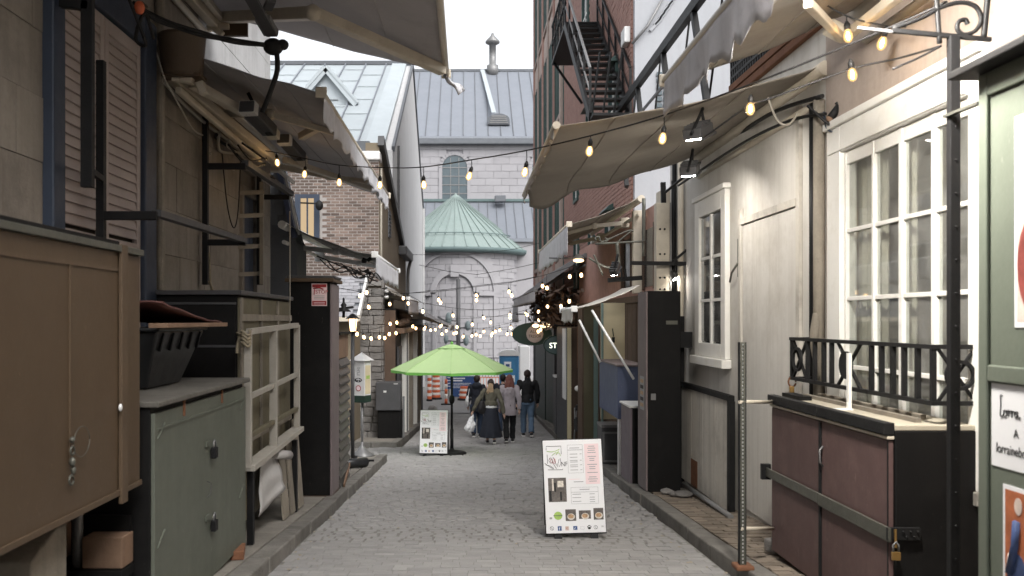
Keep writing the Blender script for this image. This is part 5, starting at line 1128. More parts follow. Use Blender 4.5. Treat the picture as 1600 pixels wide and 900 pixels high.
B(XB_ - .02, XB_ + .03, 28.9, 29.1, 1.5, 17).build('downpipe', M['green_trim'], tb_); B(XB_ - .1, XB_ + .02, 40.9, 41.0, G(40), 17.0).build('quoin', M['brick_red'], tb_)
B(XB_ - .35, 9, 40.0, 41.2, 17.0, 17.5).build('cornice', M['slate'], tb_); B(XB_ - .3, 9, 17.1, 39.9, 17.0, 17.4).build('cornice', M['slate'], tb_)
B(XB_ + .04, 9.0, 16.9, 17.045, 1.5, 17).build('white_end_wall', M['white_wall'], tb_)
gx = XP(1023, 16.88)
for r_ in range(9):
    for c_ in range(2): B(gx + .04 + c_ * .125, gx + .135 + c_ * .125, 16.86, 16.899, 5.1 + r_ * .118, 5.1 + r_ * .118 + .075).build('small_window', M['lead_glass'], tb_)
MB().tube([P(988, 68, 16.8), P(1012, 40, 16.8), P(1040, -10, 16.8)], .03, 6).build('cable_pipe', M['grey_metal'], tb_)
B(XP(974, 17.2), XP(984, 17.2), 17.1, 17.5, ZP(68, 17.2), ZP(43, 17.2)).build('meter_box', M['white_metal'], tb_, .02)
for k in range(5): MB().bar(P(1016 + k * 7, 48 - k * 10, 16.87), P(1034 + k * 6, 28 - k * 9, 16.87), .02, .05).build('wall_batten', M['white_wall'], tb_)
# fire escape
fe = thing('fire_escape', 'black iron fire escape stair on the tall brick wall', 'stair', (2.7, 19, 5.4))
xa, xb = 2.32, 3.08; A0 = Vector((0, 16.9, 5.3)); A1 = Vector((0, 21.2, 8.45))
for i in range(15):
    t = i / 14; p = A0.lerp(A1, t); B(xa + .03, xb - .03, p.y - .12, p.y + .12, p.z - .02, p.z + .02).build('tread', M['black_metal'], fe)
for x in (xa, xb): MB().bar((x, A0.y, A0.z - .03), (x, A1.y, A1.z - .03), .05, .2).build('stringer', M['black_metal'], fe)
for x, mm in ((xa, 'grey_metal'), (xb, 'black_metal')):
    MB().bar((x, A0.y, A0.z + .9), (x, A1.y, A1.z + .9), .04, .05).build('handrail', M[mm], fe); MB().bar((x, A0.y, A0.z + .45), (x, A1.y, A1.z + .45), .025, .03).build('midrail', M[mm], fe)
    for i in range(6): p = A0.lerp(A1, i / 5); B(x - .022, x + .022, p.y - .022, p.y + .022, p.z, p.z + .9).build('baluster', M['black_metal'], fe)
B(2.3, 3.11, 21.1, 24.4, 8.38, 8.46).build('landing', M['black_metal'], fe)
for k in range(9): B(2.3, 2.33, 21.1 + k * .4, 21.13 + k * .4, 8.46, 9.4).build('baluster', M['black_metal'], fe)
B(2.29, 2.34, 21.1, 24.4, 9.4, 9.45).build('handrail', M['black_metal'], fe); B(2.29, 2.34, 21.1, 24.4, 8.9, 8.93).build('midrail', M['black_metal'], fe)
for k in range(4): MB().bar((2.315, 21.2 + k * .8, 8.5), (2.315, 21.8 + k * .8, 9.35), .025, .025).build('brace', M['black_metal'], fe)
for yy in (21.4, 24.2): MB().bar((2.35, yy, 8.38), (3.1, yy, 7.3), .06, .06).build('bracket', M['black_metal'], fe)
B(2.32, 3.11, 16.5, 16.9, 5.22, 5.27).build('landing', M['black_metal'], fe)
for k in range(3): MB().bar((2.32 + .2 * k, 16.6, 5.3), (2.4 + .2 * k, 16.2, 6.3), .03, .03).build('brace', M['black_metal'], fe)
# ================================================================== right awnings
awning('awning', 'near right awning with frayed white valance at the top of the picture', (2.83, 3.72), (1.45, 3.20), 1.5, 6.5, M['awning_beige'], M['valance'], .30, .03, 'awnings on the right side', seed=11, metal='cream_metal', arms=0, tatter=.004)
awning('awning', 'large sagging beige awning with a torn drooping far corner on the right', (2.82, 3.48), (.71, 3.0), 7.15, 11.1, M['awning_beige'], None, .12, .03, 'awnings on the right side', seed=12, sag=.05, arms=0, tatter=.17, metal='cream_metal', caps=False)
awning('awning', 'middle right awning with bright white hanging valance before the brick wall', (2.85, 3.48), (1.68, 3.03), 14.8, 20.6, M['awning_beige'], M['valance'], .5, .04, 'awnings on the right side', seed=13, metal='cream_metal')
awning('awning', 'small bright white lit awning low above the cream board on the right', (2.62, 1.98), (1.62, 1.62), 13.6, 15.2, M['white_cloth'], M['white_cloth'], .22, .04, 'awnings on the right side', seed=14, metal='white_metal', arms=0, cassette=False)
awning('awning', 'long dark awning row far down the right side above the bulbs', (2.95, 3.1), (1.72, 2.2), 22.5, 33, M['awning_dark'], M['valance'], .3, .03, 'awnings on the right side', seed=15, metal='grey_metal', arms=3)
awning('awning', 'farthest right awning with a pale square valance', (2.95, 2.4), (1.95, 2.05), 34, 38, M['awning_grey'], M['valance'], .7, .03, 'awnings on the right side', seed=16, metal='white_metal')
for i, (a, b, lab) in enumerate((((905, 500, 13.6), (938, 566, 13.4), 'slim white prop pole under the small white awning, left one'), ((925, 485, 13.4), (990, 592, 12.6), 'slim white prop pole under the small white awning, right one'))): tag(MB().tube([P(*a), P(*b)], .018, 8).build('prop_pole', M['white_metal'], None), lab, 'pole', 'prop poles of the small white awning')
R1_ = [o for o in bpy.data.objects if o.get('label', '').startswith('near right awning')][0]
for (a, b, w1) in ((P(1262, 5, 4.9), P(1318, 62, 6.2), .05), (P(1318, 60, 6.2), P(1420, -20, 5.0), .06)): MB().bar(a, b, w1, w1).build('arm', M['cream_metal'], R1_, .008)
MB().obox(P(1306, 48, 6.2), (.14, .1, .1), Matrix.Rotation(.5, 3, 'Y')).build('bracket', M['cream_metal'], R1_, .015)
# dark greenery under the long awning
bx_ = MB()
for k in range(420):
    c = Vector((random.uniform(2.0, 2.9), random.uniform(22.0, 30), random.uniform(1.25, 2.3))); d = Vector((random.gauss(0, 1), random.gauss(0, 1), random.gauss(0, 1))).normalized(); e = d.orthogonal().normalized() * .045; bx_.add([c - d * .12, c + e, c + d * .12, c - e], [(0, 1, 2, 3)])
tag(bx_.build('dry_garland', M['brown_wood'], None), 'mass of dry dark twigs hanging under the long right awning', 'garland', None, 'stuff')
# ------------------------------------------------------------------ right stalls on the pavement
tc_ = thing('tall_black_cabinet', 'tall black cabinet with a mauve front beside the white plaster house', 'cabinet', (2.4, 11.3, S(11.3)))
B(2.235, 2.64, 11.08, 11.6, S(11.6) + .03, 1.81).build('carcass', M['black_paint'], tc_, .008); B(2.21, 2.234, 11.083, 11.6, S(11.6) + .04, 1.80).build('front_board', M['mauve'], tc_, .004)
B(2.46, 2.6, 11.07, 11.079, ZP(507, 11.08), ZP(501, 11.08)).build('name_plate', M['strap_metal'], tc_); B(2.27, 2.33, 11.065, 11.079, ZP(625, 11.08), ZP(615, 11.08)).build('catch', M['grey_metal'], tc_)
fp = Face((2.209, 11.45, ZP(640, 11.3)), (0, -1, 0), (0, 0, 1)); ps_ = fp.rect(0, 0, .26, .42, 0, .003).build('sticker', M['ink_grey'], tc_)
for k in range(5): fp.rect(.03, .04 + k * .075, .23, .085 + k * .075, .0031, .004).build('print_block', M['ink_black'] if k % 2 else M['photo_food'], ps_)
B(2.64, 2.84, 11.3, 11.36, 1.1, 1.3).build('wall_strap', M['black_metal'], tc_)
ch = thing('steel_channel', 'pale bolted steel channel column above the tall black cabinet', 'column', (2.55, 11.9, 1.6))
B(2.50, 2.68, 11.85, 12.0, .6, 3.0).build('web', M['cream_metal'], ch, .006); B(2.681, 2.70, 11.83, 12.02, .6, 3.0).build('flange', M['grey_metal'], ch)
for py in (358, 397, 434, 452):
    for dx_ in (.05, .11): MB().ball((2.50 + dx_, 11.845, ZP(py, 11.85)), .014, 8, 6).build('bolt', M['black_metal'], ch)
MB().tube([(2.74, 11.9, 1.7), (2.74, 11.9, 3.3)], .03, 8).build('black_pipe', M['black_metal'], ch)
ba = thing('bracket_arm', 'black steel bracket arms above the tall black cabinet', 'bracket', (2.5, 11.7, 2.2))
MB().bar(P(985, 411, 11.7), P(1078, 412, 11.7), .05, .05).build('arm', M['black_metal'], ba); MB().bar(P(1052, 408, 11.7), P(1076, 388, 11.7), .03, .03).build('brace', M['black_metal'], ba)
MB().bar(P(950, 438, 12.4), P(1003, 434, 12.4), .07, .06).build('arm', M['black_metal'], ba)
for px in (962, 972, 979): MB().bar(P(px, 436, 12.3), P(px - 2, 420, 12.3), .02, .02).build('prong', M['black_metal'], ba)
MB().bar(P(1040, 455, 11.9), P(1036, 285, 11.9), .06, .06).build('post', M['black_metal'], ba)
lc = thing('lilac_cabinet', 'low lilac grey cabinet with a white top next to the tall black one', 'cabinet', (2.35, 12.4, S(12.4)))
B(2.19, 2.5, 12.03, 12.75, S(12.7) + .02, .27).build('carcass', M['lilac'], lc, .008); B(2.215, 2.52, 12.0, 12.029, S(12.2), .26).build('end_board', M['black_paint'], lc); B(2.17, 2.52, 12.0, 12.77, .271, .30).build('white_top', M['white_metal'], lc, .006)
bb = thing('blue_box', 'slate blue hanging wooden box on a white leg on the right', 'box', (2.35, 14, -.9))
B(2.2, 2.60, 13.1, 14.9, .0, .77).build('box', M['blue_box'], bb, .01); B(2.18, 2.62, 13.08, 14.92, .771, .80).build('lid', M['mauve'], bb, .006); B(2.21, 2.25, 13.12, 13.17, S(13.1) - .0, -.002).build('leg', M['white_metal'], bb); B(2.5, 2.54, 14.8, 14.85, S(14.8), -.002).build('leg', M['white_metal'], bb)
B(2.193, 2.199, 13.13, 14.87, .03, .05).build('edge_strip', M['blue_box'], bb)
su = thing('grey_speaker_unit', 'dark grey floor unit with framed front under the blue box', 'unit', (2.4, 14.9, S(15)))
B(2.235, 2.55, 14.9, 15.4, S(15.3), ZP(668, 14.9)).build('body', M['dark_grey'], su, .015); fr2 = Face((2.25, 14.9, S(15) + .04), (1, 0, 0), (0, 0, 1)); fr2.frame(.0, .0, .28, .5, .03, 0, .02).build('front_frame', M['grey_metal'], su); B(2.23, 2.56, 14.88, 15.42, ZP(668, 14.9), ZP(664, 14.9)).build('lid', M['grey_metal'], su)
cbd = thing('cream_board', 'tall cream painted board standing behind the blue box', 'board', (2.5, 16, 0))
B(2.36, 2.78, 15.8, 15.85, -.3, 1.75).build('board', M['cream_board'], cbd, .004); B(2.36, 2.4, 15.77, 15.799, -.6, 1.75).build('edge', M['teal'], cbd); B(2.55, 2.6, 15.775, 15.799, 1.05, 1.15).build('hook', M['black_metal'], cbd); MB().tube([(2.56, 15.79, 1.3), (2.58, 15.78, 1.16)], .01, 5).build('cord', M['strap_metal'], cbd)
ov = thing('olive_cabinet', 'tall olive brown cabinet with a teal post on the far right pavement', 'cabinet', (2.5, 19.3, S(19.3)))
B(2.47, 2.68, 19.0, 19.8, S(19.6), 1.75).build('carcass', M['olive'], ov, .01); B(2.681, 2.78, 19.0, 19.1, S(19), 1.5).build('teal_post', M['teal'], ov, .006); B(2.44, 2.469, 19.0, 19.78, S(19.6), 1.7).build('front_board', M['brown_wood'], ov)
bw_ = thing('brown_cabinet', 'dark brown cabinet with a lit cream edge strip on the right', 'cabinet', (2.45, 21.5, S(21.5)))
B(2.36, 2.68, 20.7, 23.0, S(23), 1.28).build('carcass', M['brown_wood'], bw_, .01); B(2.30, 2.359, 20.72, 22.98, S(23), 1.27).build('front', M['dark_grey'], bw_); B(2.31, 2.40, 20.66, 20.699, S(20.7) + .02, 1.27).build('cream_strip', M['cream_board'], bw_)
B(2.27, 2.299, 20.8, 21.4, -.4, 1.25).build('white_board', M['white_metal'], bw_)
fc = thing('folded_chair', 'folded metal chair leaning between the brown and olive cabinets', 'chair', (2.45, 19.9, S(20)))
for dx_ in (0, .22): MB().tube([(2.36 + dx_, 19.9, S(19.9) + .01), (2.48 + dx_, 20.2, S(20) + .85)], .014, 6).build('leg', M['grey_metal'], fc); MB().tube([(2.42 + dx_, 20.2, S(20.1) + .01), (2.40 + dx_, 20.0, S(20) + .8)], .014, 6).build('leg', M['grey_metal'], fc)
MB().obox((2.52, 20.05, S(20) + .42), (.26, .06, .32), Matrix.Rotation(-.25, 3, 'X')).build('seat', M['leather'], fc, .01); MB().obox((2.55, 20.15, S(20) + .78), (.24, .03, .12), Matrix.Rotation(-.2, 3, 'X')).build('backrest', M['leather'], fc, .01)
for i, (px, py, c_, lab) in enumerate(((904, 607, 'sole', 'pale crumpled cloth bundle above the folded chair'), (903, 560, 'rust', 'rust red strip hanging on the brown cabinet side'))):
    if i == 0: tag(MB().ball(P(px, py, 19.9), (.09, .09, .07), 10, 7).build('cloth_bundle', M[c_], None), lab, 'cloth')
    else: tag(MB().box(XP(902, 20.6), XP(908, 20.6), 20.6, 20.65, ZP(575, 20.6), ZP(510, 20.6)).build('red_strip', M[c_], None), lab, 'strip')
for i, (Y, lab) in enumerate(((23.6, 'clutter box with a printed side beside the green shop front, nearer'),)):
    cb_ = thing('display_box', lab, 'box', (2.55, Y, S(Y))); B(2.34, 2.6, Y, Y + .5, S(Y), ZP(590, Y)).build('body', M['dark_grey'], cb_, .01); B(2.38, 2.58, Y - .01, Y - .001, ZP(650, Y), ZP(600, Y)).build('print', M['photo_dark'], cb_); B(2.3, 2.62, Y - .03, Y + .52, ZP(590, Y), ZP(587, Y)).build('top', M['white_metal'], cb_)
# wrought iron sign bracket
wb = thing('iron_sign_bracket', 'pale wrought iron sign bracket with scrolls under the middle right awning', 'bracket', P(1000, 375, 13.8))
def sp_(pts, Y, r, nm='scroll', m='strap_metal', k=5): return MB().tube(smooth([P(a, b, Y) for a, b in pts], k), r, 6).build(nm, M[m], wb)
sp_([(930, 381), (1010, 377)], 13.8, .018, 'bar'); sp_([(932, 376), (930, 372), (936, 370), (940, 378), (955, 372), (975, 363), (985, 360), (990, 362)], 13.8, .014); sp_([(945, 372), (950, 374), (947, 378)], 13.8, .012); sp_([(965, 378), (985, 362)], 13.8, .014)
sp_([(1006, 310), (1006, 400)], 13.85, .03, 'post'); sp_([(964, 380), (968, 418)], 13.8, .03, 'post')
sp_([(920, 403), (935, 412), (950, 418), (968, 416)], 13.6, .018, 'cable_loop'); sp_([(928, 398), (942, 430)], 13.5, .015, 'stay')
fa = thing('gooseneck_lamp', 'white gooseneck spot lamp lit above the far right bulbs', 'lamp', P(905, 404, 16.5))
MB().tube([P(858, 403, 16.5), P(895, 404, 16.5)], .018, 6).build('arm', M['grey_metal'], fa); MB().lathe([(.0, .07), (.05, .06), (.1, .0), (.1, -.02)], P(904, 403, 16.5), 12).build('shade', M['white_metal'], fa); MB().ball(P(904, 407, 16.5), (.1, .07, .035), 10, 6).build('lamp_light', M['lantern'], fa)
for px in (846, 851, 856): pass
# oval signs
def oval(name, label, px, py, Y, rx, rz, m, group=None):
    c = P(px, py, Y); t = thing(name, label, 'sign', c); f = Face(c + Vector((0, -.05, 0)), (1, 0, 0), (0, 0, 1)); f.disc(0, 0, rx, -.1, 0, 28, rz).build('board', M[m], t, .01); f.ring(0, 0, rx + .001, .03, .0005, .012, 28, rz + .001).build('rim', M['sign_green'], t)
    for dx_ in (-.3 * rx, .3 * rx): MB().tube([c + Vector((dx_, 0, rz * .9)), c + Vector((dx_, 0, rz + .25))], .012, 5).build('hanger', M['black_metal'], t)
    MB().tube([c + Vector((-rx * .8, 0, rz + .25)), c + Vector((1.4, 0, rz + .25))], .02, 6).build('bracket', M['black_metal'], t); return t, f
t, f = oval('hanging_sign', 'dark green oval hanging sign with a grey lettered disc', 831, 522, 26, .58, .33, 'sign_green')
f.disc(.08, 0, .245, .0006, .02, 26).build('disc', M['sign_grey'], t); f.text('ALES', .13, .08, .03, M['ink_black'], t, .021, 'CENTER'); f.text('TRESOR', .12, .08, -.10, M['ink_black'], t, .021, 'CENTER', fs=.85)
t, f = oval('hanging_sign', 'teal oval hanging sign with lit pale lettering, partly hidden', 873, 539, 24, .42, .27, 'copper_dark')
f.text('ST', .2, -.26, -.08, M['lit_sign'], t, .004)
for k, px in enumerate((839, 851, 861)):
    sp = thing('sign_spotlight', ('left', 'middle', 'right')[k] + ' one of the three white spotlights above the green oval sign', 'spotlight', P(px, 508, 25), 'spotlights above the green oval sign')
    MB().lathe([(.03, -.12), (.09, .1), (.08, .1)], P(px, 508, 25), 10).build('shade', M['white_metal'], sp); MB().ball(P(px - 2, 509, 24.95), (.1, .06, .05), 8, 6).build('lamp_light', M['lantern'], sp)
# ------------------------------------------------------------------ floodlights lit under the beige awning and the near awning
def flood(px, py, Y, target, label, w_=.30, lit='flood'):
    c = P(px, py, Y); d = (Vector(target) - c).normalized(); q = d.to_track_quat('-Z', 'Y').to_matrix(); t = thing('floodlight', label, 'floodlight', c, 'floodlights on the right side')
    MB().obox(c + q @ Vector((0, 0, .05)), (w_ * .55, w_, .09), q).build('housing', M['dark_grey'], t, .012)
    for k in range(4): MB().obox(c + q @ Vector((0, -w_ * .36 + w_ * .24 * k, .105)), (w_ * .5, .012, .03), q).build('fin', M['dark_grey'], t)
    MB().obox(c + q @ Vector((0, 0, -.002)), (w_ * .42, w_ * .86, .006), q).build('lit_glass', M[lit], t)
    MB().obox(c + q @ Vector((w_ * .3, 0, .0)), (.02, w_ * 1.04, .02), q).build('visor', M['dark_grey'], t)
    MB().tube(smooth([c + q @ Vector((0, -w_ * .55, .05)), c + Vector((.0, -.1, .2)), c + Vector((.05, .1, .24)), c + q @ Vector((0, w_ * .55, .05))], 4), .014, 6).build('yoke', M['black_metal'], t); return t
flood(1092, 214, 7.6, (2.7, 8.6, -.4), 'lit floodlight under the beige awning, upper of the two'); flood(1078, 272, 8.9, (2.6, 9.9, -.5), 'lit floodlight under the beige awning, lower of the two')
flood(1290, -102, 4.0, (2.6, 5.3, .6), 'lit floodlight hung under the near awning facing the big window', .5, 'flood_bright')
flood(962, 424, 12.9, (2.7, 13.9, 1.0), 'white lit floodlight above the small white awning', .2)
flood(1054, 436, 11.75, (2.84, 11.3, .3), 'small lit floodlight on the wall above the tall black cabinet', .09)
# ================================================================== Juliet railing, maroon cabinet
jr = thing('window_railing', 'black iron window railing with rings before the big white window', 'railing', (2.6, 6, .98))
XJ, zj0, zj1 = 2.6, .985, 1.30
def jb(a, b, w1=.027, nm='bar'): return MB().bar(a, b, w1, w1).build(nm, M['black_metal'], jr)
MB().bar((XJ, 4.98, zj1), (XJ, 7.19, zj1), .035, .025).build('top_rail', M['black_metal'], jr); MB().bar((XJ, 4.98, zj0), (XJ, 7.19, zj0), .035, .025).build('bottom_rail', M['black_metal'], jr)
for yy in (5.0, 7.17):
    for zz in (zj0, zj1): MB().bar((XJ, yy, zz), (WR, yy, zz), .03, .025).build('return_rail', M['black_metal'], jr)
for yy in (7.17, 6.84, 6.70, 6.53, 6.39, 5.76, 5.62, 5.47, 5.33, 5.17, 5.0): jb((XJ, yy, zj0), (XJ, yy, zj1))
for yc, hw_, filled in ((6.10, .19, True), (7.0, .15, False)):
    for s_ in (-1, 1): jb((XJ, yc - hw_, zj0 if s_ > 0 else zj1), (XJ, yc + hw_, zj1 if s_ > 0 else zj0), .018, 'cross_bar')
    f = Face((XJ - .012, yc, (zj0 + zj1) / 2), (0, -1, 0), (0, 0, 1))
    (f.disc(0, 0, .095, 0, .02, 22) if filled else f.ring(0, 0, .095, .02, 0, .02)).build('ring', M['black_metal'], jr)
f = Face((2.74, 4.99, (zj0 + zj1) / 2), (1, 0, 0), (0, 0, 1)); f.ring(0.0, 0, .085, .02, 0, .02).build('ring', M['black_metal'], jr)
for s_ in (-1, 1): jb((2.62, 5.0, zj1 if s_ < 0 else zj0), (2.84, 5.0, zj0 if s_ < 0 else zj1), .016, 'cross_bar')
rl = thing('rusty_padlock', 'rusty padlock and chain hanging at the far end of the window railing', 'padlock', (2.6, 7.17, .95))
MB().tube([(XJ + .03 * math.cos(a), 7.17, .955 + .04 * math.sin(a)) for a in [i * .5 for i in range(13)]], .007, 6).build('chain', M['rust'], rl); MB().obox((XJ - .01, 7.15, .895), (.035, .03, .05)).build('body', M['brass'], rl, .006)
mc = thing('maroon_cabinet', 'large maroon two door cabinet with a steel strap under the railing', 'cabinet', (2.6, 6, S(6)))
xm = 2.34; zc = .865
B(xm + .03, 2.84, 4.96, 6.90, S(6.9) + .04, zc - .03).build('carcass', M['black_paint'], mc, .006)
for a, b in ((4.975, 5.915), (5.945, 6.885)):
    d_ = B(xm, xm + .028, a, b, S(6.9) + .06, zc - .085).build('door', M['maroon'], mc, .004); B(xm - .004, xm - .001, a, a + .012, S(6.9) + .06, zc - .085).build('edge_strip', M['black_metal'], d_)
    B(xm - .012, xm + .028, a - .01, b + .01, zc - .078, zc - .06).build('pale_lip', M['cream_metal'], mc, .003); B(xm - .03, xm + .028, a - .012, b + .012, zc - .052, zc + .014).build('top_flange', M['black_metal'], mc, .004)
    B(xm + .03, 2.83, a - .01, b + .01, zc - .029, zc - .0).build('top_board', M['cab_top'], mc, .004)
B(xm - .012, xm + .028, 5.917, 5.943, S(6.9) + .06, zc - .09).build('centre_post', M['black_metal'], mc, .003)
B(xm - .022, xm - .005, 4.93, 5.93, .225, .305).build('strap', M['strap_metal'], mc, .004); B(xm - .020, xm - .005, 5.935, 6.98, .235, .305).build('strap', M['strap_metal'], mc, .004)
B(xm - .024, xm + .16, 4.935, 4.957, .235, .305).build('strap_return', M['black_metal'], mc, .003); B(xm - .05, xm + .02, 6.96, 7.0, .21, .33).build('strap_end', M['black_metal'], mc)
for k in range(5): MB().ball((xm + .06 + .02 * k, 4.93, .27 + .014 * (-1) ** k), .007, 8, 6).build('bolt', M['black_metal'], mc)
MB().tube([(xm - .004, 5.885, .62), (xm - .03, 5.87, .60), (xm - .03, 5.87, .52), (xm - .004, 5.885, .49)], .006, 6).build('wire_handle', M['grey_metal'], mc)
bpk = thing('brass_padlock', 'brass padlock hanging from the strap of the maroon cabinet', 'padlock', (xm, 4.93, .2))
MB().obox((xm + .012, 4.915, .155), (.046, .022, .046)).build('body', M['brass'], bpk, .004); MB().tube([(xm - .003, 4.915, .175), (xm - .003, 4.915, .215), (xm + .012, 4.915, .232), (xm + .027, 4.915, .215), (xm + .027, 4.915, .175)], .005, 6).build('shackle', M['grey_metal'], bpk); MB().bar((xm + .012, 4.918, .20), (xm + .012, 4.922, .30), .012, .006).build('staple', M['brass'], bpk)
for i, (y0_, y1_, x_, lab) in enumerate(((5.1, 6.8, 2.55, 'thin dark batten lying on the maroon cabinet top, nearer'), (5.3, 6.85, 2.68, 'thin dark batten lying on the maroon cabinet top, by the window'))): tag(B(x_, x_ + .035, y0_, y1_, zc + .001, zc + .025).build('batten', M['greywood'], None), lab, 'batten', 'battens on the maroon cabinet')
tag(B(2.41, 2.50, 6.5, 6.86, zc + .001, zc + .03).build('wood_block', M['black_paint'], None), 'dark wooden block lying at the far end of the maroon cabinet top', 'block')
wst = thing('white_stick', 'short white upright stick on a flat foot on the maroon cabinet', 'stick', (2.47, 5.8, zc)); B(2.465, 2.485, 5.79, 5.825, zc + .012, zc + .37).build('upright', M['white_paint'], wst); B(2.37, 2.49, 5.78, 5.84, zc + .001, zc + .011).build('foot', M['white_paint'], wst)
tag(MB().obox((2.5, 7.05, S(7) + .06), (.3, .14, .11), Matrix.Rotation(.3, 3, 'Z')).build('broken_block', M['rough_stone'], None, .02), 'broken masonry block under the far corner of the maroon cabinet', 'block')
# perforated post
pp = thing('perforated_post', 'perforated steel post with two rails standing on the right kerb', 'post', (1.99, 6.47, S(6.47)))
py0 = 6.47; px0 = 1.985
for dx_ in (-.025, .019): B(px0 + dx_, px0 + dx_ + .006, py0 - .02, py0 + .02, S(py0) - .01, 1.29).build('flange', M['black_metal'], pp)
z = S(py0); wbm = MB()
wbm.box(px0 - .018, px0 - .006, py0 - .02, py0 - .016, z, 1.29); wbm.box(px0 + .006, px0 + .018, py0 - .02, py0 - .016, z, 1.29)
while z < 1.28: wbm.box(px0 - .006, px0 + .006, py0 - .02, py0 - .016, z, z + .012); z += .027
wbm.build('web', M['strap_metal'], pp); B(px0 - .018, px0 + .018, py0 + .006, py0 + .01, S(py0), 1.28).build('back_web', M['white_metal'], pp)
MB().tube([P(1156, 628, 6.45), P(1208, 628, 6.8)], .014, 8).build('rail', M['cream_metal'], pp); MB().tube([P(1158, 826, 6.45), P(1208, 826, 6.8)], .014, 8).build('rail', M['cream_metal'], pp)
B(px0 - .06, px0 + .07, py0 - .07, py0 + .07, S(py0) - .005, S(py0) + .03).build('base_plate', M['rust'], pp, .01)
# ================================================================== sign bracket post and green kiosk
bk2 = thing('iron_scroll_post', 'black post with a scrolled iron bracket in front of the big window', 'post', (2.35, 4.33, S(4.3)))
Yp = 4.33
MB().box(2.326, 2.374, Yp - .02, Yp + .02, S(Yp) - .01, ZP(57, Yp)).build('post', M['black_metal'], bk2, .003)
for k in range(14): MB().ball((2.35, Yp - .021, .3 + k * .16), .005, 6, 5).build('bolt_hole', M['ink_black'], bk2)
def pt(pts, r, nm, k=6): return MB().tube(smooth([P(a, b, Yp) for a, b in pts], k), r, 6).build(nm, M['black_metal'], bk2)
MB().bar(P(1395, 48, Yp), P(1548, 62, Yp), .02, .02).build('arm', M['black_metal'], bk2); MB().bar(P(1340, 43, Yp + .1), P(1400, 50, Yp), .014, .014).build('arm', M['black_metal'], bk2)
pt([(1395, 45), (1440, 28), (1470, 12), (1500, 4), (1524, 10), (1533, 30), (1524, 48), (1506, 54), (1496, 46), (1498, 34), (1508, 31), (1512, 38)], .011, 'scroll'); pt([(1462, -20), (1468, 68)], .012, 'rod'); pt([(1545, -20), (1537, 60)], .014, 'rod'); pt([(1395, 108), (1440, 88), (1470, 72)], .006, 'stay')
MB().bar(P(1497, 118, Yp), P(1532, 118, Yp - .05), .025, .025).build('arm', M['black_metal'], bk2); MB().bar(P(1478, 182, Yp + .03), P(1532, 160, 4.0), .03, .012).build('arm', M['strap_metal'], bk2)
ki = thing('green_kiosk', 'grey green display kiosk with posters at the right edge', 'kiosk', (2.5, 3.3, S(3.3)))
xk = 2.2; k0, k1 = 2.55, 3.86; kb, kt = S(3.3) + .02, 2.50
B(xk + .016, 2.80, k0, k1 - .0, kb, kt).build('body', M['green_kiosk'], ki, .006)
for q in ((k1 - .065, k1, kb, kt), (k0, k0 + .1, kb, kt), (k0 + .101, k1 - .066, kt - .10, kt), (k0 + .101, k1 - .066, 1.19, 1.26), (k0 + .101, k1 - .066, kb, kb + .12)): B(xk, xk + .0155, *q).build('stile', M['green_kiosk'], ki, .006)
B(xk - .09, 2.86, k0 - .1, k1 + .08, kt + .001, kt + .035).build('roof', M['black_paint'], ki, .006)
def kf(px, py): return YX(px, xk + .05), None
kY = lambda px: YX(px, xk + .012)
kZ = lambda px, py: EZ - (py - CY) * kY(px) / F
def poster(nm, y1, y0, z0_, z1_, m, border=.014):
    f = Face((xk + .0155, y1, z0_), (0, -1, 0), (0, 0, 1)); o = f.rect(0, 0, y1 - y0, z1_ - z0_, .0005, .003).build(nm, M[m], ki); return f, o, y1 - y0, z1_ - z0_
f, o, W_, H_ = poster('art_poster', kY(1585), 2.85, 1.42, 2.27, 'board_white'); f.rect(.018, .022, W_ - .018, H_ - .022, .0031, .004).build('picture', M['art_cream'], o)
f.disc(.13, .25, .11, .0041, .005, 20, .2).build('picture_patch', M['art_red'], o); f.disc(.2, .16, .09, .0051, .006, 18, .13).build('picture_patch', M['art_orange'], o); f.disc(.3, .45, .14, .0041, .005, 20, .22).build('picture_patch', M['art_cream'], o)
f, o, W_, H_ = poster('name_poster', kY(1549), 2.8, .84, 1.185, 'board_white')
def script(pts, s, a, b, w=.0035): return f.stroke([(a + x * s, b + y * s) for x, y in pts], w, .005)
lt = MB()
def scr(pts): 
    q = smooth([Vector((a, b, 0)) for a, b in pts], 5); f.stroke([(.062 + p.x * .028, .215 + p.y * .028) for p in q], .0019, .005, lt)
scr([(.6, 2.9), (.2, 3.0), (.25, 1.6), (.1, .1), (.5, -.1), (.9, .2)]); scr([(1.3, .9), (.95, .6), (1.1, 0), (1.6, .1), (1.7, .7), (1.35, .9), (1.7, .8), (2.0, .85)])
for k in (0, 1): scr([(2.0 + .75 * k, .85), (2.15 + .75 * k, .95), (2.2 + .75 * k, .6), (2.15 + .75 * k, 0), (2.25 + .75 * k, .6), (2.5 + .75 * k, .9), (2.75 + .75 * k, .85)])
scr([(4.3, .8), (3.9, .9), (3.6, .4), (3.8, 0), (4.2, .3), (4.35, .9), (4.3, .2), (4.6, 0), (4.9, .2)])
lt.build('lettering', M['ink_black'], o)
f.text('A', .05, .155, .135, M['ink_black'], o, .004); f.text('lorrainebo', .058, .035, .06, M['ink_black'], o, .004, fs=.82)
f, o, W_, H_ = poster('art_poster', kY(1567), 2.85, .12, .775, 'board_white'); f.rect(.016, .018, W_ - .016, H_ - .018, .0031, .004).build('picture', M['art_orange'], o)
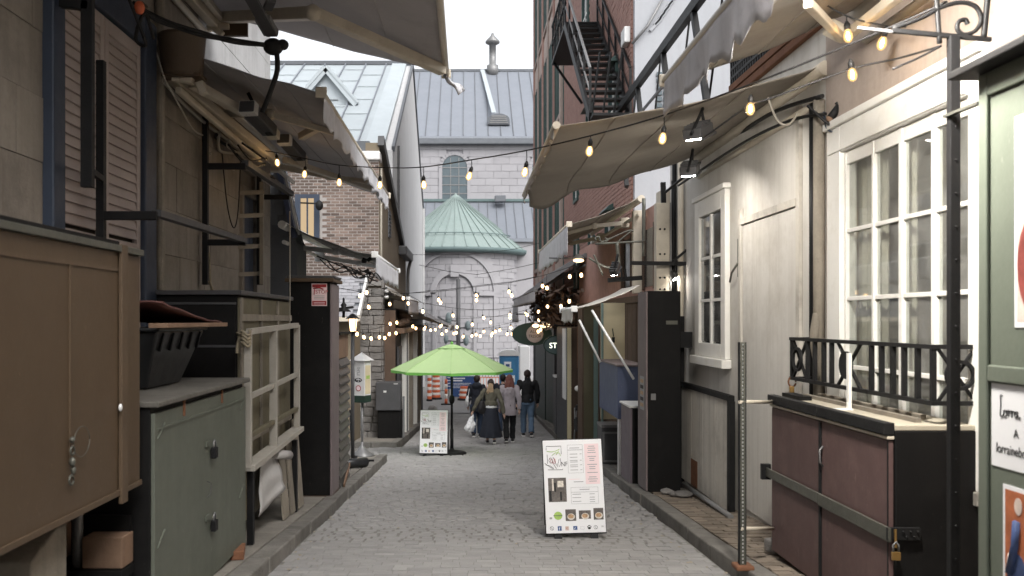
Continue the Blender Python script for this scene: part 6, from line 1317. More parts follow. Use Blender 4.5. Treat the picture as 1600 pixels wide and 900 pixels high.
f.stroke([(.05, .3), (.09, .42), (.10, .52)], .02, .004).build('picture_patch', M['art_blue'], o); f.disc(.10, .26, .07, .0041, .006, 16, .13).build('picture_patch', M['art_blue'], o); f.disc(.105, .58, .025, .0041, .006, 14, .035).build('picture_patch', M['art_cream'], o); f.stroke([(.04, .3), (.06, .38)], .012, .006).build('picture_patch', M['art_cream'], o); f.disc(.05, .1, .05, .0041, .006, 14, .08).build('picture_patch', M['cloth_navy'], o); f.stroke([(.1, .16), (.16, .05)], .02, .004).build('picture_patch', M['art_blue'], o)
# wall cables at right
for pts, r, m_, lab in (([(1040, 300, 11.8), (1120, 235, 10.5), (1200, 180, 8.2), (1285, 150, 7.0)], .018, 'cable', 'black cable along the wall top under the beige awning'), ([(1060, 290, 11.5), (1150, 230, 9.0), (1230, 190, 7.6), (1290, 178, 6.95)], .014, 'cable', 'second black cable sagging under the beige awning'), ([(1200, 152, 7.3), (1206, 170, 7.3), (1216, 190, 7.25), (1232, 195, 7.2), (1246, 178, 7.1)], .010, 'pale_cable', 'pale cable loop hanging near the window frame corner'), ([(1262, 165, 7.0), (1290, 190, 6.9), (1310, 200, 6.9), (1318, 180, 6.9), (1306, 160, 6.9)], .012, 'cable', 'tangled black cable beside the window frame corner'), ([(1287, 175, 7.0), (1292, 200, 6.95), (1305, 203, 6.9), (1320, 165, 6.9)], .008, 'navy', 'bluish cable curled at the window frame corner')):
    tag(MB().tube(smooth([P(*p) for p in pts]), r, 6).build('wall_cable', M[m_], None), lab, 'cable')
jl = thing('cable_plug', 'worn cable connector hanging beside the window frame corner', 'connector', P(1300, 180, 6.9)); MB().tube([P(1297, 185, 6.9), P(1312, 166, 6.9)], .03, 10).build('sleeve', M['black_metal'], jl); MB().ball(P(1297, 185, 6.9), .028, 10, 7).build('end', M['plank'], jl)
# ================================================================== umbrella
uY = 18.5; uc_ = Vector((XP(706, uY), uY, 0)); gz = G(uY)
um = thing('market_umbrella', 'lime green market umbrella open on a black pole in the alley', 'umbrella', (uc_.x, uY, gz))
zr, za, R_ = ZP(578, uY), ZP(540, uY), 1.26; n = 8; mb = MB(); rings = 7; vs = []; fs = []
for j in range(rings + 1):
    t = j / rings; r = .10 + (R_ - .10) * t; z = za - (za - zr) * (t ** 1.12)
    for k in range(n * 4):
        a = 2 * math.pi * k / (n * 4); q = (k % 4) / 4; loc = abs(q - .5) * 2          # 1 on a rib, 0 mid panel
        rad = r * (math.cos(math.pi / n) / math.cos((q - .5) * 2 * math.pi / n)) / 1.0 if True else r
        rad *= 1 + (.0 if loc == 1 else -.02 * t * (1 - loc)); vs.append(uc_ + Vector((rad * math.cos(a), rad * math.sin(a), z - .03 * t * (1 - t) * (1 - loc) * 2)))
W_ = n * 4
for j in range(rings):
    for k in range(W_): k2 = (k + 1) % W_; fs.append((j * W_ + k, (j + 1) * W_ + k, (j + 1) * W_ + k2, j * W_ + k2))
canopy = mb.add(vs, fs, False).build('canopy', M['lime'], um)
mb = MB(); ed = vs[-W_:]
vs2 = [p for p in ed] + [Vector((p.x * 1.0, p.y, p.z - .05 - .008 * math.sin(i * 1.6))) for i, p in enumerate(ed)]
mb.add(vs2, [(k, W_ + k, W_ + (k + 1) % W_, (k + 1) % W_) for k in range(W_)]).build('valance', M['lime_dark'], um)
mb = MB(); mb.lathe([(.28, za - .05), (.10, za + .015), (.02, za + .03)], (uc_.x, uY, 0), 16, False).build('vent_cap', M['lime'], um)
MB().lathe([(.03, 0), (.03, .05), (.0, .07)], (uc_.x, uY, za + .02), 10).build('finial', M['lime_dark'], um)
for k in range(n):
    a = 2 * math.pi * k / n; e = Vector((math.cos(a), math.sin(a), 0)); MB().tube([vs[j * W_ + k * 4] + Vector((0, 0, .006)) for j in range(rings + 1)], .005, 5).build('seam', M['lime'], canopy); MB().bar(uc_ + e * .04 + Vector((0, 0, za - .06)), uc_ + e * (R_ - .02) + Vector((0, 0, zr - .02)), .02, .02).build('rib', M['black_metal'], um); MB().bar(uc_ + e * .04 + Vector((0, 0, zr - .05)), uc_ + e * .62 + Vector((0, 0, (za + zr) / 2 - .06)), .014, .014).build('strut', M['black_metal'], um)
MB().tube([(uc_.x, uY, gz + .05), (uc_.x, uY, za)], .024, 10).build('pole', M['black_metal'], um); MB().tube([(uc_.x, uY, gz + .05), (uc_.x, uY, gz + .52)], .036, 10).build('sleeve', M['black_metal'], um)
MB().ball((uc_.x, uY - .03, ZP(624, uY)), (.06, .06, .1), 10, 7).build('crank', M['black_metal'], um)
MB().lathe([(.30, 0), (.30, .035), (.22, .06), (.05, .09), (.04, .12)], (uc_.x, uY, gz + .005), 18).build('base', M['black_metal'], um)
# ================================================================== menu boards
def menu_board(bx, Y, yaw, roll, label, gr):
    t = thing('menu_board', label, 'sign', (bx, Y, G(Y)), gr); W_, H_ = .56, .87
    Rm = Matrix.Rotation(yaw, 3, 'Z') @ Matrix.Rotation(roll, 3, 'Y'); tilt = Matrix.Rotation(-math.radians(11), 3, 'X')
    o = Vector((bx, Y, G(Y) + .05)); A = Rm @ tilt
    def W(x, y, z): return o + A @ Vector((x, y, z))
    def bxx(x0, x1, y0, y1, z0, z1, mt=A, oo=o): return MB().hexa([oo + mt @ Vector(q) for q in ((x0, y0, z0), (x1, y0, z0), (x1, y1, z0), (x0, y1, z0), (x0, y0, z1), (x1, y0, z1), (x1, y1, z1), (x0, y1, z1))])
    fr = bxx(-W_ / 2, W_ / 2, 0, .02, 0, H_).build('front_panel', M['board_white'], t, .004)
    bxx(-W_ / 2 - .006, W_ / 2 + .006, .0205, .035, -.012, H_ + .004).build('backing', M['ink_black'], t)
    o2 = o + Rm @ Vector((0, .40, 0)); A2 = Rm @ Matrix.Rotation(math.radians(11), 3, 'X')
    bxx(-W_ / 2, W_ / 2, -.03, .0, 0, H_, A2, o2).build('rear_panel', M['ink_black'], t, .004)
    for sx in (-.17, .17):
        for oo, mt in ((o, A), (o2, A2)): bxx(sx - .035, sx + .035, -.005, .03, -.055, -.012, mt, oo).build('foot', M['ink_black'], t)
    f = Face(W(-W_ / 2, -.0005, 0), A @ Vector((1, 0, 0)), A @ Vector((0, 0, 1))); d1 = .0018
    U = lambda x: (x - 60) / 540 * W_; V = lambda y: (1 - (y - 25) / 815) * H_
    def R(x0, y0, x1, y1, m, nm, d0=.0003, d=d1): return f.rect(U(x0), V(y1), U(x1), V(y0), d0, d).build(nm, M[m], fr)
    def St(pts, w, m, nm='ink_stroke'): return f.stroke([(U(a), V(b)) for a, b in pts], w, .0012).build(nm, M[m], fr)
    lg = MB()
    for p in (((92, 110), (92, 78), (228, 78), (228, 150)), ((98, 150), (98, 230)), ((98, 285), (235, 288), (235, 278)), ((72, 225), (95, 245), (150, 280)), ((78, 240), (120, 250), (155, 275)), ((130, 175), (150, 230), (178, 278)), ((205, 195), (192, 240), (190, 262)), ((215, 185), (222, 230), (205, 262)), ((150, 175), (165, 200), (180, 250)), ((120, 180), (110, 205), (130, 230), (150, 215))): lg.tube([f.p(U(a), V(b), .0012) for a, b in p], .0022, 5)
    lg.build('logo_lines', M['ink_black'], fr)
    lg = MB()
    for p in (((95, 122), (140, 128), (175, 122), (212, 105)), ((140, 160), (175, 135), (212, 140), (220, 165)), ((180, 155), (205, 120))): lg.tube([f.p(U(a), V(b), .0014) for a, b in p], .003, 5)
    lg.build('logo_leaf', M['ink_green'], fr)
    lg = MB()
    for p in (((122, 185), (128, 215), (150, 232), (165, 205), (158, 182)), ((140, 190), (150, 205), (145, 220)), ((165, 190), (172, 215), (160, 235))): lg.tube([f.p(U(a), V(b), .0016) for a, b in p], .0024, 5)
    lg.build('logo_rose', M['ink_red'], fr)
    f.text('NF', .062, U(222), V(258), M['ink_black'], fr, .0008, fs=.78)
    f.frame(U(285), V(320), U(425), V(70), .0022, .0003, d1).build('menu_box', M['ink_grey'], fr); R(287, 114, 423, 118, 'ink_grey', 'rule_line')
    for k, y in enumerate((96, 150, 178, 206, 220, 246, 262, 290)): R(305, y, 305 + (90 if k == 0 else 70), y + 5, 'ink_grey', 'text_line')
    for k, y in enumerate((150, 206, 246, 290)): R(396, y, 414, y + 5, 'ink_grey', 'text_line')
    R(440, 65, 572, 420, 'ink_pink', 'pink_panel'); rr = random.Random(3)
    for y in (84, 102, 120, 140, 175, 193, 210, 245, 265, 283, 316, 355, 373, 392): hw = rr.uniform(22, 48); R(506 - hw, y, 506 + hw, y + 6, 'ink_grey', 'text_line', .0019, .0028)
    ph = R(95, 358, 260, 568, 'photo_dark', 'alley_photo'); R(130, 365, 145, 470, 'photo_plate', 'photo_patch', .0019, .0026); R(180, 385, 235, 440, 'photo_plate', 'photo_patch', .0019, .0026); R(102, 470, 122, 560, 'ink_black', 'photo_patch', .0019, .0026); R(200, 480, 216, 555, 'ink_black', 'photo_patch', .0019, .0026); R(150, 400, 165, 480, 'ink_black', 'photo_patch', .0019, .0026)
    R(285, 372, 385, 377, 'ink_pink', 'text_line'); R(330, 394, 418, 400, 'ink_grey', 'text_line')
    f.frame(U(300), V(590), U(548), V(445), .0022, .0003, d1).build('price_box', M['ink_grey'], fr); R(302, 486, 546, 489, 'ink_grey', 'rule_line'); R(380, 462, 470, 468, 'ink_grey', 'text_line')
    for y in (503, 532, 565): R(312, y, 390, y + 5, 'ink_grey', 'text_line')
    for y in (503, 532, 552, 572): R(468, y, 515, y + 5, 'ink_grey', 'text_line')
    f.disc(U(173), V(688), .04, .0003, d1, 18, .038).build('green_badge', M['ink_green'], fr); R(130, 684, 212, 690, 'sage', 'badge_line', .0019, .0026)
    R(95, 700, 118, 716, 'ink_grey', 'text_line')
    for (x0, y0, x1, y1) in ((240, 635, 336, 735), (362, 647, 470, 720), (495, 630, 584, 730)):
        R(x0, y0, x1, y1, 'photo_dark', 'food_photo'); f.disc(U((x0 + x1) / 2 + 3), V((y0 + y1) / 2 + 14), .036, .0019, .0026, 14, .03).build('food_plate', M['photo_plate'], fr); f.disc(U((x0 + x1) / 2), V((y0 + y1) / 2 + 10), .028, .0027, .0033, 12, .02).build('food_heap', M['photo_food'], fr)
    for x in (112, 508): f.ring(U(x), V(795), .018, .003, .0003, d1, 18).build('round_icon', M['ink_black'], fr)
    St([(100, 782), (124, 810)], .0016, 'ink_black'); St([(508, 785), (508, 800), (514, 806)], .0018, 'ink_black')
    R(165, 778, 200, 817, 'ink_blue', 'social_icon'); f.text('f', .042, U(175), V(815), M['ink_white'], fr, .002)
    R(233, 780, 266, 815, 'art_cream', 'social_icon'); f.ring(U(249), V(797), .009, .002, .0019, .0026, 12).build('icon_ring', M['ink_red'], fr)
    R(305, 780, 342, 813, 'ink_blue', 'social_icon'); f.text('y!', .026, U(310), V(806), M['ink_white'], fr, .002)
    f.frame(U(372), V(810), U(405), V(784), .0015, .0003, d1).build('mail_icon', M['ink_grey'], fr)
    f.disc(U(450), V(801), .014, .0003, d1, 12, .011).build('paw_icon', M['ink_black'], fr)
    for dx_, dy_ in ((-14, -8), (-5, -18), (6, -18), (15, -8)): f.disc(U(450 + dx_), V(798 + dy_), .0055, .0003, d1, 8).build('paw_icon', M['ink_black'], fr)
    for r_ in (.006, .012, .018): f.stroke([(U(570) + r_ * math.cos(a), V(800) + r_ * math.sin(a)) for a in (.7, 1.1, 1.57, 2.0, 2.44)], .0014, .0012).build('signal_icon', M['ink_grey'], fr)
    return t
menu_board(1.025, 8.42, math.radians(-2), math.radians(-2), 'larger looking white menu board standing in the foreground on the cobbles', 'menu boards')
menu_board(XP(677, 18.1), 18.1, math.radians(-4), 0, 'white menu board beside the lime umbrella pole, farther back', 'menu boards')
# ================================================================== construction site at the end
gq = G(50)
def barrel(px, Y, h, r, label, bands, nm='striped_barrel'):
    x = XP(px, Y); t = thing(nm, label, 'barrel', (x, Y, gq)); MB().lathe([(r * 1.35, 0), (r * 1.35, .08), (r * 1.1, .1)], (x, Y, gq + .006), 16).build('base', M['ink_black'], t)
    for k in range(bands):
        z0 = .1 + (h - .1) * k / bands; z1 = .1 + (h - .1) * (k + 1) / bands; ra, rb = r * (1 - .22 * k / bands), r * (1 - .22 * (k + 1) / bands)
        MB().lathe([(ra, z0), (ra * 1.03, z0 + .02), (rb * 1.01, z1 - .004), (rb, z1)], (x, Y, gq + .006), 18).build('band', M['orange' if k % 2 == 0 else 'refl_white'], t)
    return t
barrel(681.5, 47, 1.55, .22, 'tall orange and white striped traffic barrel left of the umbrella pole', 11)
barrel(671, 46, 1.5, .12, 'narrow orange striped barrel at the left edge by the dark doors', 9)
barrel(726, 46.5, .72, .28, 'low orange barrel with a pale band in front of the blue sign', 5)
dl = thing('orange_delineator', 'slim orange delineator post on a black foot near the umbrella pole', 'delineator', (XP(697, 44), 44, gq)); x = XP(697, 44)
B(x - .25, x + .25, 43.8, 44.2, gq + .006, gq + .06).build('foot', M['ink_black'], dl)
for k in range(5): MB().lathe([(.07, .06 + k * .24), (.07, .30 + k * .24)], (x, 44, gq), 10).build('band', M['orange' if k % 2 == 0 else 'refl_white'], dl)
sgn = thing('blue_sign', 'large blue and white construction notice board behind the umbrella', 'sign', (XP(723, 48), 48, gq)); x0_, x1_ = XP(705, 48), XP(744, 48)
f = Face((x0_, 48, ZP(620, 48)), (1, 0, 0), (0, 0, 1)); W_, H_ = x1_ - x0_, ZP(575, 48) - ZP(620, 48); f.rect(0, 0, W_, H_ * .72, 0, -.04).build('blue_panel', M['ink_blue'], sgn); f.rect(0, H_ * .721, W_, H_, 0, -.04).build('white_panel', M['board_white'], sgn)
f.rect(W_ * .2, H_ * .82, W_ * .85, H_ * .86, .001, .006).build('text_line', M['ink_grey'], sgn)
for a, b, c, d in ((.08, .62, .55, .66), (.08, .54, .45, .58), (.08, .46, .8, .475), (.08, .41, .75, .425), (.08, .36, .82, .375), (.08, .31, .78, .325), (.3, .2, .75, .22), (.3, .06, .7, .1)): f.rect(W_ * a, H_ * b, W_ * c, H_ * d, .001, .006).build('text_line', M['ink_white'], sgn)
for q in (.12, .88): B(x0_ + W_ * q - .04, x0_ + W_ * q + .04, 48.045, 48.12, gq, ZP(585, 48)).build('post', M['grey_metal'], sgn)
s2 = thing('blue_side_sign', 'narrow blue construction notice left of the large blue sign', 'sign', (XP(701, 47), 47.5, gq)); B(XP(697.5, 47.5), XP(705, 47.5), 47.5, 47.55, ZP(608, 47.5), ZP(586, 47.5)).build('panel', M['ink_blue'], s2)
for k in range(4): B(XP(699, 47.5), XP(703.5, 47.5), 47.49, 47.499, ZP(604 - 4.5 * k, 47.5), ZP(603 - 4.5 * k, 47.5)).build('text_line', M['ink_white'], s2)
B(XP(700.5, 47.5), XP(701.5, 47.5), 47.56, 47.6, gq, ZP(595, 47.5)).build('post', M['grey_metal'], s2)
def barrier(px0, px1, Y, z0, z1, label, m):
    t = thing('site_fence', label, 'fence', (XP((px0 + px1) / 2, Y), Y, gq), 'site fences at the alley end'); a, b = XP(px0, Y), XP(px1, Y)
    for z in (z0, z1): B(a, b, Y - .02, Y + .02, z - .025, z + .025).build('rail', M[m], t)
    k = max(3, int((b - a) / .16))
    for i in range(k + 1): x = a + (b - a) * i / k; B(x - .015, x + .015, Y - .015, Y + .015, (gq if i in (0, k) else z0), z1).build('bar', M[m], t)
    return t
barrier(686, 702, 49, gq + .3, gq + 1.15, 'grey bar fence between the striped barrel and blue sign', 'grey_metal'); barrier(745, 786, 51, gq + .9, gq + 2.0, 'dark bar fence behind the walking people', 'dark_grey'); barrier(746, 784, 49.5, gq + .2, gq + 1.0, 'rusty orange bar fence behind the walking people', 'orange')
tag(B(XP(746, 56), XP(784, 56), 56, 56.2, gq, ZP(572, 56)).build('site_hoarding', M['house_white'], None, .02), 'pale hoarding panel behind the bar fences at the alley end', 'hoarding')
po_ = thing('portable_toilet', 'blue portable toilet with a white domed roof at the alley end', 'toilet', (XP(797, 46), 46.5, gq)); x0_, x1_ = XP(781, 46), XP(811, 46); zt_ = ZP(556, 46)
B(x0_, x1_, 46, 47.1, gq + .006, zt_).build('cabin', M['toilet_blue'], po_, .05); mb = MB(); n = 12; c_ = (x0_ + x1_) / 2; hw = (x1_ - x0_) / 2 + .04
mb.prism([(c_ - hw, 45.95, zt_ + .001)] + [(c_ + hw * math.cos(math.pi * (1 - i / n)), 45.95, zt_ + .05 + .26 * math.sin(math.pi * i / n)) for i in range(n + 1)] + [(c_ + hw, 45.95, zt_ + .001)], (0, 1.2, 0)).build('roof', M['white_metal'], po_)
d_ = B(x0_ + .14, x1_ - .14, 45.97, 45.999, gq + .1, zt_ - .12).build('door', M['toilet_blue'], po_, .01); B(x0_ + .22, x0_ + .58, 45.955, 45.969, zt_ - .72, zt_ - .3).build('notice', M['ink_white'], d_); B(x0_ + .3, x0_ + .5, 45.95, 45.954, zt_ - .55, zt_ - .42).build('notice_print', M['ink_blue'], d_); B(x0_ + .2, x1_ - .22, 45.955, 45.969, zt_ - 1.35, zt_ - 1.0).build('notice', M['ink_white'], d_); B(x1_ - .3, x1_ - .24, 45.95, 45.968, zt_ - 1.6, zt_ - 1.4).build('handle', M['dark_grey'], d_)
for q in range(4): B(x0_ + .005 + q * .29, x0_ + .03 + q * .29, 45.985, 45.999, gq + .1, zt_ - .02).build('rib', M['toilet_blue'], po_)
tag(B(XP(812, 49), XP(828, 49), 49, 51, gq, ZP(541, 49)).build('site_trailer', M['white_metal'], None, .04), 'white site trailer end right of the portable toilet', 'trailer')
tag(MB().ball((XP(676, 41), 41, G(41) + .1), (.22, .25, .2), 9, 6).build('rubble_stone', M['rough_stone'], None), 'grey rubble stone at the end of the far left shops', 'stone')
sp2 = thing('church_lamp_post', 'tall dark pole with grey green rounded lamp heads before the apse', 'lamp post', (XP(716, 56), 56, gq)); x = XP(716, 56)
MB().tube([(x, 56, gq), (x, 56, ZP(436, 56))], .14, 10).build('pole', M['dark_grey'], sp2); MB().lathe([(.25, 0), (.25, .3), (.15, .5)], (x, 56, gq), 12).build('base', M['dark_grey'], sp2)
for px, py, rx, rz_ in ((701, 498, .20, .40), (731, 509, .18, .32), (728, 532, .18, .34), (697, 530, .15, .3)):
    p = P(px, py, 55.9); MB().ball(p, (rx, .2, rz_), 12, 9).build('lamp_head', M['bronze'], sp2); MB().tube([(x, 56, p.z - .15), p + Vector((0, 0, -.1))], .05, 6).build('arm', M['dark_grey'], sp2)
MB().bar(P(684, 495, 55.9), P(700, 505, 55.9), .1, .12).build('arm', M['dark_grey'], sp2)
# ================================================================== people walking away
def blob(name, mb, m, parent, vox=.012, sm=4, fold=0.0, seed=1):
    me = mb.mesh(name); o = bpy.data.objects.new(name, me)
    r = o.modifiers.new('r', 'REMESH'); r.mode = 'VOXEL'; r.voxel_size = vox
    s = o.modifiers.new('s', 'SMOOTH'); s.iterations = sm; s.factor = .5
    me2 = evaluated_mesh(o)
    if fold:
        import numpy as np
        n_ = len(me2.vertices); co = np.empty(n_ * 3, 'f'); no = np.empty(n_ * 3, 'f'); me2.vertices.foreach_get('co', co); me2.vertices.foreach_get('normal', no); co = co.reshape(-1, 3); no = no.reshape(-1, 3)
        k_ = np.array([mnoise.noise(Vector((float(c[0]) * 16 + seed, float(c[1]) * 16, float(c[2]) * 9))) + .5 * mnoise.noise(Vector((float(c[0]) * 40, float(c[1]) * 40 + seed, float(c[2]) * 22))) for c in co], 'f')
        me2.vertices.foreach_set('co', (co + no * (fold * k_)[:, None]).ravel()); me2.update()
    me2.polygons.foreach_set("use_smooth", [True] * len(me2.polygons)); me2.materials.clear(); me2.materials.append(m); me2.name = name
    return link(name, me2, parent)
def person(px, Y, Hh, label, top, bottom, hair, hairkind, woman=True, step=.2, lead=1, hands=None, skirt=False, jacket_len=.80, collar=False, head_turn=0.0, wide=1.0):
    s = Hh / 1.7; bx, gz = XP(px, Y), G(Y); o = Vector((bx, Y, gz)); t = thing('person', label, 'person', o, 'people walking down the alley')
    V = lambda x, y, z: o + Vector((x, y, z)) * s
    sh = (.165 if woman else .195) * wide; hp = .085
    legs = {}
    for sd_ in (-1, 1):
        f = lead * sd_; fw_ = step * f; back = fw_ < 0
        hip = V(sd_ * hp, 0, .90); ank = V(sd_ * .085, fw_ - (.05 if back else 0), .085 + (.05 if back else .0)); kn = V(sd_ * .09, fw_ * .45 + .05, .49); toe = V(sd_ * .095, fw_ + (.13 if not back else .10), .03 + (.0)); heel = V(sd_ * .085, fw_ - .05 - (.05 if back else 0), .04 + (.06 if back else 0))
        legs[sd_] = (hip, kn, ank, toe, heel)
    arms = {}
    for sd_ in (-1, 1):
        w_ = (hands or {}).get(sd_) or (sd_ * (sh + .075), -.16 * lead * sd_ * .8 + .02, .84); e = ((sd_ * sh + w_[0]) / 2 + sd_ * .035, w_[1] / 2 - .05, (1.38 + w_[2]) / 2)
        arms[sd_] = (V(sd_ * sh, 0, 1.385), V(*e), V(*w_))
    b = MB()
    b.tube([V(0, 0, .86), V(0, 0, .95), V(0, .01, 1.08), V(0, .005, 1.25), V(0, 0, 1.37), V(0, 0, 1.43)], [k * s for k in (.135, .14, .118, .135, .13, .07)], 16)
    b.tube([V(0, 0, 1.40), V(0, .015, 1.50)], [.052 * s, .05 * s], 12)
    hc_ = V(0, .02, 1.585); b.ball(hc_, (.073 * s, .092 * s, .112 * s), 16, 12); b.ball(hc_ + Vector((0, .035, -.06)) * s, (.052 * s, .06 * s, .055 * s), 12, 8)
    hr = Matrix.Rotation(head_turn, 3, 'Z')
    nose = hr @ Vector((0, .1, -.01)); b.ball(hc_ + nose * s, (.013 * s, .018 * s, .02 * s), 8, 6)
    for sd_ in (-1, 1): b.ball(hc_ + (hr @ Vector((sd_ * .075, -.005, -.01))) * s, (.012 * s, .02 * s, .03 * s), 8, 6)
    for sd_ in (-1, 1):
        hip, kn, ank, toe, heel = legs[sd_]; b.tube([hip, hip.lerp(kn, .5), kn, kn.lerp(ank, .35), ank], [k * s for k in (.085, .072, .052, .055, .036)], 12); b.tube([heel, ank.lerp(toe, .5) + Vector((0, 0, -.02)), toe], [.03 * s, .036 * s, .026 * s], 10)
        a0, a1, a2 = arms[sd_]; b.tube([a0, a0.lerp(a1, .5), a1, a1.lerp(a2, .4), a2], [k * s for k in (.05, .044, .037, .036, .025)], 12)
        d = (a2 - a1).normalized(); fwd = Vector((0, 1, 0)); sidev = Vector((sd_, 0, 0)); pc = a2 + d * .045 * s
        b.tube([a2, pc, a2 + d * .085 * s], [.024 * s, .031 * s, .028 * s], 10)
        for k in range(4):
            r0 = a2 + d * .08 * s + fwd * (.027 - .018 * k) * s; ln = (.062, .072, .068, .052)[k] * s; b.tube([r0, r0 + d * ln * .5 - sidev * .006 * s, r0 + d * ln * .92 - sidev * .022 * s], [.0085 * s, .008 * s, .0068 * s], 8)
        r0 = a2 + d * .03 * s + fwd * .026 * s; b.tube([r0, r0 + (d * .6 + fwd * .7).normalized() * .032 * s, r0 + (d * .9 + fwd * .55).normalized() * .062 * s], [.011 * s, .0095 * s, .008 * s], 8)
    blob('body', b, M['skin'], t, .0075, 3)
    for sd_ in (-1, 1): MB().ball(hc_ + (hr @ Vector((sd_ * .03, .088, .012))) * s, (.011 * s, .008 * s, .008 * s), 8, 6).build('eye', M['ink_white'], t)
    MB().ball(hc_ + (hr @ Vector((0, .09, -.052))) * s, (.022 * s, .008 * s, .006 * s), 8, 6).build('mouth', M['art_red'], t)
    # jacket
    j = MB(); lo = jacket_len; fl_ = 1.12 if woman else 1.0
    j.tube([V(0, 0, lo), V(0, 0, lo + .1), V(0, .01, 1.08), V(0, .005, 1.25), V(0, 0, 1.37), V(0, 0, 1.44)], [k * s * wide for k in (.165 * fl_, .16 * fl_, .148, .16, .15, .085)], 18)
    for sd_ in (-1, 1):
        j.ball(V(sd_ * sh * .62, 0, 1.33), (.115 * s, .11 * s, .085 * s), 12, 8); a0, a1, a2 = arms[sd_]; j.tube([a0, a0.lerp(a1, .5), a1, a1.lerp(a2, .5), a1.lerp(a2, .94)], [k * s for k in (.078, .07, .062, .056, .047)], 14); j.ball(a0, (.078 * s,) * 3, 12, 8); j.ball(a1, (.062 * s,) * 3, 10, 8)
    if collar: j.tube([V(0, -.01, 1.42), V(0, 0, 1.52)], [.085 * s, .075 * s], 14)
    blob('jacket', j, M[top], t, .012, 4, .016, px)
    if skirt:
        n = 48; prof = [(.15, .98), (.175, .88), (.21, .7), (.255, .45), (.30, .2), (.30, .195)]
        MB().lathe([(r * s, z * s) for r, z in prof], o, n, True, lambda a, i: 1 + .05 * (i / 5) * math.sin(a * 9 + 1) + .025 * (i / 5) * math.sin(a * 17), True).build('skirt', M[bottom], t)
    else:
        q = MB(); q.tube([V(0, 0, .82), V(0, 0, .9), V(0, 0, 1.0)], [.15 * s, .155 * s, .14 * s], 16)
        for sd_ in (-1, 1): hip, kn, ank, toe, heel = legs[sd_]; q.tube([hip, hip.lerp(kn, .5), kn, kn.lerp(ank, .5), ank.lerp(kn, .02)], [k * s for k in (.108, .094, .076, .072, .072)], 14); q.ball(kn, (.076 * s,) * 3, 10, 8)
        blob('trousers', q, M[bottom], t, .012, 4, .012, px + 3)
    for sd_ in (-1, 1):
        hip, kn, ank, toe, heel = legs[sd_]; c = MB().tube([heel + Vector((0, 0, .008)), heel.lerp(toe, .5) + Vector((0, 0, .018)), toe + Vector((0, .01, .005))], [.042 * s, .047 * s, .038 * s], 12); c.ball(heel + Vector((0, .005, .01)), .043 * s, 10, 7); c.ball(toe + Vector((0, .012, .004)), .038 * s, 10, 7)
        shoe = blob('shoe', c, M['leather'], t, .008, 3); MB().bar(heel + Vector((0, -.035 * s, -.026 * s)), toe + Vector((0, .045 * s, -.022 * s)), .08 * s, .024 * s).build('sole', M['sole'], shoe)
    hcap = MB(); hcap.ball(hc_ + Vector((0, -.018, .02)) * s, (.088 * s, .096 * s, .112 * s), 16, 12)
    if hairkind == 'long':
        for k in range(-4, 5): hcap.tube([hc_ + Vector((.018 * k, -.06, .03)) * s, hc_ + Vector((.022 * k, -.10 + .006 * abs(k), -.08)) * s, hc_ + Vector((.024 * k + .006 * math.sin(k * 2), -.115 + .006 * abs(k), -.19 - .02 * math.sin(k * 3))) * s, hc_ + Vector((.02 * k, -.12, -.25 - .03 * math.cos(k * 2.2))) * s], [.03 * s, .034 * s, .028 * s, .008 * s], 8)
    elif hairkind == 'tail':
        hcap.ball(hc_ + Vector((0, -.09, .04)) * s, .035 * s, 10, 8)
    blob('hair', hcap, M[hair], t, .009, 2, .010, px)
    if hairkind == 'tail':
        c = MB()
        for k in range(-3, 4): c.tube([hc_ + Vector((.01 * k, -.11, .02)) * s, hc_ + Vector((.018 * k - .02, -.14, -.09)) * s, hc_ + Vector((.024 * k - .03, -.14, -.2 - .015 * math.sin(k * 2))) * s, hc_ + Vector((.018 * k - .03, -.13, -.29 + .02 * math.cos(k * 2))) * s], [.02 * s, .026 * s, .026 * s, .006 * s], 8)
        blob('ponytail', c, M['hair_blond'], t, .009, 2, .012, px)
    return t, V, arms, legs
p1, V1, a1_, l1 = person(745, 24.3, 1.68, 'person in a dark hooded jacket and jeans, leftmost of the walking group', 'cloth_navy', 'denim_dark', 'hair_dark', 'short', True, .18, 1, jacket_len=.72, collar=True)
blob('hood', MB().ball(V1(0, -.09, 1.42), (.14, .1, .1), 14, 10), M['cloth_navy'], p1, .012, 3, .012)
p2, V2, a2_, l2 = person(767, 21.6, 1.56, 'person with a blond ponytail, olive jacket and long navy skirt', 'cloth_olive', 'cloth_navy', 'hair_dark', 'tail', True, .16, -1, hands={-1: (-.47, .02, .86), 1: (.34, -.06, .80)}, skirt=True, jacket_len=1.02)
MB().lathe([(.15 * .92, .955 * .92), (.165 * .92, .96 * .92), (.16 * .92, 1.03 * .92), (.14 * .92, 1.03 * .92)], (V2(0, 0, 0)), 24).build('shirt_hem', M['ink_white'], p2)
p3, V3, a3_, l3 = person(796, 22.1, 1.67, 'person with reddish hair in a loose lilac grey shirt and black trousers', 'cloth_lilac', 'cloth_black', 'hair_red', 'long', True, .17, 1, jacket_len=.70)
p4, V4, a4_, l4 = person(824, 24.5, 1.83, 'person in a black jacket and blue jeans, rightmost of the walking group', 'cloth_black', 'denim', 'hair_dark', 'short', False, .2, -1, jacket_len=.88, head_turn=-.7, collar=True)
p5, V5, a5_, l5 = person(786, 25.6, 1.72, 'person mostly hidden between the skirt wearer and the lilac shirt wearer', 'cloth_navy', 'denim_dark', 'hair_black', 'short', False, .18, 1)
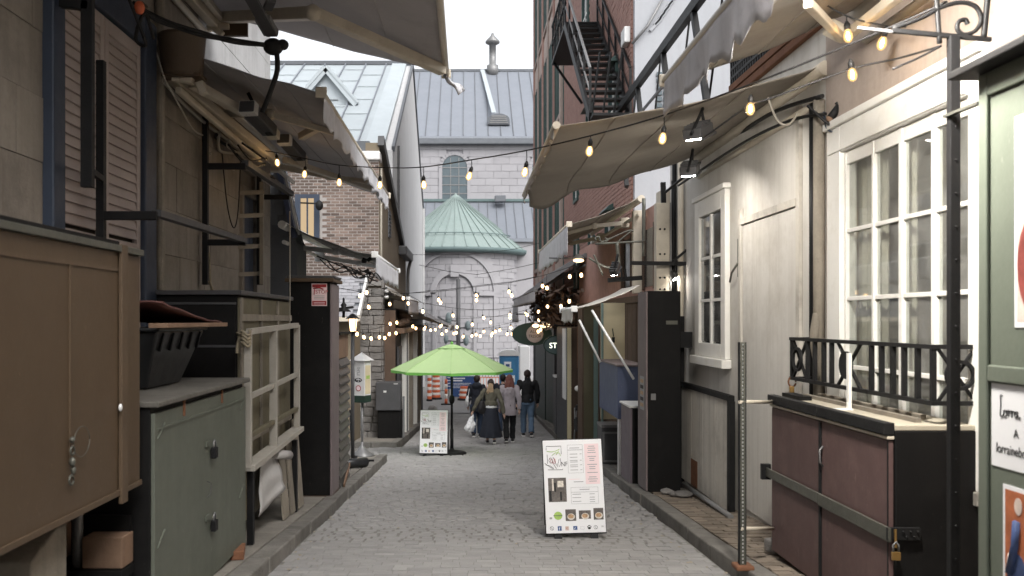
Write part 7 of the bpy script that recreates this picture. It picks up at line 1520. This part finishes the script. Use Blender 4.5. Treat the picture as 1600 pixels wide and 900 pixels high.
# bags
hb_ = thing('shoulder_bag', 'black leather shoulder bag hanging on the skirt wearer left side', 'bag', V2(-.2, -.1, .95))
blob('body', MB().ball(V2(-.24, -.06, .98), (.10, .07, .16), 14, 10).ball(V2(-.22, -.06, .9), (.1, .07, .1), 12, 8), M['leather'], hb_, .012, 3, .014)
MB().tube(smooth([V2(-.22, -.1, 1.08), V2(-.19, -.11, 1.25), V2(-.14, -.07, 1.42), V2(-.12, .04, 1.44), V2(-.2, .08, 1.1)]), .012, 6).build('strap', M['leather'], hb_)
wb_ = thing('plastic_bag', 'white plastic carrier bag held by the person in the long skirt', 'bag', V2(-.5, .02, .7))
h_ = a2_[-1][2] + Vector((-.0, 0, -.09)); c = h_ + Vector((-.05, 0, -.26))
mb = MB(); mb.ball(c, (.11, .07, .15), 18, 14); mb.ball(c + Vector((-.04, 0, -.04)), (.11, .08, .11), 16, 12); mb.tube([c + Vector((.0, 0, .1)), h_], [.07, .018], 10)
blob('body', mb, M['bag_white'], wb_, .01, 2, .03, 9)
MB().tube([h_ + Vector((0, -.03, -.03)), h_ + Vector((0, -.02, .02)), h_ + Vector((0, .02, .02)), h_ + Vector((0, .03, -.03))], .009, 6).build('handle', M['bag_white'], wb_)
tb2 = thing('white_tote', 'white bag at the left hip of the dark jacket wearer', 'bag', V1(-.2, -.1, .9)); blob('body', MB().ball(V1(-.26, -.03, 1.0), (.05, .09, .16), 14, 10), M['bag_white'], tb2, .01, 2, .015); MB().tube(smooth([V1(-.24, -.08, 1.12), V1(-.2, -.05, 1.38), V1(-.2, .03, 1.38), V1(-.24, .04, 1.12)]), .009, 6).build('strap', M['bag_white'], tb2)
# ================================================================== string lights
_bulb = MB().lathe([(.0, -.135), (.016, -.130), (.028, -.112), (.031, -.092), (.026, -.068), (.016, -.05), (.014, -.045)], (0, 0, 0), 12, cap=False).mesh('bulb'); _bulb.materials.append(M['bulb'])
_bg = MB().lathe([(.0, -.135), (.016, -.130), (.028, -.112), (.031, -.092), (.026, -.068), (.016, -.05), (.014, -.045)], (0, 0, 0), 14, cap=False).mesh('bulb'); _bg.materials.append(M['bulb_glass'])
_fil = MB().lathe([(.0, -.118), (.009, -.112), (.011, -.09), (.007, -.066), (.0, -.06)], (0, 0, 0), 8, cap=False).mesh('filament'); _fil.materials.append(M['filament'])
_sock = MB().lathe([(.015, -.05), (.019, -.048), (.020, -.012), (.013, .0), (.008, .012)], (0, 0, 0), 10).mesh('socket'); _sock.materials.append(M['cable'])
def string(label, pts, bulbs, near=False, sz=1.0, r=.006, k=8):
    """pts: cable points (px, py, Y); bulbs: (px, py) centres, hung below the cable at the depth the cable has there"""
    t = thing('string_lights', label, 'string lights', P(*pts[0]), 'strings of bulbs over the alley'); MB().tube(smooth([P(*p) for p in pts], k), r, 6).build('cable', M['cable'], t)
    for q in bulbs:
        bx, by = q[0], q[1]; sp_ = sorted(pts, key=lambda p: p[0])
        for (x0, y0, Y0), (x1, y1, Y1) in zip(sp_, sp_[1:]):
            if x0 <= bx <= x1 or (x1, y1, Y1) == sp_[-1]:
                u = (bx - x0) / max(1e-6, x1 - x0); Yb = Y0 + (Y1 - Y0) * min(1, max(0, u)); cyy = y0 + (y1 - y0) * min(1, max(0, u)); break
        c = P(bx, by, Yb); rt = c + Vector((0, 0, .09 * sz)); b = inst('bulb', _bg if near else _bulb, rt, t, (random.gauss(0, .14), random.gauss(0, .14), 0), (sz, sz, sz)); WM[b.name] = Matrix.Translation(rt) @ Matrix.Scale(sz, 4)
        sk = bpy.data.objects.new('socket', _sock); COL.objects.link(sk); sk.parent = b
        if near: fl2 = bpy.data.objects.new('filament', _fil); COL.objects.link(fl2); fl2.parent = b
        top = P(bx, cyy, Yb)
        if top.z - rt.z > .01: MB().tube([rt, top], .004, 5).build('drop_wire', M['cable'], t)
string('string of warm bulbs crossing the whole alley nearest to the camera', [(395, 233, 10.2), (430, 238, 10), (478, 248, 9.8), (530, 258, 9.6), (600, 262, 9.2), (660, 261, 9.0), (735, 250, 8.5), (823, 235, 7.8), (923, 212, 7.0), (1037, 180, 6.45), (1172, 132, 5.4), (1290, 85, 4.9), (1420, 30, 4.5), (1480, 2, 4.35)],
       [(432, 254), (477, 273), (530, 285), (594, 289), (662, 289), (737, 276), (823, 269), (923, 236), (1038, 217)], True, .95)
string('pale cable string with warm bulbs before the big window head', [(1100, 215, 5.9), (1170, 165, 5.5), (1200, 155, 5.4), (1330, 108, 5.2), (1400, 92, 5.0), (1470, 72, 4.5)], [(1173, 171), (1329, 117)], True, .9)
string('short string of bulbs on the scrolled bracket at the top right', [(1225, -30, 5.9), (1262, -10, 5.8), (1323, 25, 5.7), (1383, 40, 5.6), (1415, 42, 5.4)], [(1257, 12), (1323, 58), (1384, 67)], True, 1.0)
tag(MB().tube([P(655, 414, 30), P(700, 424, 29), P(745, 429, 28), P(800, 420, 27), P(845, 410, 26), P(905, 398, 25)], .008, 5).build('overhead_cable', M['cable'], None), 'bare dark cable sagging across the church apse', 'cable')
tag(MB().tube([P(640, 398, 34), P(730, 398, 33), P(800, 390, 32), P(842, 380, 31)], .008, 5).build('overhead_cable', M['cable'], None), 'upper bare dark cable across the apse cornice', 'cable')
tag(MB().tube([P(500, 445, 19), P(600, 462, 22), P(700, 452, 24), P(800, 440, 24), P(840, 432, 24)], .008, 5).build('overhead_cable', M['cable'], None), 'lower bare dark cable across the middle of the apse', 'cable')
S_ = 1.0
string('first mid alley string of bulbs below the apse arch', [(600, 458, 20), (640, 458, 20.5), (690, 455, 21), (745, 448, 21), (795, 442, 20.5), (850, 430, 19.5), (905, 412, 18)], [(685, 469), (689, 473), (743, 462), (744, 469), (795, 456), (798, 462), (847, 447), (854, 450), (890, 432), (908, 430)], sz=S_)
string('second mid alley string of bulbs across the apse base', [(640, 468, 23), (660, 473, 23.5), (707, 481, 24), (754, 484, 24), (797, 481, 23.5), (850, 472, 22.5), (900, 460, 21)], [(661, 487), (707, 493), (754, 497), (797, 492), (797, 496), (855, 479), (877, 478), (890, 471)], sz=S_)
string('third mid alley string of bulbs above the umbrella', [(640, 500, 27), (690, 499, 27.5), (738, 497, 27.5), (767, 495, 27), (800, 490, 26), (842, 478, 25)], [(689, 510), (714, 511), (738, 507), (767, 504), (798, 512), (823, 492), (842, 487)], sz=1.1)
string('fourth mid alley string of bulbs just above the umbrella top', [(640, 515, 31), (690, 513, 31.5), (740, 513, 31.5), (790, 511, 31), (850, 503, 29.5)], [(690, 522), (709, 521), (725, 526), (738, 525), (743, 523), (750, 525), (768, 524), (770, 521), (775, 518), (793, 522), (800, 522), (820, 521)], sz=1.2)
string('fifth string of bulbs farthest above the umbrella', [(660, 505, 34), (710, 512, 34), (760, 512, 34), (815, 500, 33)], [(697, 517), (714, 520), (756, 518), (781, 516)], sz=1.25)
string('string of warm bulbs along the far left shops', [(545, 512, 18), (575, 515, 20), (600, 510, 21.5), (628, 500, 23.5), (660, 506, 26), (700, 508, 30)], [(558, 522), (567, 527), (579, 529), (593, 527), (601, 528), (609, 522), (618, 521), (609, 506), (619, 504), (628, 511), (645, 510), (650, 513), (662, 514), (665, 512), (672, 516), (680, 515), (689, 508)], sz=S_)
string('short string of bulbs under the low dark left awning', [(555, 440, 17.5), (575, 442, 18), (610, 455, 20), (640, 462, 21.5), (664, 476, 23)], [(563, 462), (573, 457), (575, 480), (609, 475), (630, 466), (637, 474), (661, 486)], sz=.95)
string('string of bulbs under the long dark right awning', [(822, 470, 27), (850, 458, 25), (880, 452, 23), (905, 440, 21)], [(822, 490), (833, 520), (840, 518), (855, 479), (877, 479), (842, 500), (889, 470), (845, 515)], sz=1.1)
